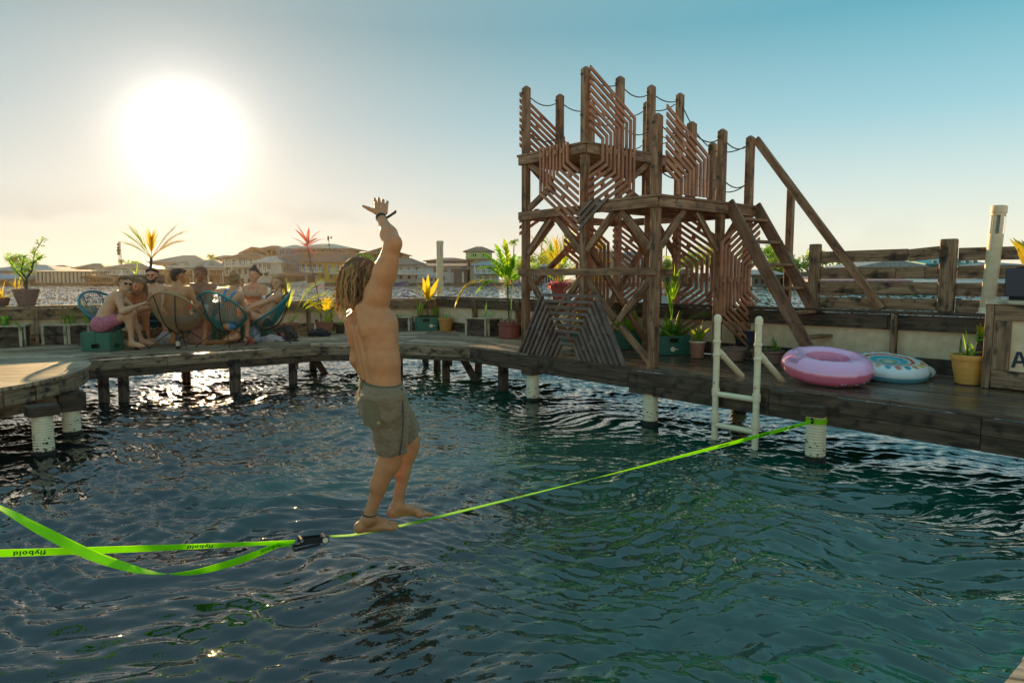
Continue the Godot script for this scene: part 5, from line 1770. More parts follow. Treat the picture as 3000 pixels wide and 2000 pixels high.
	stem(yp, [Vector3(-0.02, 0.28, 0), Vector3(-0.04, 0.44, 0), Vector3(-0.07, 0.58, 0)], 0.006, 0.003, leaf_mat("green_leaf"))
	# palm frond seen between the two women
	var bp := pot("low pot with splayed yellow-green palm fronds, behind the laughing woman's chair", Vector3(-4.15, DECK, -12.75), 0.15, 0.22, "terracotta")
	for q in [[0.1, 1.0, 0.95], [0.25, 0.85, 0.9], [0.0, 1.2, 0.95], [2.9, 1.2, 0.8], [1.5, 1.3, 0.8]]:
		frond(bp, Vector3(0, 0.2, 0), vec(q[0], q[1]), q[2], 1.1, 0.30, 14, "lime_leaf", "frond", 0.4, 0.5)


func broad_frond(parent: Node3D, base: Vector3, dir: Vector3, length: float, droop: float, mk: String) -> void:
	var g := Geo.new()
	var d := dir.normalized()
	var p := base
	var pts := []
	var ds := []
	for i in 11:
		pts.append(p); ds.append(d)
		d = (d + Vector3.DOWN * droop / 10.0 * (0.4 + i / 8.0)).normalized()
		p += d * length / 10.0
	var rad := []
	for i in 11: rad.append(lerpf(0.007, 0.002, i / 10.0))
	g.tube(pts, rad, 5, false)
	for i in range(4, 11):
		var side: Vector3 = (ds[i] as Vector3).cross(Vector3.UP)
		side = (side if side.length() > 0.15 else Vector3.RIGHT).normalized()
		for s in [-1.0, 1.0]:
			var a := 0.85 - 0.06 * i
			g.blade(pts[i], (ds[i] as Vector3) * cos(a) + side * s * sin(a) + Vector3.UP * 0.1, Vector3.UP, rng.randf_range(0.20, 0.28) * (1.15 - 0.05 * i), 0.075, rng.randf_range(0.5, 1.1), 5, 0.2, 0.0, 2)
	g.blade(pts[10], ds[10], Vector3.UP, 0.24, 0.09, 0.5, 5, 0.2, 0.0, 2)
	put("frond", g.mesh(), leaf_mat(mk), parent)


# ---------------------------------------------------------------- string chairs
func string_chair(label: String, at: Vector3, turn: float, col: Color, key: String) -> Node3D:
	var t := thing("string_chair", label, "chair", at, turn, "round string chairs on the far deck")
	var cm := mat("cord_" + key, col, 0.5)
	# the hoop: local +z is the front; an egg that leans back
	var rim := func(a: float) -> Vector3:
		var s := sin(a)
		return Vector3(cos(a) * (0.37 - 0.05 * s), 0.60 + 0.25 * s, -0.13 - 0.30 * s + 0.05 * s * s)
	var hub := Vector3(0, 0.25, -0.02)
	var pts := []
	for i in 49: pts.append(rim.call(TAU * i / 48.0))
	var g := Geo.new()
	g.tube(pts, [0.018], 9, false)
	put("hoop", g.mesh(), cm, t)
	var c := Geo.new()
	var n := 66
	for i in n:
		var a := TAU * i / n
		var p: Vector3 = rim.call(a)
		var q := hub + Vector3(cos(a) * 0.055, 0.0, -sin(a) * 0.055)
		var ctrl := p.lerp(q, 0.5) + Vector3(cos(a) * 0.05, -0.095, -sin(a) * 0.045)
		var l := []
		for k in 6:
			var u := k / 5.0
			l.append(p * (1 - u) * (1 - u) + ctrl * 2 * u * (1 - u) + q * u * u)
		c.tube(l, [0.0058], 4, false)
	put("cords", c.mesh(), cm, t).set_meta("kind", "stuff")
	var iron: Material = mats["black_iron"]
	for s in [-1.0, 1.0]:
		var f := Geo.new()      # the back rod runs from the hoop under the seat and on to a foot in front
		var top: Vector3 = rim.call(PI / 2 - s * 0.55) + Vector3(0, -0.01, -0.012)
		f.tube(smooth_line([top, top.lerp(hub, 0.6) + Vector3(s * 0.02, -0.10, -0.075), hub + Vector3(s * 0.05, -0.035, 0.02), Vector3(s * 0.02, 0.26, 0.14), rim.call(-PI / 2 + s * 0.5) + Vector3(0, -0.015, 0)], 6), [0.008], 7)
		put("seat_rod", f.mesh(), iron, t)
		for z in [-0.33, 0.34]:
			var l := Geo.new()
			l.tube([hub + Vector3(s * 0.06, 0.03, -0.05 if z < 0 else 0.07), Vector3(s * 0.30, 0.012, z)], [0.008], 7)
			l.ball(Vector3(s * 0.30, 0.012, z), Vector3(0.013, 0.011, 0.013), 8, 5)
			put("leg", l.mesh(), iron, t)
	return t


func bottle(label: String, at: Vector3, m: Material, h := 0.24, r := 0.031, group := "") -> Node3D:
	var t := thing("bottle", label, "bottle", at, 0, group)
	var g := Geo.new()
	g.lathe([[0.001, 0.001], [r, 0.002], [r, h * 0.55], [r * 0.85, h * 0.63], [r * 0.42, h * 0.74], [r * 0.40, h * 0.95], [r * 0.46, h * 0.96], [r * 0.46, h], [0.001, h]], 14)
	put("body", g.mesh(), m, t)
	var l := Geo.new()
	l.lathe([[r + 0.0008, h * 0.18], [r + 0.0008, h * 0.48]], 14)
	put("label_band", l.mesh(), mat("paper_label", lin(0.5, 0.42, 0.3), 0.7), t)
	return t


func can(label: String, at: Vector3, top: Color, low: Color, h := 0.17) -> void:
	var t := thing("drink_can", label, "can", at)
	var r := 0.034
	var g := Geo.new()
	g.lathe([[0.001, 0.002], [r * 0.8, 0.002], [r, 0.012], [r, h * 0.45]], 18)
	put("lower_half", g.mesh(), mat("can_%s" % low.to_html(), low, 0.35), t)
	var u := Geo.new()
	u.lathe([[r, h * 0.45], [r, h - 0.014], [r * 0.82, h - 0.003], [0.001, h - 0.004]], 18)
	put("upper_half", u.mesh(), mat("can_%s" % top.to_html(), top, 0.35), t)


func heap(called: String, label: String, cat: String, at: Vector3, size: Vector3, col: Color, seed_ := 1, turn := 0.0) -> void:
	var g := Geo.new()
	g.ball(Vector3(0, 0, 0), Vector3.ONE, 26, 14)
	var f := noise(1.1, seed_, 4)
	for i in g.v.size():
		var p := g.v[i]
		var k := 1.0 + f.get_noise_3dv(p * 1.7) * 0.75
		g.v[i] = Vector3(p.x * k * size.x, maxf(p.y, -0.25) * size.y * (1.0 + f.get_noise_3dv(p * 2.3 + Vector3.ONE * 9) * 0.9) + size.y * 0.25 + 0.003, p.z * k * size.z)
	var nn := PackedVector3Array()
	nn.resize(g.v.size())
	for q in range(0, g.ix.size(), 3):
		var fn := (g.v[g.ix[q + 2]] - g.v[g.ix[q]]).cross(g.v[g.ix[q + 1]] - g.v[g.ix[q]])
		for e in 3: nn[g.ix[q + e]] += fn
	for q in nn.size(): g.n[q] = nn[q].normalized() if nn[q].length() > 1e-12 else Vector3.UP
	var o := put(called, g.mesh(), mat("cloth_" + col.to_html(), col, 0.85), self, Transform3D(Basis(Vector3.UP, turn), at))
	tag(o, label, cat)


func make_clutter() -> void:
	var brown := mat("brown_glass", lin(0.03, 0.014, 0.006), 0.12)
	bottle("dark beer bottle on the deck in front of the crate man's foot", Vector3(-5.56, DECK + 0.002, -10.06), brown, 0.24, 0.031, "dark beer bottles on the deck")
	bottle("dark beer bottle behind the crate man's foot, beneath his companion's hand", Vector3(-5.70, DECK + 0.002, -10.55), brown, 0.24, 0.031, "dark beer bottles on the deck")
	bottle("dark beer bottle between the tan and the teal chair", Vector3(-5.02, DECK + 0.002, -10.20), brown, 0.24, 0.031, "dark beer bottles on the deck")
	var wb := thing("water_bottle", "white steel drinking bottle beside the terracotta cordyline pot", "bottle", Vector3(-3.71, DECK + 0.002, -12.92))
	var g := Geo.new()
	g.lathe([[0.001, 0.001], [0.042, 0.002], [0.044, 0.01], [0.044, 0.20], [0.036, 0.225], [0.026, 0.235]], 20)
	put("body", g.mesh(), mat("white_enamel", lin(0.7, 0.68, 0.65), 0.4), wb)
	var k := Geo.new()
	k.lathe([[0.028, 0.232], [0.028, 0.265], [0.02, 0.27], [0.001, 0.27]], 16)
	put("cap", k.mesh(), mats["black_plastic"], wb)
	heap("clothes", "dark crumpled clothes with white patches on the deck before the cordyline pot", "clothes", Vector3(-3.52, DECK, -12.42), Vector3(0.19, 0.09, 0.10), lin(0.02, 0.02, 0.025), 4)
	heap("towel", "white towel crumpled on the deck behind the laughing woman's chair", "towel", Vector3(-4.05, DECK, -11.45), Vector3(0.20, 0.07, 0.10), lin(0.55, 0.52, 0.50), 5)
	heap("bag", "patterned dark bag on the deck at the foot of the wall, right of the chairs", "bag", Vector3(-3.92, DECK, -11.85), Vector3(0.17, 0.16, 0.11), lin(0.05, 0.045, 0.04), 6)
	heap("bag", "green bag on the deck under the teal chair seen from behind", "bag", Vector3(-4.75, DECK, -11.35), Vector3(0.17, 0.20, 0.12), lin(0.03, 0.07, 0.03), 7)
	heap("bag", "clear crinkled plastic bag on the deck beside the tan chair", "bag", Vector3(-5.62, DECK, -11.0), Vector3(0.12, 0.13, 0.10), lin(0.45, 0.42, 0.38), 8)
	heap("bag", "black bag slumped behind the green crate seat", "bag", Vector3(-6.42, DECK, -10.55), Vector3(0.18, 0.14, 0.12), lin(0.015, 0.014, 0.014), 9)
	heap("shirt", "yellow and red shirt on the deck under the teal chair", "clothes", Vector3(-4.72, DECK, -10.95), Vector3(0.17, 0.05, 0.10), lin(0.32, 0.16, 0.03), 10)
	for s in [[-3.98, -12.78, 0.3], [-3.84, -12.62, 0.7]]:
		sandal("tan strappy sandal on the deck, %s of the pair left of the white bottle" % ("farther" if s[0] < -3.9 else "nearer"), Vector3(s[0], DECK, s[1]), s[2], lin(0.30, 0.19, 0.10))
	sandal("black sandal on the deck by the laughing woman's chair legs", Vector3(-3.70, DECK, -11.42), 0.2, lin(0.02, 0.018, 0.016))
	# the clay stool that serves as a table, and what stands on it
	var st := thing("clay_stool", "waisted brown clay stool used as a table in the middle of the group", "stool", Vector3(-5.13, DECK, -11.15))
	var sg := Geo.new()
	sg.lathe([[0.001, 0.002], [0.19, 0.002], [0.20, 0.02], [0.17, 0.10], [0.12, 0.20], [0.115, 0.24], [0.14, 0.33], [0.17, 0.42], [0.175, 0.47], [0.165, 0.485], [0.001, 0.487]], 28)
	put("body", sg.mesh(), mats["dull_pot"], st)
	can("tall can, white above and lime green below, on the clay stool", Vector3(-5.08, DECK + 0.488, -11.08), lin(0.62, 0.60, 0.5), lin(0.22, 0.50, 0.03), 0.20)
	can("blue can behind the lime green one on the clay stool", Vector3(-5.16, DECK + 0.488, -11.22), lin(0.03, 0.08, 0.30), lin(0.03, 0.08, 0.30), 0.24)
	can("red and white can left of the lime green one on the clay stool", Vector3(-5.22, DECK + 0.488, -11.05), lin(0.45, 0.04, 0.04), lin(0.55, 0.5, 0.45), 0.14)
	can("white cup right of the lime green can on the clay stool", Vector3(-4.99, DECK + 0.488, -11.13), lin(0.6, 0.57, 0.52), lin(0.6, 0.57, 0.52), 0.14)
	can("red can standing on the deck right of the teal chair", Vector3(-4.18, DECK + 0.002, -10.85), lin(0.50, 0.05, 0.03), lin(0.45, 0.04, 0.03), 0.13)
	can("red cup by the wall behind the laughing woman's chair legs", Vector3(-3.93, DECK + 0.002, -11.62), lin(0.50, 0.06, 0.03), lin(0.50, 0.06, 0.03), 0.12)
	var jug := thing("water_jug", "clear blue plastic water jug on the deck between the two teal chairs", "bottle", Vector3(-4.22, DECK + 0.002, -11.15))
	var jg := Geo.new()
	jg.lathe([[0.001, 0.002], [0.085, 0.002], [0.09, 0.02], [0.09, 0.20], [0.06, 0.25], [0.025, 0.28], [0.025, 0.30], [0.001, 0.30]], 22)
	put("body", jg.mesh(), mat("blue_plastic", Color(0.55, 0.75, 0.9, 0.35), 0.1, {"transparency": BaseMaterial3D.TRANSPARENCY_ALPHA}), jug)
	var jc := Geo.new()
	jc.lathe([[0.028, 0.285], [0.028, 0.315], [0.001, 0.316]], 16)
	put("cap", jc.mesh(), mat("blue_cap", lin(0.03, 0.12, 0.4), 0.4), jug)
	# the red extinguisher-like canister hung behind the trapezoid screen
	var ex := thing("extinguisher", "orange and white cylinder hanging on the tower's middle post", "extinguisher", tw(-1.15, 0.115, 0.12))
	var eg := Geo.new()
	eg.lathe([[0.001, 0.0], [0.045, 0.002], [0.05, 0.02], [0.05, 0.20]], 20)
	put("lower_half", eg.mesh(), mat("signal_red", lin(0.55, 0.07, 0.02), 0.4), ex)
	var eh := Geo.new()
	eh.lathe([[0.05, 0.20], [0.05, 0.42], [0.03, 0.47], [0.018, 0.49], [0.018, 0.53], [0.001, 0.53]], 20)
	put("upper_half", eh.mesh(), mats["pvc"], ex)


func sandal(label: String, at: Vector3, turn: float, col: Color) -> void:
	var t := thing("sandal", label, "shoe", at, turn)
	var g := Geo.new()
	g.ball(Vector3(0.055, 0.012, 0), Vector3(0.075, 0.010, 0.045), 14, 6)
	g.ball(Vector3(-0.055, 0.012, 0), Vector3(0.065, 0.011, 0.036), 14, 6)
	put("sole", g.mesh(), mat("shoe_" + col.to_html(), col, 0.7), t)
	var s := Geo.new()
	for q in [[0.06, 0.05], [-0.04, 0.06]]:
		s.tube(smooth_line([Vector3(q[0], 0.015, -0.04), Vector3(q[0] + 0.01, q[1], 0), Vector3(q[0], 0.015, 0.04)], 5), [0.007], 6)
	put("strap", s.mesh(), mat("shoe_" + col.to_html(), col, 0.7), t)


# ---------------------------------------------------------------- people
func elbow(s: Vector3, w: Vector3, l1: float, l2: float, pole: Vector3) -> Vector3:
	var d := w - s
	var l := clampf(d.length(), 0.05, (l1 + l2) * 0.999)
	var a := (l1 * l1 - l2 * l2 + l * l) / (2.0 * l)
	var h := sqrt(maxf(l1 * l1 - a * a, 0.0))
	var u := d.normalized()
	return s + u * a + (pole - u * pole.dot(u)).normalized() * h


func head_geo(k := 1.0, ears := true) -> Geo:
	var b := [[Vector3(0, 0.03, -0.035), Vector3(0, 0.036, 0.018), 0.080, 0.076], [Vector3(0, -0.03, 0.022), Vector3(0, -0.065, 0.046), 0.056, 0.040], [Vector3(0, -0.07, 0.05), Vector3(0, -0.094, 0.066), 0.030, 0.019],
			[Vector3(0.030, -0.02, 0.050), Vector3(0.033, -0.03, 0.045), 0.034, 0.032], [Vector3(-0.030, -0.02, 0.050), Vector3(-0.033, -0.03, 0.045), 0.034, 0.032], [Vector3(-0.032, 0.030, 0.076), Vector3(0.032, 0.030, 0.076), 0.014, 0.014, false, 0.012],
			[Vector3(0, 0.018, 0.090), Vector3(0, -0.018, 0.108), 0.009, 0.013, false, 0.012], [Vector3(-0.012, -0.022, 0.096), Vector3(0.012, -0.022, 0.096), 0.009, 0.009, false, 0.008], [Vector3(-0.018, -0.049, 0.085), Vector3(0.018, -0.049, 0.085), 0.009, 0.009, false, 0.010], [Vector3(-0.014, -0.060, 0.083), Vector3(0.014, -0.060, 0.083), 0.009, 0.009, false, 0.008],
			[Vector3(0, -0.06, -0.02), Vector3(0, -0.14, -0.035), 0.052, 0.052, false, 0.03]]
	if ears:
		for s in [-1.0, 1.0]:
			b.append([Vector3(s * 0.080, 0.018, -0.012), Vector3(s * 0.077, -0.018, -0.004), 0.014, 0.010, false, 0.008])
			b.append([Vector3(s * 0.084, 0.022, -0.020), Vector3(s * 0.083, 0.002, -0.022), 0.009, 0.008, false, 0.006])
	for q in b:
		q[0] *= k; q[1] *= k; q[2] *= k; q[3] *= k
	return skin(b, 0.0055, 0.022)


# palm and fingers: x to the thumb side for a right hand seen from the back, y along the fingers, z out of the back of the hand
func hand_geo(curl := 0.5, side := 1.0, spread := 1.0) -> Geo:
	var b := [[Vector3(-0.024, 0.015, 0), Vector3(-0.030, 0.075, 0), 0.015, 0.013], [Vector3(0.0, 0.012, 0), Vector3(0.0, 0.08, 0.002), 0.017, 0.014], [Vector3(0.022, 0.015, 0), Vector3(0.028, 0.078, 0), 0.016, 0.013], [Vector3(0, -0.03, 0), Vector3(0, 0.02, 0), 0.024, 0.022]]
	var fing := [[0.031, 0.078, 0.072, 0.10, 1.0], [0.011, 0.083, 0.080, 0.03, 1.0], [-0.010, 0.081, 0.074, -0.05, 1.15], [-0.030, 0.074, 0.058, -0.16, 0.9]]
	for f in fing:
		var p := Vector3(f[0], f[1], 0)
		var d := Vector3(sin(f[3] * spread), cos(f[3] * spread), 0)
		var bend := 0.0
		for j in 3:
			var l: float = f[2] * [0.45, 0.31, 0.24][j]
			bend += curl * [0.45, 0.75, 0.5][j] * f[4]
			var q: Vector3 = p + (d * cos(bend) + Vector3(0, 0, -1) * sin(bend)) * l
			b.append([p, q, 0.0095 - j * 0.0008, 0.0088 - j * 0.0009, false, 0.006])
			p = q
	var t0 := Vector3(0.026, 0.018, -0.006)
	var t1 := t0 + Vector3(0.034 * spread, 0.026, -0.008)
	var t2 := t1 + Vector3(0.022 * spread, 0.022, -0.004 - 0.01 * curl)
	b.append([t0, t1, 0.016, 0.011, false, 0.012]); b.append([t1, t2, 0.0105, 0.0085, false, 0.006])
	for q in b:
		q[0].x *= side; q[1].x *= side
	return skin(b, 0.0045, 0.012)


func foot_bones(ank: Vector3, heel: Vector3, ball: Vector3, toe: Vector3, up: Vector3, lateral: Vector3, k := 1.0) -> Array:
	var b := [[heel + up * 0.018, ank - up * 0.02, 0.030 * k, 0.033 * k], [heel + up * 0.012, ball + up * 0.004 + lateral * 0.018, 0.026 * k, 0.020 * k], [ank - up * 0.01, ball + up * 0.016 - lateral * 0.016, 0.033 * k, 0.021 * k], [ball - lateral * 0.03, ball + lateral * 0.03, 0.019 * k, 0.017 * k]]
	var f := (toe - ball)
	for i in 5:
		var o := lateral * (-0.036 + 0.0175 * i) * k
		var l = f * [1.05, 1.0, 0.9, 0.76, 0.6][i] + lateral * (0.004 * (i - 1)) - up * 0.004
		b.append([ball + o + up * 0.002, ball + o + l * 0.6 + up * 0.004, 0.0125 * k if i == 0 else 0.0095 * k, 0.011 * k if i == 0 else 0.0085 * k, false, 0.010])
		b.append([ball + o + l * 0.6 + up * 0.004, ball + o + l, 0.012 * k if i == 0 else 0.0088 * k, 0.011 * k if i == 0 else 0.008 * k, false, 0.006])
	return b


func lock(g: Geo, root: Vector3, out_dir: Vector3, length: float, r: float, curl: float, fall := 1.0) -> void:
	var p := root
	var d := out_dir.normalized()
	var pts := [p]
	var n := 9
	var ph := rng.randf() * TAU
	var fq := rng.randf_range(1.6, 3.0)
	var rr := []
	for i in n:
		d = (d + Vector3.DOWN * fall * (0.5 + 0.35 * i)).normalized()
		var w := Vector3(cos(ph + fq * i), 0.25 * sin(ph * 2 + fq * i), sin(ph + fq * i)) * curl
		p += (d + w).normalized() * length / n
		pts.append(p)
	for i in n + 1: rr.append(r * (1.0 - 0.6 * pow(float(i) / n, 2)))
	g.tube(pts, rr, 5, false)


func skin_mat(k: String, c: Array) -> StandardMaterial3D:
	if mats.has(k): return mats[k]
	var a := lin(c[0] * 0.86, c[1] * 0.82, c[2] * 0.80)
	var b := lin(c[0] * 1.12, c[1] * 1.12, c[2] * 1.12)
	var m := mottled(k, a, b, 0.42, 3.2, 40 + mats.size() % 5, 0.0)
	m.subsurf_scatter_enabled = true
	m.subsurf_scatter_strength = 0.18
	m.metallic_specular = 0.45
	return m


func make_slackliner() -> void:
	var t := thing("person", "shirtless man with long blond dreadlocks balancing on the green slackline, arm raised", "person", Vector3.ZERO)
	var sm := skin_mat("skin_tan", [0.56, 0.235, 0.09])
	var fwd := Vector3(0.85, 0, -0.53).normalized()
	var rgt := Vector3(0.53, 0, 0.85).normalized()      # his right, towards the viewer
	var up := Vector3.UP
	var shR := Vector3(-0.785, 1.625, -3.995); var shL := Vector3(-0.962, 1.455, -4.215)
	var elR := Vector3(-0.678, 1.912, -3.925); var wrR := Vector3(-0.775, 2.070, -4.085)
	var elL := Vector3(-0.965, 1.205, -4.235); var wrL := Vector3(-0.865, 1.02, -4.315)
	var neck := Vector3(-0.868, 1.565, -4.10)
	var chest := Vector3(-0.842, 1.42, -4.10); var waist := Vector3(-0.806, 1.21, -4.085); var pel := Vector3(-0.785, 1.02, -4.08)
	var hipR := Vector3(-0.745, 0.985, -3.995); var hipL := Vector3(-0.800, 0.985, -4.165)
	var knR := Vector3(-0.728, 0.635, -4.03); var anR := Vector3(-0.872, 0.275, -4.015)
	var knL := Vector3(-0.655, 0.655, -4.26); var anL := Vector3(-0.725, 0.293, -4.19)
	var across := (shR - shL).normalized()
	var w2 := rgt.lerp(across, 0.4).normalized()
	var b := []
	b.append([hipL, hipR, 0.095, 0.095])
	for s in [-1.0, 1.0]:
		b.append([pel + rgt * s * 0.060, waist + w2 * s * 0.072 + rgt * 0.008, 0.098, 0.090])
		b.append([waist + w2 * s * 0.072 + rgt * 0.008, chest + w2 * s * 0.085 + fwd * 0.01 + rgt * 0.008, 0.090, 0.106])
		b.append([chest + w2 * s * 0.072, neck + w2 * s * 0.07 - up * 0.05, 0.104, 0.060])
		b.append([waist + w2 * s * 0.075 - fwd * 0.03, chest + w2 * s * 0.115 - fwd * 0.035 + up * 0.02, 0.055, 0.062])     # the broad back muscles
		b.append([pel + rgt * s * 0.034 - fwd * 0.075 + up * 0.06, chest + w2 * s * 0.034 - fwd * 0.088, 0.034, 0.030, false, 0.014])   # either side of the spine
		b.append([pel + rgt * s * 0.06 - fwd * 0.05 - up * 0.03, pel + rgt * s * 0.06 - fwd * 0.05 - up * 0.06, 0.085, 0.085])
	b.append([chest + w2 * 0.075 - fwd * 0.098 + up * 0.10, chest + w2 * 0.115 - fwd * 0.085 - up * 0.05, 0.036, 0.026, false, 0.022])   # shoulder blades
	b.append([chest - w2 * 0.070 - fwd * 0.100 + up * 0.06, chest - w2 * 0.095 - fwd * 0.090 - up * 0.08, 0.038, 0.026, false, 0.022])
	b.append([neck - up * 0.03, shR - up * 0.01, 0.058, 0.060]); b.append([neck - up * 0.05, shL + up * 0.01, 0.062, 0.060])
	b.append([chest + w2 * 0.10 - fwd * 0.03, shR, 0.070, 0.060]); b.append([chest - w2 * 0.10 - fwd * 0.02, shL, 0.066, 0.060])
	b.append([shL, shL - up * 0.05, 0.062, 0.056])
	b.append([shR, shR.lerp(elR, 0.45), 0.072, 0.060]); b.append([shR.lerp(elR, 0.45), elR, 0.060, 0.045])
	b.append([shR.lerp(elR, 0.3) + Vector3(0.02, 0, 0.01), shR.lerp(elR, 0.65) + Vector3(0.018, 0, 0.01), 0.042, 0.038])
	b.append([elR, elR.lerp(wrR, 0.35), 0.041, 0.043]); b.append([elR.lerp(wrR, 0.35), wrR, 0.043, 0.026])
	b.append([shL, elL, 0.052, 0.040]); b.append([elL, elL.lerp(wrL, 0.35), 0.040, 0.040]); b.append([elL.lerp(wrL, 0.35), wrL, 0.040, 0.026])
	b.append([neck - up * 0.04, neck + Vector3(-0.02, 0.09, -0.005), 0.058, 0.056])
	b.append([hipR, knR + up * 0.03, 0.090, 0.060]); b.append([knR + up * 0.03, knR - up * 0.04, 0.058, 0.052])
	b.append([knR, anR, 0.052, 0.034]); b.append([knR.lerp(anR, 0.12) - fwd * 0.030, knR.lerp(anR, 0.45) - fwd * 0.026, 0.046, 0.040])
	b.append([hipL, knL + up * 0.03, 0.088, 0.058]); b.append([knL + up * 0.02, knL - up * 0.04, 0.056, 0.050])
	b.append([knL, anL, 0.050, 0.033]); b.append([knL.lerp(anL, 0.12) - fwd * 0.028, knL.lerp(anL, 0.45) - fwd * 0.024, 0.044, 0.038])
	var g := skin(b, 0.0095, 0.042)
	# feet on grids of their own
	var footR := foot_bones(anR, Vector3(-0.925, 0.197, -4.005), Vector3(-0.765, 0.186, -4.095), Vector3(-0.713, 0.178, -4.135), up, rgt, 1.05)
	footR.append([anR + (knR - anR) * 0.22, anR - up * 0.01, 0.035, 0.036])
	g.add(skin(footR, 0.005, 0.022))
	var fd := Vector3(0.83, -0.22, -0.5).normalized()
	var heelL := Vector3(-0.752, 0.235, -4.168); var ballL := Vector3(-0.605, 0.213, -4.252); var toeL := Vector3(-0.540, 0.210, -4.292)
	var footL := foot_bones(anL, heelL, ballL, toeL, up, -rgt, 1.05)
	footL.append([anL + (knL - anL) * 0.22, anL - up * 0.01, 0.034, 0.035])
	g.add(skin(footL, 0.005, 0.022))
	# the raised right hand, back towards us, and the lowered left one
	var hy := (Vector3(-0.785, 2.157, -4.15) - wrR).normalized()
	var hz := Vector3(0.30, 0.22, 0.93); hz = (hz - hy * hz.dot(hy)).normalized()
	g.add(hand_geo(0.42, -1.0, 1.35), Transform3D(Basis(hy.cross(hz), hy, hz), wrR + hy * 0.028))
	var ly := (wrL - elL).normalized()
	var lz := -rgt; lz = (lz - ly * lz.dot(ly)).normalized()
	g.add(hand_geo(0.55, 1.0), Transform3D(Basis(ly.cross(lz), ly, lz), wrL + ly * 0.028))
	# head, turned along the line
	var hc := Vector3(-0.898, 1.705, -4.125)
	var hb := Basis(up, atan2(fwd.x, fwd.z) + 0.22) * Basis(Vector3.RIGHT, 0.10)
	g.add(head_geo(1.0), Transform3D(hb, hc))
	put("body", g.mesh(), sm, t)
	face(t, Transform3D(hb, hc), 1.0, "none", false, lin(0.10, 0.05, 0.02))
	# shorts: waistband, body and two legs, with cloth folds
	var fm := mottled("olive_cloth", lin(0.17, 0.115, 0.062), lin(0.26, 0.18, 0.105), 0.9, 7.0, 60, 0.25)
	fm.rim_enabled = true; fm.rim = 0.3
	var sb := []
	for s in [-1.0, 1.0]:
		sb.append([pel + rgt * s * 0.058 + up * 0.075, pel + rgt * s * 0.07 - up * 0.05 - fwd * 0.02, 0.104, 0.122])
	sb.append([hipR + up * 0.02 + rgt * 0.012, knR + Vector3(0.004, 0.035, 0.012), 0.118, 0.094, true])
	sb.append([hipL + up * 0.02, knL + Vector3(0.0, 0.055, 0.0), 0.112, 0.092, true])
	sb.append([pel - fwd * 0.05 - up * 0.03 + rgt * 0.05, pel - fwd * 0.05 - up * 0.08 + rgt * 0.05, 0.108, 0.10])
	sb.append([hipR + fwd * 0.03 - up * 0.06, knR + fwd * 0.01 + up * 0.13, 0.10, 0.085])
	var fo := noise(8.0, 8, 3)
	var sgeo := skin(sb, 0.008, 0.05, fo, 0.019)
	# cut the cloth level at the waist
	for i in sgeo.v.size():
		var top := 1.094 + (sgeo.v[i] - pel).dot(rgt) * -0.10
		if sgeo.v[i].y > top: sgeo.v[i].y = top + (sgeo.v[i].y - top) * 0.05
	put("shorts", sgeo.mesh(), fm, t)
	var band := Geo.new()
	for i in 61:
		var a := TAU * i / 60.0
		var o := rgt * cos(a) * 0.183 + fwd * sin(a) * 0.128
		var c := pel + Vector3(-0.004, 0.0, 0.0) - fwd * 0.004
		for k in 4:
			var yy: float = [1.060, 1.068, 1.100, 1.106][k]
			var rr: float = [0.985, 1.0, 0.985, 0.95][k] * (1.0 + 0.012 * sin(a * 46.0)) * (0.995 if k < 2 else 0.965)
			var lift := o.dot(rgt) * -0.10
			band.vert(Vector3(c.x, 0, c.z) + o * rr + up * (yy + lift), (o.normalized() + up * 0.1).normalized(), Vector2(i / 10.0, k / 4.0))
	for i in 60:
		for k in 3:
			var q := i * 4 + k
			band.tri(q, q + 5, q + 1); band.tri(q, q + 4, q + 5)
	put("waistband", band.mesh(), mottled("band_cloth", lin(0.09, 0.085, 0.045), lin(0.13, 0.12, 0.07), 0.9, 9.0, 61), t)
	var seam := Geo.new()
	var sl := []
	for i in 9:
		var u := i / 8.0
		sl.append((pel + rgt * 0.194 + fwd * (0.045) + up * 0.06).lerp(knR + rgt * 0.104 + fwd * 0.012 + up * 0.04, u) + rgt * (0.036 * sin(u * PI)))
	seam.tube(sl, [0.0035], 5)
	put("side_seam", seam.mesh(), mat("seam_thread", lin(0.05, 0.042, 0.03), 0.9), t)
	var pk := Geo.new()      # the back pocket: a patch that follows the cloth
	var pc := pel + rgt * 0.152 - fwd * 0.118 - up * 0.085
	var pn := (rgt * 0.72 - fwd * 0.70).normalized()
	var px := (rgt * 0.70 + fwd * 0.72).normalized()
	var nx := 6
	var grid := []
	for j in nx + 1:
		for i in nx + 1:
			var q := pc + px * (-0.062 + 0.124 * i / nx) + up * (0.078 - 0.15 * j / nx) 
			grid.append(q + pn * (0.021 + 0.012 * sin(PI * i / nx) - 0.10 * pow((i - nx / 2.0) / nx, 2)))
	for j in nx:
		for i in nx:
			pk.quad(grid[(j + 1) * 7 + i], grid[(j + 1) * 7 + i + 1], grid[j * 7 + i + 1], grid[j * 7 + i])
	put("back_pocket", pk.mesh(), mottled("pocket_cloth", lin(0.13, 0.10, 0.05), lin(0.19, 0.145, 0.08), 0.9, 7.0, 62), t)
	var tg := Geo.new()
	tg.box(Vector3(0.022, 0.014, 0.002), Transform3D(Basis(px, up, pn), grid[5 * 7 + 5] + pn * 0.004))
	put("cloth_tag", tg.mesh(), mat("tag_yellow", lin(0.45, 0.28, 0.06), 0.8), t)
	# hair: many matted locks
	var cap := skin([[hc + hb * Vector3(0, 0.045, -0.035), hc + hb * Vector3(0, 0.05, -0.005), 0.092, 0.086], [hc + hb * Vector3(0, 0.0, -0.06), hc + hb * Vector3(0, -0.05, -0.055), 0.085, 0.07]], 0.008, 0.03)
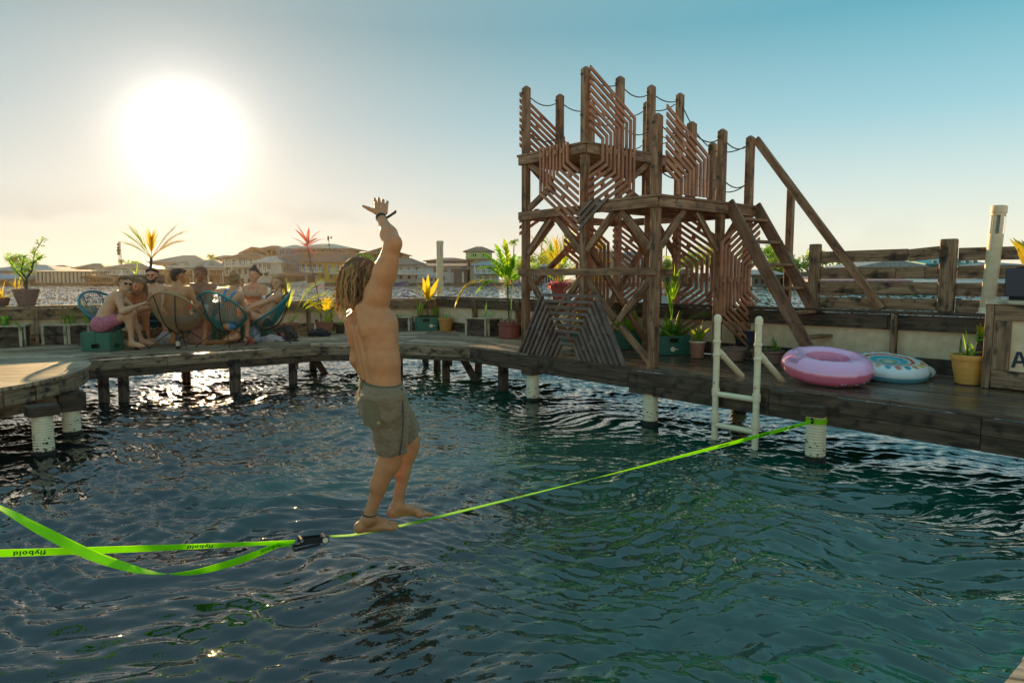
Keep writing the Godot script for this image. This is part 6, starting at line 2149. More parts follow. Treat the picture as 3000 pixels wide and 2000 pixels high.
	var hm := mat("hair_blond", lin(0.42, 0.25, 0.10), 0.6, {"backlight_enabled": true, "backlight": lin(0.9, 0.65, 0.35)})
	var hd := mat("hair_brown", lin(0.13, 0.065, 0.026), 0.6, {"backlight_enabled": true, "backlight": lin(0.7, 0.45, 0.2)})
	put("hair", cap.mesh(), hd, t)
	var ga := Geo.new(); var gb := Geo.new()
	for i in 330:
		var az := rng.randf_range(-PI, PI)
		var el := rng.randf_range(-0.45, 1.5)
		var o := Vector3(sin(az) * cos(el), sin(el), -cos(az) * cos(el) * 1.0)
		if o.z > 0.30 and o.y < 0.65: continue          # the face stays free
		var root := hc + hb * (Vector3(0, 0.03, -0.03) + o * Vector3(0.086, 0.092, 0.098))
		var l := rng.randf_range(0.17, 0.28) * (0.72 if o.z > 0.2 else 1.0)
		var dir := hb * (o * 0.40 + Vector3(0, -0.40, -0.12))
		if o.z > -0.25: dir += hb * Vector3(signf(o.x) * 0.7, 0.15, -0.7)
		dir -= rgt * 0.10                                # it hangs to his left, away from the raised arm
		lock(ga if rng.randf() < 0.55 else gb, root, dir, l, rng.randf_range(0.0045, 0.0085), rng.randf_range(0.25, 0.8), 0.75)
	for i in 160:
		var o := vec(rng.randf() * TAU, rng.randf_range(-0.3, 1.4))
		lock(ga, hc + hb * Vector3(0, 0.03, -0.03) + o * 0.096, o + Vector3(rng.randf_range(-0.6, 0.6), rng.randf_range(0, 0.7), rng.randf_range(-0.6, 0.6)), rng.randf_range(0.02, 0.055), 0.0012, 0.9, 0.4)
	put("hair_locks", ga.mesh(), hm, t).set_meta("kind", "stuff")
	put("hair_locks", gb.mesh(), hd, t).set_meta("kind", "stuff")
	# wrist band with a loose end, anklet
	var wb := Geo.new()
	var wd := (wrR - elR).normalized()
	wb.tube([wrR - wd * 0.008, wrR + wd * 0.010], [0.0305], 18)
	wb.ribbon(smooth_line([wrR + Vector3(0.028, -0.005, 0.01), wrR + Vector3(0.06, 0.012, 0.02), wrR + Vector3(0.095, 0.036, 0.02)], 4), [Vector3(0, 0.008, 0.002), Vector3(0, 0.008, 0.002), Vector3(0, 0.008, 0.003), Vector3(0, 0.008, 0.003), Vector3(0, 0.008, 0.003), Vector3(0, 0.008, 0.003), Vector3(0, 0.008, 0.003), Vector3(0, 0.009, 0.003), Vector3(0, 0.009, 0.003)], 0.002)
	put("wrist_band", wb.mesh(), mat("band_black", lin(0.02, 0.025, 0.022), 0.8), t)
	var an := Geo.new()
	var ad := (knR - anR).normalized()
	var ac := anR.lerp(knR, 0.055)
	var s1 := ad.cross(rgt).normalized()
	var s2 := ad.cross(s1)
	var ring := []
	for i in 25:
		var a := TAU * i / 24.0
		ring.append(ac + s1 * cos(a) * 0.041 + s2 * sin(a) * 0.039 - fwd * 0.002 + ad * (0.010 * cos(a)))
	an.tube(ring, [0.0045], 6, false)
	put("anklet", an.mesh(), mat("band_black", lin(0.02, 0.025, 0.022), 0.8), t)


# eyes, brows and mouth on a head; glasses: "none", "dark", "red", "up"
func face(t: Node3D, xf: Transform3D, k: float, glasses: String, smile: bool, brow: Color) -> void:
	var e := Geo.new()
	var i := Geo.new()
	var br := Geo.new()
	for s in [-1.0, 1.0]:
		e.ball(Vector3(s * 0.031, 0.010, 0.0755) * k, Vector3(0.0125, 0.0075, 0.011) * k, 9, 6)
		i.ball(Vector3(s * 0.031, 0.010, 0.084) * k, Vector3(0.0062, 0.0062, 0.0045) * k, 8, 5)
		br.tube([Vector3(s * 0.014, 0.030, 0.0905) * k, Vector3(s * 0.032, 0.036, 0.087) * k, Vector3(s * 0.050, 0.030, 0.075) * k], [0.0042 * k], 5)
	if glasses in ["none", "up"]:
		put("eyes", e.mesh(), mat("eye_white", lin(0.55, 0.5, 0.46), 0.3), t, xf)
		put("irises", i.mesh(), mat("iris", lin(0.03, 0.02, 0.015), 0.2), t, xf)
	put("eyebrows", br.mesh(), mat("brow_" + brow.to_html(), brow, 0.8), t, xf)
	var m := Geo.new()
	if smile:
		m.tube([Vector3(-0.027, -0.049, 0.079) * k, Vector3(-0.013, -0.057, 0.0925) * k, Vector3(0, -0.059, 0.096) * k, Vector3(0.013, -0.057, 0.0925) * k, Vector3(0.027, -0.049, 0.079) * k], [0.0015, 0.005 * k, 0.006 * k, 0.005 * k, 0.0015], 7)
		put("teeth", m.mesh(), mat("teeth", lin(0.62, 0.58, 0.52), 0.3), t, xf)
	var lp := Geo.new()
	lp.tube([Vector3(-0.028, -0.050, 0.078) * k, Vector3(0, -0.0665 if smile else -0.058, 0.0945) * k, Vector3(0.028, -0.050, 0.078) * k], [0.002, 0.0055 * k, 0.002], 6)
	put("lips", lp.mesh(), mat("lips", lin(0.30, 0.10, 0.075), 0.5), t, xf)
	if glasses in ["dark", "red", "up"]:
		var gl := Geo.new()
		var y := 0.012 if glasses != "up" else 0.085
		var z := 0.098 if glasses != "up" else 0.060
		for s in [-1.0, 1.0]:
			gl.ball(Vector3(s * 0.033, y, z) * k, Vector3(0.027, 0.019, 0.006) * k, 12, 6)
			gl.tube([Vector3(s * 0.06, y + 0.01, z - 0.005) * k, Vector3(s * 0.088, y + 0.012, -0.01) * k], [0.003], 5)
		gl.tube([Vector3(-0.012, y + 0.008, z + 0.001) * k, Vector3(0.012, y + 0.008, z + 0.001) * k], [0.003], 5)
		put("sunglasses", gl.mesh(), mat("lens_dark", lin(0.012, 0.012, 0.015), 0.1) if glasses == "dark" else mat("lens_red", lin(0.50, 0.06, 0.03), 0.12, {"metallic": 0.3}), t, xf)


# a seated figure. spec: hip (height), lean, side (radians), knee (height), spread, foot (forward of the knee), hands [left, right] in local metres, head [yaw, pitch, roll], k (size)
func sitter(label: String, at: Vector3, facing: Vector3, sp: Dictionary) -> Node3D:
	var t := thing("person", label, "person", at, atan2(facing.x, facing.z))
	var k: float = sp.get("k", 1.0)
	var fem: bool = sp.get("fem", false)
	var lean: float = sp.get("lean", 0.1)
	var sd: float = sp.get("side", 0.0)
	var P := Vector3(0, sp.hip, 0)
	var d := Vector3(sin(sd), cos(lean) * cos(sd), sin(lean)).normalized()
	var d2 := Vector3(sin(sd * 1.1), cos(lean * 1.4) * cos(sd), sin(lean * 1.4)).normalized()
	var x := Vector3(cos(sd), -sin(sd), 0)
	var W := P + d * 0.21 * k
	var C := W + d2 * 0.20 * k
	var N := C + d2 * 0.14 * k
	var front := x.cross(d2).normalized()
	var sw := (0.158 if not fem else 0.140) * k
	var S := [C + d2 * 0.075 * k + x * sw, C + d2 * 0.075 * k - x * sw]           # left, right
	var H := [P + x * 0.085 * k, P - x * 0.085 * k]
	var b := []
	b.append([H[0], H[1], 0.105 * k, 0.105 * k])
	for s in [-1.0, 1.0]:
		b.append([P + x * s * 0.055 * k, W + x * s * 0.055 * k, 0.108 * k, (0.092 if not fem else 0.080) * k])
		b.append([W + x * s * 0.055 * k, C + x * s * 0.072 * k, (0.092 if not fem else 0.080) * k, (0.102 if not fem else 0.088) * k])
		b.append([C + x * s * 0.07 * k, N + x * s * 0.045 * k - d2 * 0.03, 0.098 * k, 0.052 * k])
		if fem: b.append([C + x * s * 0.065 + front * 0.075 - d2 * 0.03, C + x * s * 0.065 + front * 0.085 - d2 * 0.035, 0.060, 0.054])
		else: b.append([C + x * s * 0.06 + front * 0.07 + d2 * 0.01, C + x * s * 0.10 + front * 0.05 + d2 * 0.03, 0.05, 0.045])
	var hd: Array = sp.get("head", [0.0, 0.0, 0.0])
	var hc = N + (d2 * 0.5 + Vector3.UP * 0.5) * 0.145 * k + front * 0.025 + sp.get("head_off", Vector3.ZERO)
	b.append([N - d2 * 0.03, hc + Vector3(0, -0.08, -0.02), 0.056 * k, 0.052 * k])
	for i in 2:
		b.append([N - d2 * 0.035, S[i], 0.052 * k, 0.056 * k])
		b.append([S[i], S[i] - d2 * 0.04, 0.060 * k, 0.054 * k])
	var hands: Array = sp.hands
	var hg := Geo.new()
	for i in 2:
		var w: Vector3 = hands[i]
		var pole: Vector3 = sp.get("poles", [Vector3(0.6, -0.7, -0.3), Vector3(-0.6, -0.7, -0.3)])[i]
		var e := elbow(S[i], w, 0.275 * k, 0.245 * k, pole)
		var wr: Vector3 = e + (w - e).normalized() * minf(0.245 * k, e.distance_to(w))
		var ar := k * (0.85 if fem else 1.0)
		b.append([S[i], e, 0.052 * ar, 0.040 * ar])
		b.append([e, e.lerp(wr, 0.35), 0.040 * ar, 0.041 * ar]); b.append([e.lerp(wr, 0.35), wr, 0.041 * ar, 0.027 * ar])
		var hy := (wr - e).normalized()
		if sp.has("hand_dirs") and sp.hand_dirs[i]: hy = (sp.hand_dirs[i] as Vector3).normalized()
		var hz := Vector3.UP if absf(hy.y) < 0.8 else Vector3.BACK
		hz = (hz - hy * hz.dot(hy)).normalized()
		hg.add(hand_geo(sp.get("curl", 0.7), 1.0 if i == 0 else -1.0, 0.8), Transform3D(Basis(hy.cross(hz), hy, hz).scaled_local(Vector3.ONE * k), wr + hy * 0.02))
	var legs := []
	for i in 2:
		var s := 1.0 if i == 0 else -1.0
		var kn: Vector3 = sp.knees[i] if sp.has("knees") else Vector3(s * (0.10 + sp.get("spread", 0.05)), sp.get("knee", 0.5), 0.40)
		kn = H[i] + (kn - H[i]).normalized() * 0.42 * k
		var an: Vector3 = sp.ankles[i] if sp.has("ankles") else Vector3(kn.x * 1.05, 0.09, kn.z + sp.get("foot", 0.0))
		an = kn + (an - kn).normalized() * 0.41 * k
		an.y = maxf(an.y, 0.075)
		legs.append([H[i], kn, an])
		b.append([H[i], kn, 0.088 * k, 0.056 * k]); b.append([kn, an, 0.052 * k, 0.034 * k])
		var ba := (Vector3.BACK if an.z > kn.z - 0.1 else Vector3.BACK)
		b.append([kn.lerp(an, 0.12) - Vector3(0, 0, 0.028), kn.lerp(an, 0.45) - Vector3(0, 0, 0.022), 0.046 * k, 0.038 * k])
		var fd := Vector3(s * 0.15, 0, 1).normalized()
		if sp.has("feet") and sp.feet[i]: fd = (sp.feet[i] as Vector3).normalized()
		b.append([an - Vector3.UP * 0.035 - fd * 0.025, an - Vector3.UP * 0.052 + fd * 0.12, 0.033, 0.022]); b.append([an, an - Vector3.UP * 0.045 + fd * 0.10, 0.034, 0.024]); b.append([an - Vector3.UP * 0.054 + fd * 0.11, an - Vector3.UP * 0.060 + fd * 0.18, 0.023, 0.015])
	var g := skin(b, 0.0135, 0.04)
	g.add(hg)
	var hxf := Transform3D(Basis.from_euler(Vector3(hd[1], hd[0], hd[2])), hc)
	g.add(head_geo(k * 0.98), hxf)
	var sm: Material = sp.skin
	put("body", g.mesh(), sm, t)
	face(t, hxf, k * 0.98, sp.get("glasses", "none"), sp.get("smile", false), sp.get("hair", lin(0.05, 0.03, 0.02)))
	# hair
	var hcol: Color = sp.hair
	var hm := mat("hair_" + hcol.to_html(), hcol, 0.6, {"backlight_enabled": true, "backlight": hcol.lerp(Color(0.9, 0.7, 0.45), 0.45)})
	var hs: String = sp.get("style", "short")
	var cap := [[Vector3(0, 0.050, -0.040), Vector3(0, 0.062, 0.006), 0.084, 0.074], [Vector3(0, 0.01, -0.065), Vector3(0, -0.02, -0.06), 0.072, 0.055]]
	if hs == "short": cap.append([Vector3(-0.05, 0.085, 0.045), Vector3(0.05, 0.088, 0.045), 0.030, 0.028])
	if hs == "bun": cap.append([Vector3(0, 0.135, -0.045), Vector3(0, 0.150, -0.045), 0.048, 0.036, false, 0.012])
	if hs == "low_bun": cap.append([Vector3(0, 0.09, -0.12), Vector3(0, 0.10, -0.125), 0.045, 0.040, false, 0.012])
	var cg := skin(cap, 0.006, 0.02, noise(34.0, 5, 2), 0.008)
	put("hair", cg.mesh(), hm, t, hxf * Transform3D(Basis.from_scale(Vector3.ONE * k * 1.0), Vector3.ZERO))
	var lg := Geo.new()
	var long: bool = hs in ["long", "sleek"]
	for i in (190 if long else 110):
		var az := rng.randf_range(-PI, PI)
		var el := rng.randf_range(-0.3, 1.5)
		var o := Vector3(sin(az) * cos(el), sin(el), -cos(az) * cos(el))
		if o.z > 0.35 and o.y < 0.72: continue
		var root := hxf * (Vector3(0, 0.035, -0.03) + o * Vector3(0.084, 0.088, 0.092))
		if long: lock(lg, root, hxf.basis * (o * 0.5 + Vector3(signf(o.x) * clampf(o.z + 0.35, 0, 1) * 1.6, -0.1, -0.25 - clampf(o.z + 0.3, 0, 1) * 1.1)), rng.randf_range(0.20, 0.32) * sp.get("hair_len", 1.0), 0.0065, 0.45 if hs == "long" else 0.12, 1.0)
		else: lock(lg, root, hxf.basis * (o + Vector3(rng.randf_range(-0.5, 0.5), rng.randf_range(0, 0.5), rng.randf_range(-0.5, 0.5))), rng.randf_range(0.03, 0.06), 0.0030 if hs == "short" else 0.0016, 0.7, 0.5)
	put("hair_strands", lg.mesh(), hm, t).set_meta("kind", "stuff")
	if sp.get("beard", false):
		var bd := skin([[Vector3(-0.055, -0.035, 0.035), Vector3(-0.035, -0.085, 0.055), 0.024, 0.024], [Vector3(0.055, -0.035, 0.035), Vector3(0.035, -0.085, 0.055), 0.024, 0.024], [Vector3(-0.035, -0.088, 0.058), Vector3(0.035, -0.088, 0.058), 0.027, 0.027], [Vector3(0, -0.092, 0.066), Vector3(0, -0.110, 0.066), 0.026, 0.018], [Vector3(-0.024, -0.040, 0.088), Vector3(0.024, -0.040, 0.088), 0.0075, 0.0075]], 0.0055, 0.02, noise(40.0, 6, 2), 0.008)
		put("beard", bd.mesh(), hm, t, hxf)
	# shorts or swimwear
	if sp.has("shorts"):
		var cm := mottled("shorts_" + (sp.shorts[0] as Color).to_html(), sp.shorts[0], sp.shorts[1], 0.9, 8.0, 70 + taken.size() % 9)
		var sb := [[H[0], H[1], 0.110 * k, 0.110 * k]]
		for s in [-1.0, 1.0]: sb.append([P + x * s * 0.055, P + x * s * 0.055 + d * 0.085, 0.113 * k, 0.104 * k, true])
		for l in legs: sb.append([l[0], (l[0] as Vector3).lerp(l[1], sp.get("hem", 0.62)), 0.100 * k, 0.084 * k, true])
		put("shorts", skin(sb, 0.012, 0.04, noise(7.0, 3, 2), 0.012).mesh(), cm, t)
	if sp.has("bikini"):
		var cm := mat("bikini_" + (sp.bikini as Color).to_html(), sp.bikini, 0.8)
		var cups := []
		for s in [-1.0, 1.0]: cups.append([C + x * s * 0.065 + front * 0.082 - d2 * 0.03, C + x * s * 0.065 + front * 0.088 - d2 * 0.035, 0.060, 0.056])
		put("bikini_top", skin(cups, 0.009, 0.01).mesh(), cm, t)
		var st := Geo.new()
		var loop := []
		for i in 33:
			var a := TAU * i / 32.0
			loop.append(C - d2 * 0.045 + x * cos(a) * 0.168 * k + front * (sin(a) * 0.108 * k + (0.022 if sin(a) > 0 else 0.0)))
		st.tube(loop, [0.009], 6, false)
		for s in [-1.0, 1.0]:
			st.tube(smooth_line([C + x * s * 0.070 + front * 0.13, C + x * s * 0.085 + d2 * 0.115 + front * 0.045, C + x * s * 0.075 + d2 * 0.095 - front * 0.065, C + x * s * 0.05 - front * 0.112 - d2 * 0.045], 5), [0.008 if not sp.get("wide_straps", false) else 0.020], 6)
		if sp.get("wide_straps", false):
			st.ball(C - front * 0.125 - d2 * 0.045, Vector3(0.03, 0.028, 0.016), 8, 5)
			st.tube(smooth_line([C - front * 0.13 - d2 * 0.05, C - front * 0.135 - d2 * 0.12 + x * 0.015, C - front * 0.13 - d2 * 0.20 + x * 0.02], 4), [0.008], 5)
		put("bikini_strap", st.mesh(), cm, t)
		var bt := [[H[0], H[1], 0.112 * k, 0.112 * k]]
		put("bikini_bottom", skin(bt, 0.012, 0.02).mesh(), cm, t)
	return t


func make_group() -> void:
	var pale := skin_mat("skin_fair", [0.60, 0.31, 0.17])
	var tan := skin_mat("skin_tan", [0.56, 0.235, 0.09])
	var brown := skin_mat("skin_brown", [0.27, 0.125, 0.06])
	# the string chairs
	string_chair("teal string chair at the left of the group, behind the man on the crate", Vector3(-6.33, DECK, -10.72), atan2(0.92, 0.38), lin(0.015, 0.15, 0.19), "teal")
	string_chair("blue string chair under the man with red sunglasses, beside the wooden planter", Vector3(-5.98, DECK, -11.42), atan2(0.3, 1.0), lin(0.02, 0.14, 0.24), "blue")
	string_chair("tan string chair with its back to the viewer, in the middle of the group", Vector3(-5.09, DECK, -10.42), atan2(0.10, -1.0), lin(0.34, 0.21, 0.10), "tan")
	string_chair("teal string chair with its back to the viewer, a woman in blue bikini in it", Vector3(-4.48, DECK, -10.66), atan2(0.26, -1.0), lin(0.02, 0.19, 0.18), "sea")
	string_chair("teal string chair seen side-on at the right of the group, under the laughing woman", Vector3(-4.00, DECK, -11.10), atan2(-0.95, 0.42), lin(0.02, 0.17, 0.18), "teal2")
	var cr := bottle_crate("green bottle crate turned over as a seat for the man in pink shorts", Vector3(-6.02, DECK, -9.98), 0.12, "crate", "green bottle crates used as seats")
	cr.rotation = Vector3(PI, -0.12, 0); cr.position.y += 0.275
	var c2 := bottle_crate("green bottle crate under the bare-chested man facing the viewer", Vector3(-5.36, DECK, -11.86), 0.0, "crate", "green bottle crates used as seats")
	c2.rotation = Vector3(PI, 0.2, 0); c2.position.y += 0.275
	var c3 := bottle_crate("green bottle crate under the woman with the topknot", Vector3(-4.40, DECK, -11.72), 0.0, "crate", "green bottle crates used as seats")
	c3.rotation = Vector3(PI, 0.1, 0); c3.position.y += 0.275
	# the people
	sitter("man in pink patterned shorts and dark sunglasses on the green crate, smiling back at viewer", Vector3(-6.03, DECK, -9.98), Vector3(0.93, 0, -0.36), {"hip": 0.375, "lean": 0.42, "side": 0.10, "hands": [Vector3(0.10, 0.62, 0.62), Vector3(-0.10, 0.66, 0.52)], "poles": [Vector3(0.5, -0.9, 0.1), Vector3(-0.5, -0.9, 0.1)],
			"knees": [Vector3(0.16, 0.52, 0.42), Vector3(-0.12, 0.53, 0.42)], "ankles": [Vector3(0.2, 0.08, 0.5), Vector3(-0.10, 0.08, 0.40)], "head": [-1.05, 0.05, -0.18], "glasses": "dark", "smile": true, "hair": lin(0.15, 0.085, 0.035), "skin": pale, "shorts": [lin(0.20, 0.02, 0.06), lin(0.80, 0.34, 0.36)], "curl": 0.8})
	sitter("long-haired bearded man leaning forward between the crate man and the red sunglasses", Vector3(-6.20, DECK, -10.62), Vector3(0.98, 0, 0.18), {"hip": 0.42, "lean": 0.60, "side": 0.0, "hands": [Vector3(0.16, 0.60, 0.52), Vector3(-0.08, 0.56, 0.52)], "knees": [Vector3(0.20, 0.50, 0.42), Vector3(-0.14, 0.50, 0.42)],
			"head": [-0.95, 0.25, -0.30], "hair": lin(0.20, 0.11, 0.045), "style": "long", "hair_len": 0.75, "beard": true, "skin": tan, "shorts": [lin(0.03, 0.04, 0.06), lin(0.06, 0.07, 0.1)]})
	sitter("dark-bearded man in mirrored red sunglasses, grinning, beside the wooden planter", Vector3(-5.96, DECK, -11.36), Vector3(0.30, 0, 1), {"hip": 0.40, "lean": 0.0, "hands": [Vector3(0.20, 0.44, 0.36), Vector3(-0.16, 0.46, 0.36)], "knee": 0.52, "spread": 0.12, "head": [-0.1, 0.0, 0.05], "glasses": "red", "smile": true, "hair": lin(0.025, 0.016, 0.012), "beard": true, "skin": pale, "shorts": [lin(0.03, 0.03, 0.04), lin(0.06, 0.05, 0.06)]})
	sitter("dark-haired man seen from behind in the tan string chair", Vector3(-5.10, DECK, -10.40), Vector3(0.10, 0, -1), {"hip": 0.39, "lean": 0.08, "hands": [Vector3(0.26, 0.48, 0.32), Vector3(-0.26, 0.50, 0.30)], "knee": 0.48, "spread": 0.16, "foot": -0.12, "head": [-0.75, 0.0, 0.0], "hair": lin(0.05, 0.028, 0.015), "skin": tan, "shorts": [lin(0.16, 0.13, 0.10), lin(0.30, 0.26, 0.20)]})
	sitter("bare-chested tanned man with swept fringe, facing the viewer behind the clay stool", Vector3(-5.36, DECK, -11.84), Vector3(0.06, 0, 1), {"hip": 0.385, "lean": 0.04, "k": 1.06, "hands": [Vector3(0.16, 0.42, 0.38), Vector3(-0.18, 0.42, 0.38)], "knee": 0.55, "spread": 0.12, "head": [-0.25, 0.0, 0.08], "hair": lin(0.13, 0.075, 0.035), "style": "short", "skin": brown, "shorts": [lin(0.03, 0.04, 0.06), lin(0.06, 0.08, 0.1)]})
	sitter("woman in blue bikini top seen from behind in the teal chair, hand to her face", Vector3(-4.47, DECK, -10.62), Vector3(0.26, 0, -1), {"hip": 0.37, "lean": 0.10, "side": -0.20, "k": 0.95, "fem": true, "hands": [Vector3(0.06, 0.92, 0.26), Vector3(-0.22, 0.44, 0.34)], "poles": [Vector3(1.0, -0.1, 0.2), Vector3(-0.6, -0.7, -0.3)], "knee": 0.50, "spread": 0.04, "foot": -0.05, "head": [0.25, 0.15, 0.10], "hair": lin(0.34, 0.22, 0.10), "style": "low_bun", "skin": pale, "bikini": lin(0.10, 0.25, 0.48), "wide_straps": true})
	var w7 := sitter("woman with a dark topknot and a white bandage on her arm, facing the viewer", Vector3(-4.40, DECK, -11.70), Vector3(0.0, 0, 1), {"hip": 0.385, "lean": 0.0, "k": 1.02, "fem": true, "hands": [Vector3(0.06, 0.62, 0.24), Vector3(-0.05, 0.60, 0.24)], "poles": [Vector3(1.0, -0.8, -0.2), Vector3(-1.0, -0.8, -0.2)], "knee": 0.52, "spread": 0.05, "head": [-0.05, 0.0, 0.0], "smile": true, "hair": lin(0.07, 0.035, 0.018), "style": "bun", "skin": pale, "bikini": lin(0.40, 0.27, 0.17)})
	var bd := Geo.new()
	bd.tube([Vector3(0.205, 0.73, 0.08), Vector3(0.19, 0.69, 0.12)], [0.052, 0.050], 12)
	put("bandage", bd.mesh(), mat("gauze", lin(0.62, 0.56, 0.50), 0.9), w7)
	sitter("laughing blonde woman in dark bikini reclining in the side-on teal chair", Vector3(-4.02, DECK, -11.08), Vector3(-0.95, 0, 0.42), {"hip": 0.36, "lean": -0.38, "k": 0.96, "fem": true, "hands": [Vector3(0.10, 0.52, 0.36), Vector3(-0.10, 0.54, 0.34)], "knee": 0.56, "spread": 0.02, "foot": 0.10, "head": [1.05, -0.02, 0.0], "head_off": Vector3(0.02, 0.0, 0.05), "smile": true, "glasses": "up", "hair": lin(0.42, 0.25, 0.09), "style": "sleek", "hair_len": 0.85, "skin": pale, "bikini": lin(0.03, 0.032, 0.045)})


# ---------------------------------------------------------------- the town across the water
func roof_geo(w: float, d: float, h: float, style: String, over: float) -> Geo:
	var g := Geo.new()
	var x := w / 2 + over
	var z := d / 2 + over
	var a := Vector3(-x, 0, z); var b := Vector3(x, 0, z); var c := Vector3(x, 0, -z); var e := Vector3(-x, 0, -z)
	var t := 0.16
	var ins := minf(z, x * 0.8) if style == "hip" else 0.0
	if style == "front":               # a gable that looks at the water
		var r0 := Vector3(0, h, z); var r1 := Vector3(0, h, -z)
		g.quad(b, c, r1, r0); g.quad(e, a, r0, r1)
		g.quad(a + Vector3.DOWN * t, b + Vector3.DOWN * t, b, a); g.face(a, b, r0); g.face(c, e, r1)
	elif style == "shed":
		var r0 := Vector3(-x, h, -z); var r1 := Vector3(x, h, -z)
		g.quad(a, b, r1, r0); g.face(e, a, r0); g.face(b, c, r1); g.quad(c, e, r0, r1)
	else:
		var r0 := Vector3(-x + ins, h, 0); var r1 := Vector3(x - ins, h, 0)
		g.quad(a, b, r1, r0); g.quad(c, e, r0, r1)
		g.face(b, c, r1); g.face(e, a, r0)
	for q in [[a, b], [b, c], [c, e], [e, a]]:
		g.quad(q[0] + Vector3.DOWN * t, q[1] + Vector3.DOWN * t, q[1], q[0])
	g.quad(e + Vector3.DOWN * t, c + Vector3.DOWN * t, b + Vector3.DOWN * t, a + Vector3.DOWN * t)
	for i in g.uv.size(): g.uv[i] = Vector2(g.v[i].x * 0.4, g.v[i].z * 0.4)
	return g


func tone(c: Array, key := "wall", rough := 0.85) -> Material:
	var nm := "%s_%d_%d_%d" % [key, c[0] * 999, c[1] * 999, c[2] * 999]
	var m := mat(nm, lin(c[0], c[1], c[2]), rough)
	if key == "roof" and m.albedo_texture == null:
		m.albedo_texture = roof_tex
		m.uv1_triplanar = true
		m.uv1_scale = Vector3(0.22, 0.22, 0.22)
	elif key == "wall" and m.albedo_texture == null:
		m.albedo_texture = wall_tex
		m.uv1_triplanar = true
		m.uv1_scale = Vector3(0.16, 0.16, 0.16)
	return m


var roof_tex: Texture2D
var wall_tex: Texture2D

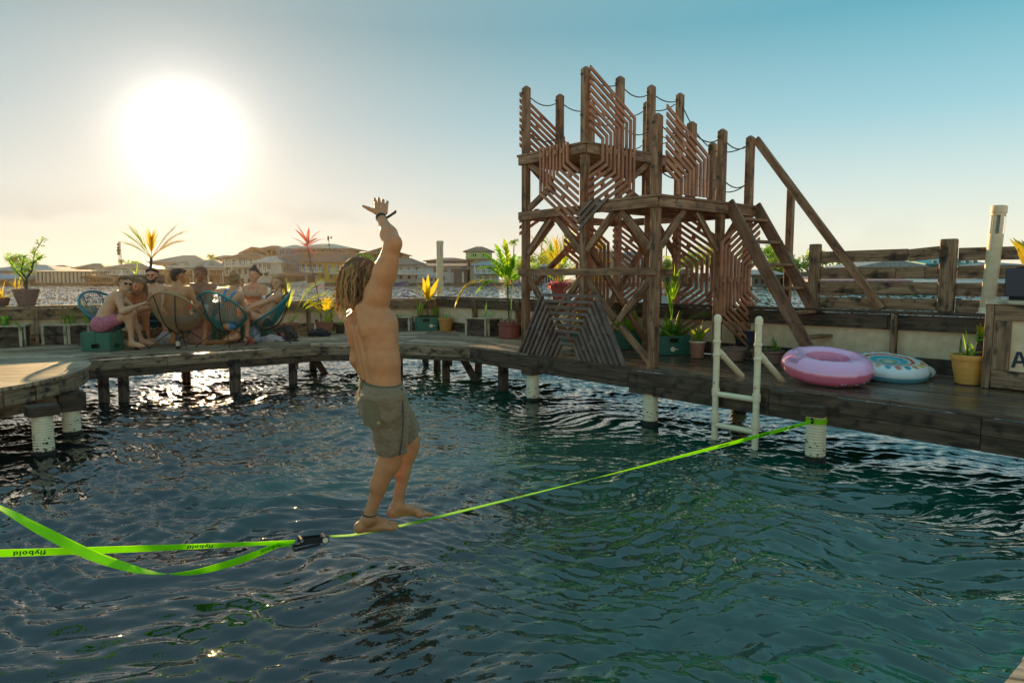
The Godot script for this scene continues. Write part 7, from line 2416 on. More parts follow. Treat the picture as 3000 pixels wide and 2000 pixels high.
# x0..x1 across, z of the front wall, depth; heights of base, eave and ridge; rows of openings [height, size, size, count, from, to, kind]
func house(label: String, x0: float, x1: float, z: float, depth: float, base: float, eave: float, ridge: float, style: String, wall: Array, roof: Array, rows: Array, extra := {}) -> Node3D:
	var w := x1 - x0
	var t := thing("waterfront_house", label, extra.get("category", "house"), Vector3((x0 + x1) / 2, base, -z - depth / 2), extra.get("turn", 0.0))
	var g := Geo.new()
	var h := eave - base
	g.block(Vector3(w, h, depth), Transform3D(Basis(), Vector3(0, h / 2, 0)))
	put("wall", g.mesh(), tone(wall), t)
	var over: float = extra.get("over", 0.7)
	var rn := put("roof", roof_geo(w, depth, ridge - eave, style, over).mesh(), tone(roof, "roof", 0.6), t, Transform3D(Basis(), Vector3(0, h + 0.17, 0)))
	if style == "front":
		pass
	for k in extra.get("dormers", 0):
		var dx: float = -w / 2 + w * (k + 0.5) / extra.dormers
		put("dormer", roof_geo(1.3, 1.6, 0.8, "front", 0.15).mesh(), tone(roof, "roof", 0.6), rn, Transform3D(Basis(), Vector3(dx, (ridge - eave) * 0.35, depth * 0.30)))
	var zf := depth / 2
	for r in rows:
		var y: float = r[0] - base
		var n: int = r[3]
		for k in n:
			var fx: float = lerpf(r[4], r[5], (k + 0.5) / n)
			var px := -w / 2 + w * fx
			var kind: String = r[6] if r.size() > 6 else "window"
			if kind == "window":
				var fr := put("window", box_mesh(Vector3(r[1] + 0.18, r[2] + 0.18, 0.08), 0.01), tone(extra.get("trim", [0.6, 0.55, 0.45]), "trim"), t, Transform3D(Basis(), Vector3(px, y, zf + 0.03)))
				put("pane", box_mesh(Vector3(r[1] * 0.47, r[2], 0.04), 0.004), mats["far_glass"], fr, Transform3D(Basis(), Vector3(-r[1] * 0.255, 0, 0.035)))
				put("pane", box_mesh(Vector3(r[1] * 0.47, r[2], 0.04), 0.004), mats["far_glass"], fr, Transform3D(Basis(), Vector3(r[1] * 0.255, 0, 0.035)))
			elif kind == "door":
				put("door", box_mesh(Vector3(r[1], r[2], 0.08), 0.01), tone(extra.get("door", [0.10, 0.07, 0.05]), "trim"), t, Transform3D(Basis(), Vector3(px, y, zf + 0.03)))
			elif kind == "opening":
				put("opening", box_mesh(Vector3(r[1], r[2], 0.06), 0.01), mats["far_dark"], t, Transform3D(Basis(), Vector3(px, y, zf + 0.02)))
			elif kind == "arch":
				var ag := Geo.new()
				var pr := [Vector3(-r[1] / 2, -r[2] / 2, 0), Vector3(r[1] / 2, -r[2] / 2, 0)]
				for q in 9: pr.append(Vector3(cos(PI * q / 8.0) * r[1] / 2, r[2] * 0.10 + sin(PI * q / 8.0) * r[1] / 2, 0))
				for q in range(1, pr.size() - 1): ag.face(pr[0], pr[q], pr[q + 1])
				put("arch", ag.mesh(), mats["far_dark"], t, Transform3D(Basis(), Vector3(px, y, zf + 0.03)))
			elif kind == "pillar":
				put("pillar", box_mesh(Vector3(r[1], r[2], 0.3), 0.02), tone(extra.get("trim", [0.6, 0.55, 0.45]), "trim"), t, Transform3D(Basis(), Vector3(px, y, zf + 0.2)))
	# balconies: [floor height, from, to, posts, roofed height]
	for bc in extra.get("balconies", []):
		var y: float = bc[0] - base
		var a: float = -w / 2 + w * bc[1]
		var b: float = -w / 2 + w * bc[2]
		var tr := tone(extra.get("rail", [0.62, 0.60, 0.55]), "trim")
		var bal := put("balcony", box_mesh(Vector3(b - a, 0.2, 1.5), 0.02), tr, t, Transform3D(Basis(), Vector3((a + b) / 2, y, zf + 0.76)))
		put("rail", box_mesh(Vector3(b - a, 0.09, 0.09), 0.01), tr, bal, Transform3D(Basis(), Vector3(0, 1.0, 0.68)))
		var n := int((b - a) / 0.42)
		var bg := Geo.new()
		for k in n: bg.block(Vector3(0.14, 0.9, 0.04), Transform3D(Basis(), Vector3((k + 0.5) * (b - a) / n - (b - a) / 2, 0.52, 0.68)))
		put("balusters", bg.mesh(), tr, bal)
		for k in bc[3]:
			put("post", box_mesh(Vector3(0.16, bc[4], 0.16), 0.01), tone(extra.get("post", [0.6, 0.58, 0.52]), "trim"), bal, Transform3D(Basis(), Vector3((b - a) * (float(k) / maxf(bc[3] - 1, 1) - 0.5) * 0.985, bc[4] / 2 + 0.1, 0.62)))
	for aw in extra.get("awnings", []):    # [height, from, to, reach, colour]
		var a: float = -w / 2 + w * aw[1]
		var b: float = -w / 2 + w * aw[2]
		put("awning", box_mesh(Vector3(b - a, 0.14, aw[3]), 0.02), tone(aw[4], "roof", 0.7), t, Transform3D(Basis(Vector3.RIGHT, 0.22), Vector3((a + b) / 2, aw[0] - base, zf + aw[3] / 2)))
		for k in 5: put("post", box_mesh(Vector3(0.14, aw[0] - base - 0.2, 0.14), 0.01), tone(extra.get("post", [0.6, 0.58, 0.52]), "trim"), t, Transform3D(Basis(), Vector3(lerpf(a, b, (k + 0.1) / 4.2), (aw[0] - base - 0.2) / 2, zf + aw[3] * 0.92)))
	if extra.get("stilts", false):
		var n := int(w / 2.2) + 2
		for k in n: put("stilt", box_mesh(Vector3(0.22, base + 0.5, 0.22), 0.01), mats["piling_wood"], t, Transform3D(Basis(), Vector3(lerpf(-w / 2, w / 2, float(k) / (n - 1)), -(base + 0.5) / 2 + 0.0, zf - 0.2)))
	return t


func broad_tree(label: String, at: Vector3, h: float, w: float, mk: String, seed_: int, group := "trees on the far shore") -> void:
	var t := thing("broadleaf_tree", label, "tree", at, 0, group)
	rng.seed = seed_
	var g := Geo.new()
	var tr := [Vector3.ZERO, Vector3(rng.randf_range(-0.3, 0.3), h * 0.3, 0), Vector3(rng.randf_range(-0.5, 0.5), h * 0.6, rng.randf_range(-0.3, 0.3))]
	g.tube(smooth_line(tr, 4), [0.26, 0.24, 0.22, 0.2, 0.18, 0.16, 0.14, 0.12, 0.1], 7)
	var crowns := []
	for i in 8:
		var c := Vector3(rng.randf_range(-0.5, 0.5) * w, h * rng.randf_range(0.48, 0.88), rng.randf_range(-0.35, 0.35) * w)
		crowns.append([c, w * rng.randf_range(0.16, 0.30)])
		g.tube([tr[1].lerp(tr[2], rng.randf()), c], [0.09, 0.04], 5)
	put("trunk", g.mesh(), mats["piling_wood"], t)
	var f := Geo.new()
	var n := int(clampf(w * 170, 400, 1700))
	for i in n:
		var q: Array = crowns[rng.randi() % crowns.size()]
		var o := vec(rng.randf() * TAU, asin(rng.randf_range(-0.75, 1.0)))
		var p: Vector3 = q[0] + o * Vector3(1.15, 0.8, 1.0) * q[1] * sqrt(rng.randf_range(0.25, 1.0))
		f.blade(p, o + vec(rng.randf() * TAU, rng.randf_range(-0.8, 0.8)), Vector3.UP, rng.randf_range(0.4, 0.9), rng.randf_range(0.3, 0.55), 0.5, 2, 0.15)
	put("crown", f.mesh(), leaf_mat(mk), t)


func palm_tree(label: String, at: Vector3, h: float, r: float, mk: String, seed_: int) -> void:
	var t := thing("palm_tree", label, "tree", at, 0, "palms on the far shore")
	rng.seed = seed_
	var g := Geo.new()
	var top := Vector3(rng.randf_range(-0.6, 0.6), h, 0)
	g.tube(smooth_line([Vector3.ZERO, Vector3(top.x * 0.3, h * 0.5, 0), top], 5), [0.22, 0.2, 0.18, 0.17, 0.16, 0.15, 0.14, 0.14, 0.13, 0.13, 0.12], 7)
	put("trunk", g.mesh(), mats["dull_pot"], t)
	var f := Geo.new()
	for i in 18:
		var d := vec(i * 2.4 + rng.randf() * 0.4, rng.randf_range(-0.1, 1.2))
		var p := top
		for k in 9:
			d = (d + Vector3.DOWN * 0.20).normalized()
			var p2 := p + d * r / 9.0
			var side := d.cross(Vector3.UP).normalized()
			for s in [-1.0, 1.0]:
				f.blade(p, d * 0.5 + side * s * 0.8 + Vector3.DOWN * 0.35, Vector3.UP, r * 0.34 * (1.1 - k / 12.0), 0.16, 0.8, 2, 0.1, 0.0, 1)
			f.tube([p, p2], [0.03], 4, false)
			p = p2
	put("crown", f.mesh(), leaf_mat(mk), t)


func boat(label: String, at: Vector3, turn: float, l: float, hull: Array, canopy: Array = []) -> Node3D:
	var t := thing("moored_boat", label, "boat", at, turn, "boats along the far shore")
	var g := Geo.new()
	var secs := []
	for i in 9:
		var u := i / 8.0
		var wd := 0.85 * (1.0 - pow(maxf(u - 0.35, 0) / 0.65, 2.2)) + 0.02
		var sh := 0.55 + 0.45 * pow(u, 2)
		secs.append([Vector3(-l / 2 + l * u, sh, wd), Vector3(-l / 2 + l * u, -0.1, wd * 0.55), Vector3(-l / 2 + l * u, -0.1, -wd * 0.55), Vector3(-l / 2 + l * u, sh, -wd), Vector3(-l / 2 + l * u, sh - 0.12, -wd * 0.86), Vector3(-l / 2 + l * u, sh - 0.12, wd * 0.86)])
	for i in 8:
		for k in 6:
			var a: Vector3 = secs[i][k]; var b: Vector3 = secs[i][(k + 1) % 6]
			g.quad(a, b, secs[i + 1][(k + 1) % 6], secs[i + 1][k])
	g.quad(secs[0][0], secs[0][3], secs[0][2], secs[0][1])
	put("hull", g.mesh(), tone(hull, "trim", 0.4), t)
	put("engine", box_mesh(Vector3(0.35, 0.6, 0.35), 0.06), mats["black_plastic"], t, Transform3D(Basis(), Vector3(-l / 2 - 0.15, 0.6, 0)))
	if canopy.size():
		put("canopy", box_mesh(Vector3(l * 0.5, 0.1, 1.6), 0.03), tone(canopy, "trim"), t, Transform3D(Basis(), Vector3(-l * 0.08, 2.1, 0)))
		for s in [-1.0, 1.0]:
			for e in [-1.0, 1.0]: put("post", box_mesh(Vector3(0.06, 1.5, 0.06), 0.01), mats["steel"], t, Transform3D(Basis(), Vector3(-l * 0.08 + e * l * 0.23, 1.3, s * 0.7)))
	return t


func make_far() -> void:
	mat("far_glass", lin(0.05, 0.06, 0.07), 0.15)
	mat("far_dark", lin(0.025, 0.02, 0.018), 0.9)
	for k in 2:
		var nt := NoiseTexture2D.new()
		nt.width = 256; nt.height = 256; nt.seamless = true
		nt.noise = noise(0.03, 301 + k, 5)
		var gr := Gradient.new()
		gr.set_color(0, Color(0.72, 0.70, 0.66) if k == 0 else Color(0.84, 0.82, 0.78)); gr.set_color(1, Color.WHITE)
		nt.color_ramp = gr
		if k == 0: roof_tex = nt
		else: wall_tex = nt
	# the bank
	var bank := Geo.new()
	bank.block(Vector3(420, 3.0, 260), Transform3D(Basis(), Vector3(-60, -0.95, -272)))
	bank.block(Vector3(240, 3.02, 300), Transform3D(Basis(Vector3.UP, -0.10), Vector3(176, -0.93, -236)))
	put("far_bank", bank.mesh(), mottled("bank_earth", lin(0.05, 0.04, 0.03), lin(0.14, 0.11, 0.08), 0.95, 0.3, 88), self).set_meta("kind", "structure")
	house("pale waterside house with wide light blue roof at far left", -115.50, -100.12, 150, 12.0, 0.55, 3.07, 4.42, "hip", [0.42, 0.46, 0.48], [0.2, 0.34, 0.42], [[2.17, 1.05, 0.75, 5, 0.1, 0.95], [0.9, 1.05, 0.75, 6, 0.05, 0.95, "opening"]], {"over": 1.0})
	house("low boathouse with bright blue roof at the left edge", -109.98, -102.37, 141, 6.1, 0.55, 1.30, 2.21, "shed", [0.35, 0.33, 0.3], [0.12, 0.32, 0.5], [[0.66, 2.11, 0.85, 2, 0.1, 0.9, "opening"]], {})
	house("small brown-roofed house behind the blue-roofed one", -120.05, -113.31, 175, 5.4, 0.55, 3.64, 4.70, "hip", [0.45, 0.36, 0.28], [0.26, 0.17, 0.11], [[3.03, 0.7, 0.61, 4, 0.1, 0.9]], {})
	house("unfinished concrete shed with a long row of pale pillars", -101.62, -87.45, 146, 5.0, 0.55, 2.81, 3.25, "shed", [0.16, 0.13, 0.1], [0.4, 0.36, 0.3], [[1.5, 0.44, 2.63, 17, 0, 1, "pillar"]], {"trim": [0.5, 0.45, 0.36], "category": "building"})
	house("cream house with brown hip roof and three dark windows", -99.22, -92.66, 156, 5.2, 0.55, 3.67, 4.76, "hip", [0.55, 0.47, 0.34], [0.26, 0.17, 0.11], [[3.2, 0.62, 0.62, 3, 0.1, 0.95]], {})
	house("wide cream house with sunlit brown roof and long veranda", -89.69, -77.55, 148, 9.7, 0.55, 3.42, 4.61, "hip", [0.55, 0.47, 0.34], [0.3, 0.2, 0.13], [[2.83, 0.67, 0.67, 5, 0.05, 0.6], [0.98, 0.74, 1.04, 6, 0.05, 0.95, "opening"]], {"balconies": [[2.24, 0, 1, 7, 1.04]], "awnings": [[1.79, -0.2, 0.4, 2.0, [0.25, 0.1, 0.06]]]})
	house("small hut with red gable roof and green screens on a jetty", -87.29, -84.00, 140, 4.0, 0.55, 1.51, 2.14, "front", [0.22, 0.18, 0.14], [0.25, 0.1, 0.06], [[1.02, 0.49, 0.63, 4, 0.05, 0.95, "opening"]], {"trim": [0.1, 0.5, 0.2]})
	house("big grey-roofed hall at the back, left of the topknot woman", -88.45, -74.59, 168, 11.1, 0.55, 5.25, 7.10, "hip", [0.45, 0.4, 0.33], [0.25, 0.26, 0.26], [[4.41, 0.76, 0.67, 7, 0.05, 0.95]], {})
	house("long grey-roofed restaurant on a boarded wharf with small dormers", -75.60, -62.10, 150, 10.8, 0.55, 3.67, 5.47, "hip", [0.33, 0.22, 0.13], [0.28, 0.3, 0.29], [[2.84, 0.6, 0.6, 8, 0.05, 0.95], [1.27, 1.5, 1.5, 8, 0, 1, "opening"]], {"dormers": 5, "awnings": [[3.44, 0, 1, 2.2, [0.26, 0.17, 0.11]]], "category": "building"})
	house("brown house with low hip roof peeping over the grey hall", -77.61, -72.09, 178, 5.0, 0.55, 6.44, 7.33, "hip", [0.4, 0.27, 0.17], [0.26, 0.17, 0.11], [[5.99, 0.71, 0.53, 4, 0.1, 0.9]], {})
	house("white three-storey hotel with red tiled roof and open balconies", -62.25, -54.60, 150, 6.1, 0.55, 5.70, 7.12, "hip", [0.6, 0.58, 0.54], [0.25, 0.1, 0.06], [[5.02, 0.6, 0.9, 5, 0.1, 0.95, "door"], [2.92, 0.6, 1.05, 5, 0.1, 0.95, "door"], [0.97, 0.75, 1.05, 4, 0.1, 0.95, "opening"]], {"balconies": [[4.04, 0, 1, 6, 1.5], [2.17, 0, 0.2, 2, 1.65]], "category": "hotel", "rail": [0.62, 0.58, 0.5]})
	house("upper red-gabled wing of the white hotel", -62.80, -57.76, 160, 5.0, 5.56, 7.16, 8.60, "front", [0.6, 0.58, 0.54], [0.25, 0.1, 0.06], [[7.8, 0.4, 0.56, 1, 0.4, 0.6]], {"category": "hotel"})
	house("cream arcade building with three round arches and red roof", -59.82, -54.28, 163, 5.0, 0.55, 8.24, 9.14, "hip", [0.58, 0.48, 0.33], [0.25, 0.1, 0.06], [[7.43, 1.06, 1.14, 4, 0.02, 0.98, "arch"]], {"category": "building"})
	house("white house with outside stair and pale roof below the arcade", -54.98, -49.39, 147, 5.0, 0.55, 4.73, 6.13, "hip", [0.62, 0.58, 0.53], [0.5, 0.46, 0.42], [[4.07, 0.66, 1.32, 3, 0.1, 0.6], [2.6, 0.73, 1.18, 2, 0.1, 0.5, "opening"]], {"balconies": [[2.82, 0.0, 0.55, 3, 0.22]]})
	house("blue-grey balcony tower at the left end of the pink building", -50.48, -46.73, 150, 9.0, 0.55, 7.79, 8.77, "hip", [0.36, 0.34, 0.36], [0.3, 0.36, 0.36], [[7.12, 0.67, 0.75, 4, 0.05, 0.95, "door"], [5.25, 0.67, 0.75, 4, 0.05, 0.95, "door"], [3.37, 0.67, 0.75, 4, 0.05, 0.95, "door"]], {"balconies": [[6.37, 0, 1, 4, 1.5], [4.57, 0, 1, 4, 1.5], [2.69, 0, 1, 4, 1.5]], "rail": [0.25, 0.27, 0.33], "post": [0.2, 0.24, 0.33], "category": "building"})
	house("large pink building with long blue-green roof behind the red plant", -49.60, -37.05, 155, 12.0, 0.55, 8.00, 9.32, "hip", [0.58, 0.4, 0.34], [0.26, 0.36, 0.34], [[7.61, 0.7, 0.54, 5, 0.15, 0.95], [4.98, 0.7, 0.78, 5, 0.1, 0.95]], {"over": 1.6, "category": "building"})
	house("yellow house with rust red roof, blue posts and white balcony", -45.28, -33.44, 147, 9.5, 0.55, 4.81, 6.72, "hip", [0.58, 0.4, 0.06], [0.24, 0.1, 0.065], [[3.92, 0.66, 0.88, 3, 0.45, 0.9], [4.0, 0.59, 1.1, 4, 0.0, 0.4, "door"], [1.87, 0.66, 1.03, 6, 0.05, 0.9, "door"]], {"balconies": [[2.82, 0, 0.42, 5, 1.62], [2.53, 0.55, 0.75, 2, 0.59]], "rail": [0.6, 0.58, 0.54], "post": [0.06, 0.1, 0.38]})
	house("open boathouse with low rust red roof and white gutter", -49.27, -42.24, 142, 6.0, 0.55, 2.00, 2.79, "hip", [0.08, 0.065, 0.05], [0.25, 0.1, 0.06], [[1.01, 0.57, 1.28, 8, 0, 1, "opening"]], {"category": "boathouse"})
	house("brown gabled house rising behind the slackliner's raised arm", -36.79, -26.38, 168, 8.3, 3.57, 7.10, 8.86, "front", [0.36, 0.22, 0.14], [0.2, 0.14, 0.1], [[7.43, 0.76, 0.76, 4, 0.05, 0.95]], {"category": "house"})
	house("weathered grey-white two-storey house with patched brown roof", -27.53, -19.09, 148, 6.7, 0.55, 4.24, 5.79, "hip", [0.46, 0.48, 0.46], [0.17, 0.14, 0.12], [[3.5, 0.74, 0.67, 4, 0.1, 0.95], [1.72, 0.67, 0.67, 4, 0.1, 0.95, "opening"]], {"balconies": [[2.39, 0, 1, 6, 0.22]]})
	house("white two-storey house with faded pink roof left of the corner lamp", -20.14, -10.58, 147, 7.6, 0.55, 4.00, 4.73, "shed", [0.58, 0.6, 0.58], [0.42, 0.24, 0.2], [[3.26, 1.18, 0.96, 3, 0.3, 0.9], [1.5, 1.03, 1.18, 4, 0.1, 0.6, "opening"]], {"balconies": [[0.54, 0.05, 0.55, 4, 1.18]], "awnings": [[1.79, 0, 0.5, 2.2, [0.4, 0.42, 0.42]]]})
	house("long dark red roof behind the white pink-roofed house", -19.75, -9.64, 158, 8.1, 0.55, 5.35, 6.14, "hip", [0.3, 0.22, 0.2], [0.17, 0.085, 0.07], [[4.64, 0.63, 0.47, 4, 0.1, 0.9]], {})
	house("narrow dark slate shed beside the white pink-roofed house", -12.33, -9.71, 145, 5.0, 0.55, 3.31, 3.75, "shed", [0.1, 0.11, 0.13], [0.12, 0.12, 0.13], [[1.72, 0.36, 2.17, 1, 0.6, 0.9, "pillar"]], {"category": "shed"})
	house("tall cream and lime green house with brown hip roof", -10.59, -4.74, 158, 5.0, 0.55, 7.49, 8.67, "hip", [0.6, 0.56, 0.42], [0.22, 0.14, 0.11], [[6.78, 1.03, 0.79, 2, 0.1, 0.95, "opening"], [4.25, 0.63, 0.63, 2, 0.1, 0.6]], {"balconies": [[6.06, 0, 1, 4, 0.24]], "rail": [0.4, 0.58, 0.22]})
	house("small blue-roofed house with arched white balcony and yellow shutters", -7.78, -2.74, 144, 5.0, 0.55, 4.10, 4.96, "hip", [0.3, 0.42, 0.38], [0.2, 0.34, 0.4], [[3.52, 0.5, 0.86, 5, 0.05, 0.95, "door"], [1.43, 0.5, 1.15, 4, 0.1, 0.9, "door"]], {"balconies": [[2.51, 0, 1, 5, 1.58], [0.28, 0, 1, 4, 1.58]], "door": [0.5, 0.42, 0.06], "rail": [0.55, 0.58, 0.6], "over": 0.9})
	house("pale house half hidden in trees left of the tower", -1.70, 2.04, 170, 5.0, 0.55, 4.95, 5.54, "hip", [0.5, 0.48, 0.42], [0.42, 0.42, 0.42], [[4.27, 0.68, 0.51, 3, 0.1, 0.9]], {})
	house("hut with rusty and white tin roofs seen through the tower's left bay", 6.21, 10.95, 146, 5.0, 0.55, 3.84, 4.93, "hip", [0.22, 0.17, 0.12], [0.42, 0.38, 0.34], [[2.96, 0.58, 0.58, 4, 0.1, 0.9, "opening"]], {})
	house("open boat shed with thin white posts seen through the tower", 2.86, 10.37, 143, 6.0, 0.55, 2.15, 2.65, "shed", [0.05, 0.045, 0.04], [0.15, 0.11, 0.09], [[1.22, 0.14, 1.86, 14, 0, 1, "pillar"]], {"trim": [0.5, 0.5, 0.48], "category": "boathouse"})
	house("yellow house with salmon band seen through the tower", 17.05, 22.64, 147, 5.0, 0.55, 6.94, 7.45, "hip", [0.58, 0.4, 0.06], [0.35, 0.4, 0.4], [[6.13, 0.59, 0.73, 3, 0.1, 0.9], [3.92, 0.73, 0.88, 4, 0.1, 0.9]], {"awnings": [[4.95, 0, 1, 1.5, [0.6, 0.22, 0.14]]]})
	house("white house with railings seen through the tower's slats", 23.41, 30.55, 152, 5.7, 0.55, 6.58, 7.34, "hip", [0.58, 0.6, 0.6], [0.3, 0.38, 0.4], [[5.52, 0.61, 0.76, 6, 0.05, 0.95], [3.39, 0.61, 0.91, 6, 0.05, 0.95, "opening"]], {"balconies": [[4.53, 0, 1, 6, 1.37]]})
	house("hut with pale tin roof at the water, right of the tower's near post", 29.26, 32.76, 140, 5.0, 0.55, 2.14, 2.63, "shed", [0.2, 0.2, 0.18], [0.45, 0.47, 0.47], [[1.16, 0.7, 0.98, 2, 0.1, 0.9, "opening"]], {})
	house("hut with rusty tin roof between the hexagon slats", 33.26, 36.57, 138, 5.0, 0.55, 2.13, 3.31, "front", [0.14, 0.11, 0.09], [0.24, 0.14, 0.11], [[1.17, 0.69, 0.83, 2, 0.1, 0.9, "opening"]], {})
	house("grey tin-roofed boathouse behind the tower's right post", 35.90, 42.16, 136, 5.0, 0.55, 1.72, 2.33, "shed", [0.18, 0.18, 0.17], [0.42, 0.44, 0.45], [[0.9, 0.68, 0.95, 5, 0.05, 0.95, "opening"]], {})
	house("grey hut on stilts seen between the stair's steps", 35.35, 39.49, 101, 5.0, 0.41, 2.02, 2.73, "shed", [0.2, 0.18, 0.15], [0.36, 0.37, 0.37], [[1.11, 0.45, 0.71, 4, 0.05, 0.95, "opening"]], {"stilts": 1})
	house("brown shack on stilts seen left of the board fence", 40.25, 44.60, 100, 5.0, 0.22, 1.72, 2.37, "front", [0.13, 0.1, 0.075], [0.2, 0.15, 0.12], [[1.02, 0.45, 0.6, 4, 0.05, 0.95, "opening"]], {"stilts": 1})
	house("tan house with wide grey roof behind the board fence", 41.58, 51.45, 84, 7.9, 0.55, 2.64, 3.74, "front", [0.6, 0.44, 0.28], [0.36, 0.37, 0.38], [[2.22, 0.5, 0.42, 4, 0.1, 0.9]], {})
	house("turquoise building behind the board fence post", 54.54, 61.56, 90, 5.6, 0.55, 3.34, 4.20, "shed", [0.05, 0.42, 0.42], [0.06, 0.4, 0.4], [[3.7, 0.45, 0.36, 6, 0.05, 0.95], [2.71, 0.45, 0.45, 6, 0.05, 0.95]], {"category": "building"})
	house("low house with grey roof behind the leaning lamp", 55.68, 63.14, 82, 6.0, 0.55, 2.87, 3.36, "hip", [0.25, 0.24, 0.2], [0.22, 0.25, 0.27], [[2.33, 0.49, 0.41, 5, 0.05, 0.95]], {})
	house("long pinkish tin-roofed boathouse glimpsed between the fence boards", 31.50, 39.90, 70, 7.0, 0.55, 1.23, 1.65, "shed", [0.2, 0.15, 0.13], [0.4, 0.2, 0.2], [[0.88, 0.49, 0.42, 6, 0.05, 0.95, "opening"]], {"category": "boathouse"})
	house("low pale boathouse glimpsed at the right between fence boards", 40.60, 54.60, 70, 6.0, 0.55, 1.02, 1.37, "shed", [0.1, 0.12, 0.13], [0.45, 0.46, 0.44], [[0.88, 0.11, 0.42, 18, 0.0, 1, "pillar"]], {"category": "boathouse"})
	# lattice mast and roof-top antenna
	var mast := thing("radio_mast", "thin lattice radio mast with round dishes, far left on the skyline", "mast", Vector3(-93.0, 1.0, -163.0))
	var mg := Geo.new()
	for s in 3:
		var o := vec(TAU * s / 3, 0) * 0.45
		mg.tube([o, o * 0.5 + Vector3.UP * 9.2], [0.05], 4)
		for k in 12: mg.tube([o.lerp(o * 0.5, k / 12.0) + Vector3.UP * k * 0.76, vec(TAU * (s + 1) / 3, 0) * 0.45 * (1 - 0.5 * (k + 1) / 12.0) + Vector3.UP * (k + 1) * 0.76], [0.03], 3)
	put("lattice", mg.mesh(), mats["black_iron"], mast)
	var dg := Geo.new()
	for q in [[6.3, 0.34], [7.0, 0.42], [7.7, 0.3], [8.4, 0.3]]: dg.lathe([[0.001, -0.12], [q[1], -0.12], [q[1], 0.12], [0.001, 0.12]], 12, Transform3D(Basis(Vector3.RIGHT, PI / 2), Vector3(0, q[0], 0.5)))
	put("dishes", dg.mesh(), mats["black_iron"], mast)
	var an := thing("roof_antenna", "mobile antenna pole on the pink building's roof", "antenna", Vector3(-40.7, 8.0, -153.0))
	var ag := Geo.new()
	ag.tube([Vector3.ZERO, Vector3(0, 2.9, 0)], [0.06], 6)
	ag.box(Vector3(0.28, 1.0, 0.2), Transform3D(Basis(), Vector3(-0.15, 2.3, 0))); ag.box(Vector3(0.22, 0.5, 0.2), Transform3D(Basis(), Vector3(0.12, 0.9, 0)))
	ag.lathe([[0.001, -0.1], [0.24, -0.1], [0.24, 0.1], [0.001, 0.1]], 10, Transform3D(Basis(Vector3.BACK, PI / 2), Vector3(0.55, 2.5, 0)))
	ag.tube([Vector3(0, 2.5, 0), Vector3(0.5, 2.5, 0)], [0.04], 5)
	put("pole", ag.mesh(), mats["black_iron"], an)
	# boats
	boat("long white open boat moored before the red-roofed boathouse", Vector3(-45.0, 0, -139.0), 0.05, 6.5, [0.55, 0.55, 0.52])
	boat("white boat with blue canopy moored before the yellow house", Vector3(-40.5, 0, -139.5), 0.1, 4.4, [0.55, 0.55, 0.52], [0.05, 0.12, 0.35])
	boat("dark blue boat moored below the grey-white house", Vector3(-23.0, 0, -139.0), -0.1, 4.0, [0.04, 0.08, 0.22])
	boat("small white boat seen under the tower's left bay", Vector3(7.9, 0, -138.0), 0.2, 3.4, [0.5, 0.5, 0.48])
	boat("blue boat with canopy seen left of the tower", Vector3(1.2, 0, -138.5), 0.1, 4.0, [0.15, 0.2, 0.3], [0.05, 0.25, 0.5])
	boat("pale boat with turquoise cover seen between the tower's posts", Vector3(36.0, 0, -128.0), 0.2, 5.0, [0.45, 0.5, 0.5], [0.03, 0.28, 0.42])
	boat("small white boat at the wharf seen under the stair", Vector3(41.0, 0, -94.5), 0.3, 3.0, [0.55, 0.55, 0.52])
	# the motorboat passing behind the deck
	var mb := boat("white motorboat with two riders passing behind the deck, seen through the tower", Vector3(8.6, 0.05, -38.0), 2.9, 4.2, [0.55, 0.55, 0.53])
	mb.set_meta("category", "motorboat")
	mb.remove_meta("group")
	var wk := Geo.new()
	for i in 260:
		var u := rng.randf()
		wk.ball(Vector3(1.6 + u * 5.0 + rng.randf_range(-0.3, 0.3), 0.05 + rng.randf() * 0.5 * (1 - u) * (1 - u), rng.randf_range(-1, 1) * (0.4 + u * 1.1)), Vector3.ONE * rng.randf_range(0.03, 0.12) * (1.1 - u), 5, 3)
	tag(put("wake_foam", wk.mesh(), mat("foam", lin(0.75, 0.77, 0.78), 0.7), self, Transform3D(Basis(Vector3.UP, -0.25), Vector3(5.4, 0.0, -38.6))), "", "", "", "stuff")
	for q in [["rider in a pale shirt sitting in the passing motorboat", Vector3(8.45, 0.35, -38.0), [0.45, 0.45, 0.46], lin(0.05, 0.03, 0.02)], ["rider in a lilac top sitting in the passing motorboat", Vector3(9.05, 0.30, -38.1), [0.42, 0.32, 0.55], lin(0.10, 0.06, 0.04)]]:
		var t := sitter(q[0], q[1], Vector3(-0.6, 0, 0.8), {"hip": 0.35, "lean": 0.05, "hands": [Vector3(0.2, 0.5, 0.35), Vector3(-0.2, 0.5, 0.35)], "knee": 0.5, "skin": skin_mat("skin_tan", [0.50, 0.215, 0.088]), "hair": q[3], "shorts": [lin(0.05, 0.05, 0.08), lin(0.1, 0.1, 0.12)]})
		var sh := skin([[Vector3(-0.06, 0.42, 0), Vector3(-0.08, 0.76, 0.01), 0.115, 0.118], [Vector3(0.06, 0.42, 0), Vector3(0.08, 0.76, 0.01), 0.115, 0.118], [Vector3(-0.15, 0.80, 0), Vector3(0.15, 0.80, 0), 0.072, 0.072]], 0.014, 0.03)
		put("shirt", sh.mesh(), tone(q[2], "trim", 0.9), t)
	broad_tree("round dark tree above the blue-roofed house, behind the crooked little tree", Vector3(-133.20, 0.5, -185), 7.70, 3.70, "dark_leaf", 1)
	broad_tree("smaller round tree right of the one above the blue roof", Vector3(-133.76, 0.5, -190), 5.78, 2.66, "dark_leaf", 2)
	palm_tree("small palm at the foot of the radio mast", Vector3(-105.26, 0.5, -185), 5.62, 1.11, "dark_leaf", 3)
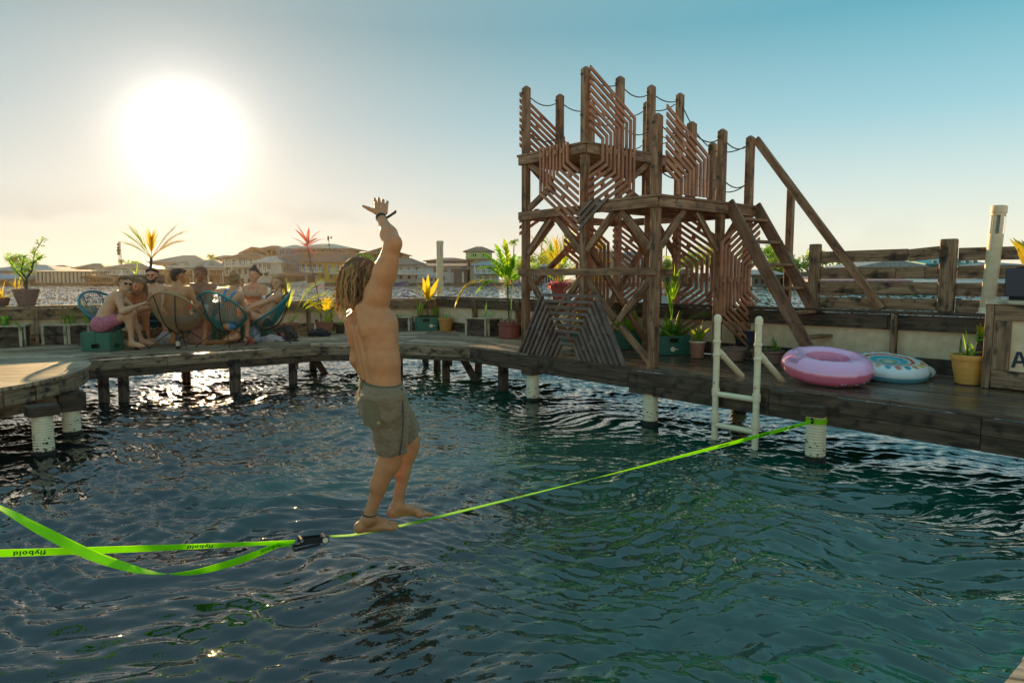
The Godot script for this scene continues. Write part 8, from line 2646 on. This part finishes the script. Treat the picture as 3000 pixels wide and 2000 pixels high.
	broad_tree("low bush of trees right of the radio mast", Vector3(-104.88, 0.5, -190), 5.59, 4.75, "dark_leaf", 4)
	broad_tree("hazy tree behind the tall palm planter", Vector3(-99.94, 0.5, -190), 5.59, 3.04, "dark_leaf", 5)
	palm_tree("small palm between the two grey roofs", Vector3(-75.85, 0.5, -172), 6.45, 1.38, "lime_leaf", 6)
	broad_tree("bright green bushy tree in front of the brown gabled house", Vector3(-33.57, 0.5, -158), 6.75, 5.06, "green_leaf", 7)
	broad_tree("thin spreading tree right of the cream and lime house", Vector3(-0.90, 0.5, -180), 6.62, 7.56, "dark_leaf", 8)
	broad_tree("yellow-green tree left of the tower's left post", Vector3(1.03, 0.5, -172), 4.32, 4.82, "lime_leaf", 9)
	palm_tree("tall palm just left of the tower", Vector3(0.34, 0.5, -172), 10.03, 1.55, "green_leaf", 10)
	palm_tree("tall palm seen through the tower's left bay", Vector3(7.06, 0.5, -170), 10.40, 1.70, "lime_leaf", 11)
	broad_tree("yellow-green trees seen through the tower's left bay", Vector3(6.19, 0.5, -165), 7.32, 7.42, "lime_leaf", 12)
	broad_tree("dark trees behind the spiky palm on the wall", Vector3(10.37, 0.5, -170), 6.32, 6.80, "green_leaf", 13)
	palm_tree("short palm right of the tall one in the tower's left bay", Vector3(8.94, 0.5, -172), 8.00, 1.38, "dark_leaf", 14)
	palm_tree("palm behind the spiky palm on the wall", Vector3(10.71, 0.5, -170), 6.83, 1.70, "dark_leaf", 15)
	broad_tree("grey-green tree at the water in the tower's left bay", Vector3(4.81, 0.5, -148), 3.96, 3.26, "green_leaf", 16)
	broad_tree("golden tree rising behind the yellow house", Vector3(20.21, 0.5, -165), 10.96, 5.78, "yellow_leaf", 17)
	palm_tree("dark palm right of the tower's nearest post", Vector3(36.96, 0.5, -165), 9.11, 1.81, "dark_leaf", 18)
	broad_tree("sunlit lime tree right of the tower's nearest post", Vector3(33.45, 0.5, -150), 5.50, 3.30, "lime_leaf", 19)
	broad_tree("green trees behind the inner hexagon", Vector3(40.80, 0.5, -160), 6.82, 7.20, "green_leaf", 20)
	broad_tree("yellow-green tree behind the tower's right post", Vector3(46.00, 0.5, -160), 9.22, 6.40, "lime_leaf", 21)
	broad_tree("tall leafy tree seen through the stair", Vector3(51.45, 0.5, -140), 9.06, 7.70, "green_leaf", 22)
	broad_tree("lower tree right of the stair's top steps", Vector3(51.44, 0.5, -135), 5.81, 5.40, "lime_leaf", 23)
	palm_tree("palm between the stair post and the fence tree", Vector3(56.00, 0.5, -140), 4.41, 1.54, "green_leaf", 24)
	broad_tree("broad yellow-green tree left of the fence's first post", Vector3(56.03, 0.5, -130), 5.77, 6.50, "lime_leaf", 25)
	palm_tree("palm leaning over the broad tree by the fence", Vector3(55.94, 0.5, -128), 6.29, 1.54, "lime_leaf", 26)
	palm_tree("small palm glimpsed over the fence's second board", Vector3(57.60, 0.5, -120), 3.98, 1.20, "green_leaf", 27)
	broad_tree("dark low tree behind the tower's inner posts", Vector3(30.52, 0.5, -165), 4.69, 6.60, "green_leaf", 28)
	rng.seed = 4711


func _ready() -> void:
	rng.seed = 20240
	set_view()
	make_materials()
	make_water()
	make_decks()
	make_pilings()
	make_walls()
	make_far()
	make_tower()
	make_swim_ladder()
	make_slackline()
	make_floats()
	make_cabinet()
	make_plants()
	make_clutter()
	make_group()
	make_slackliner()
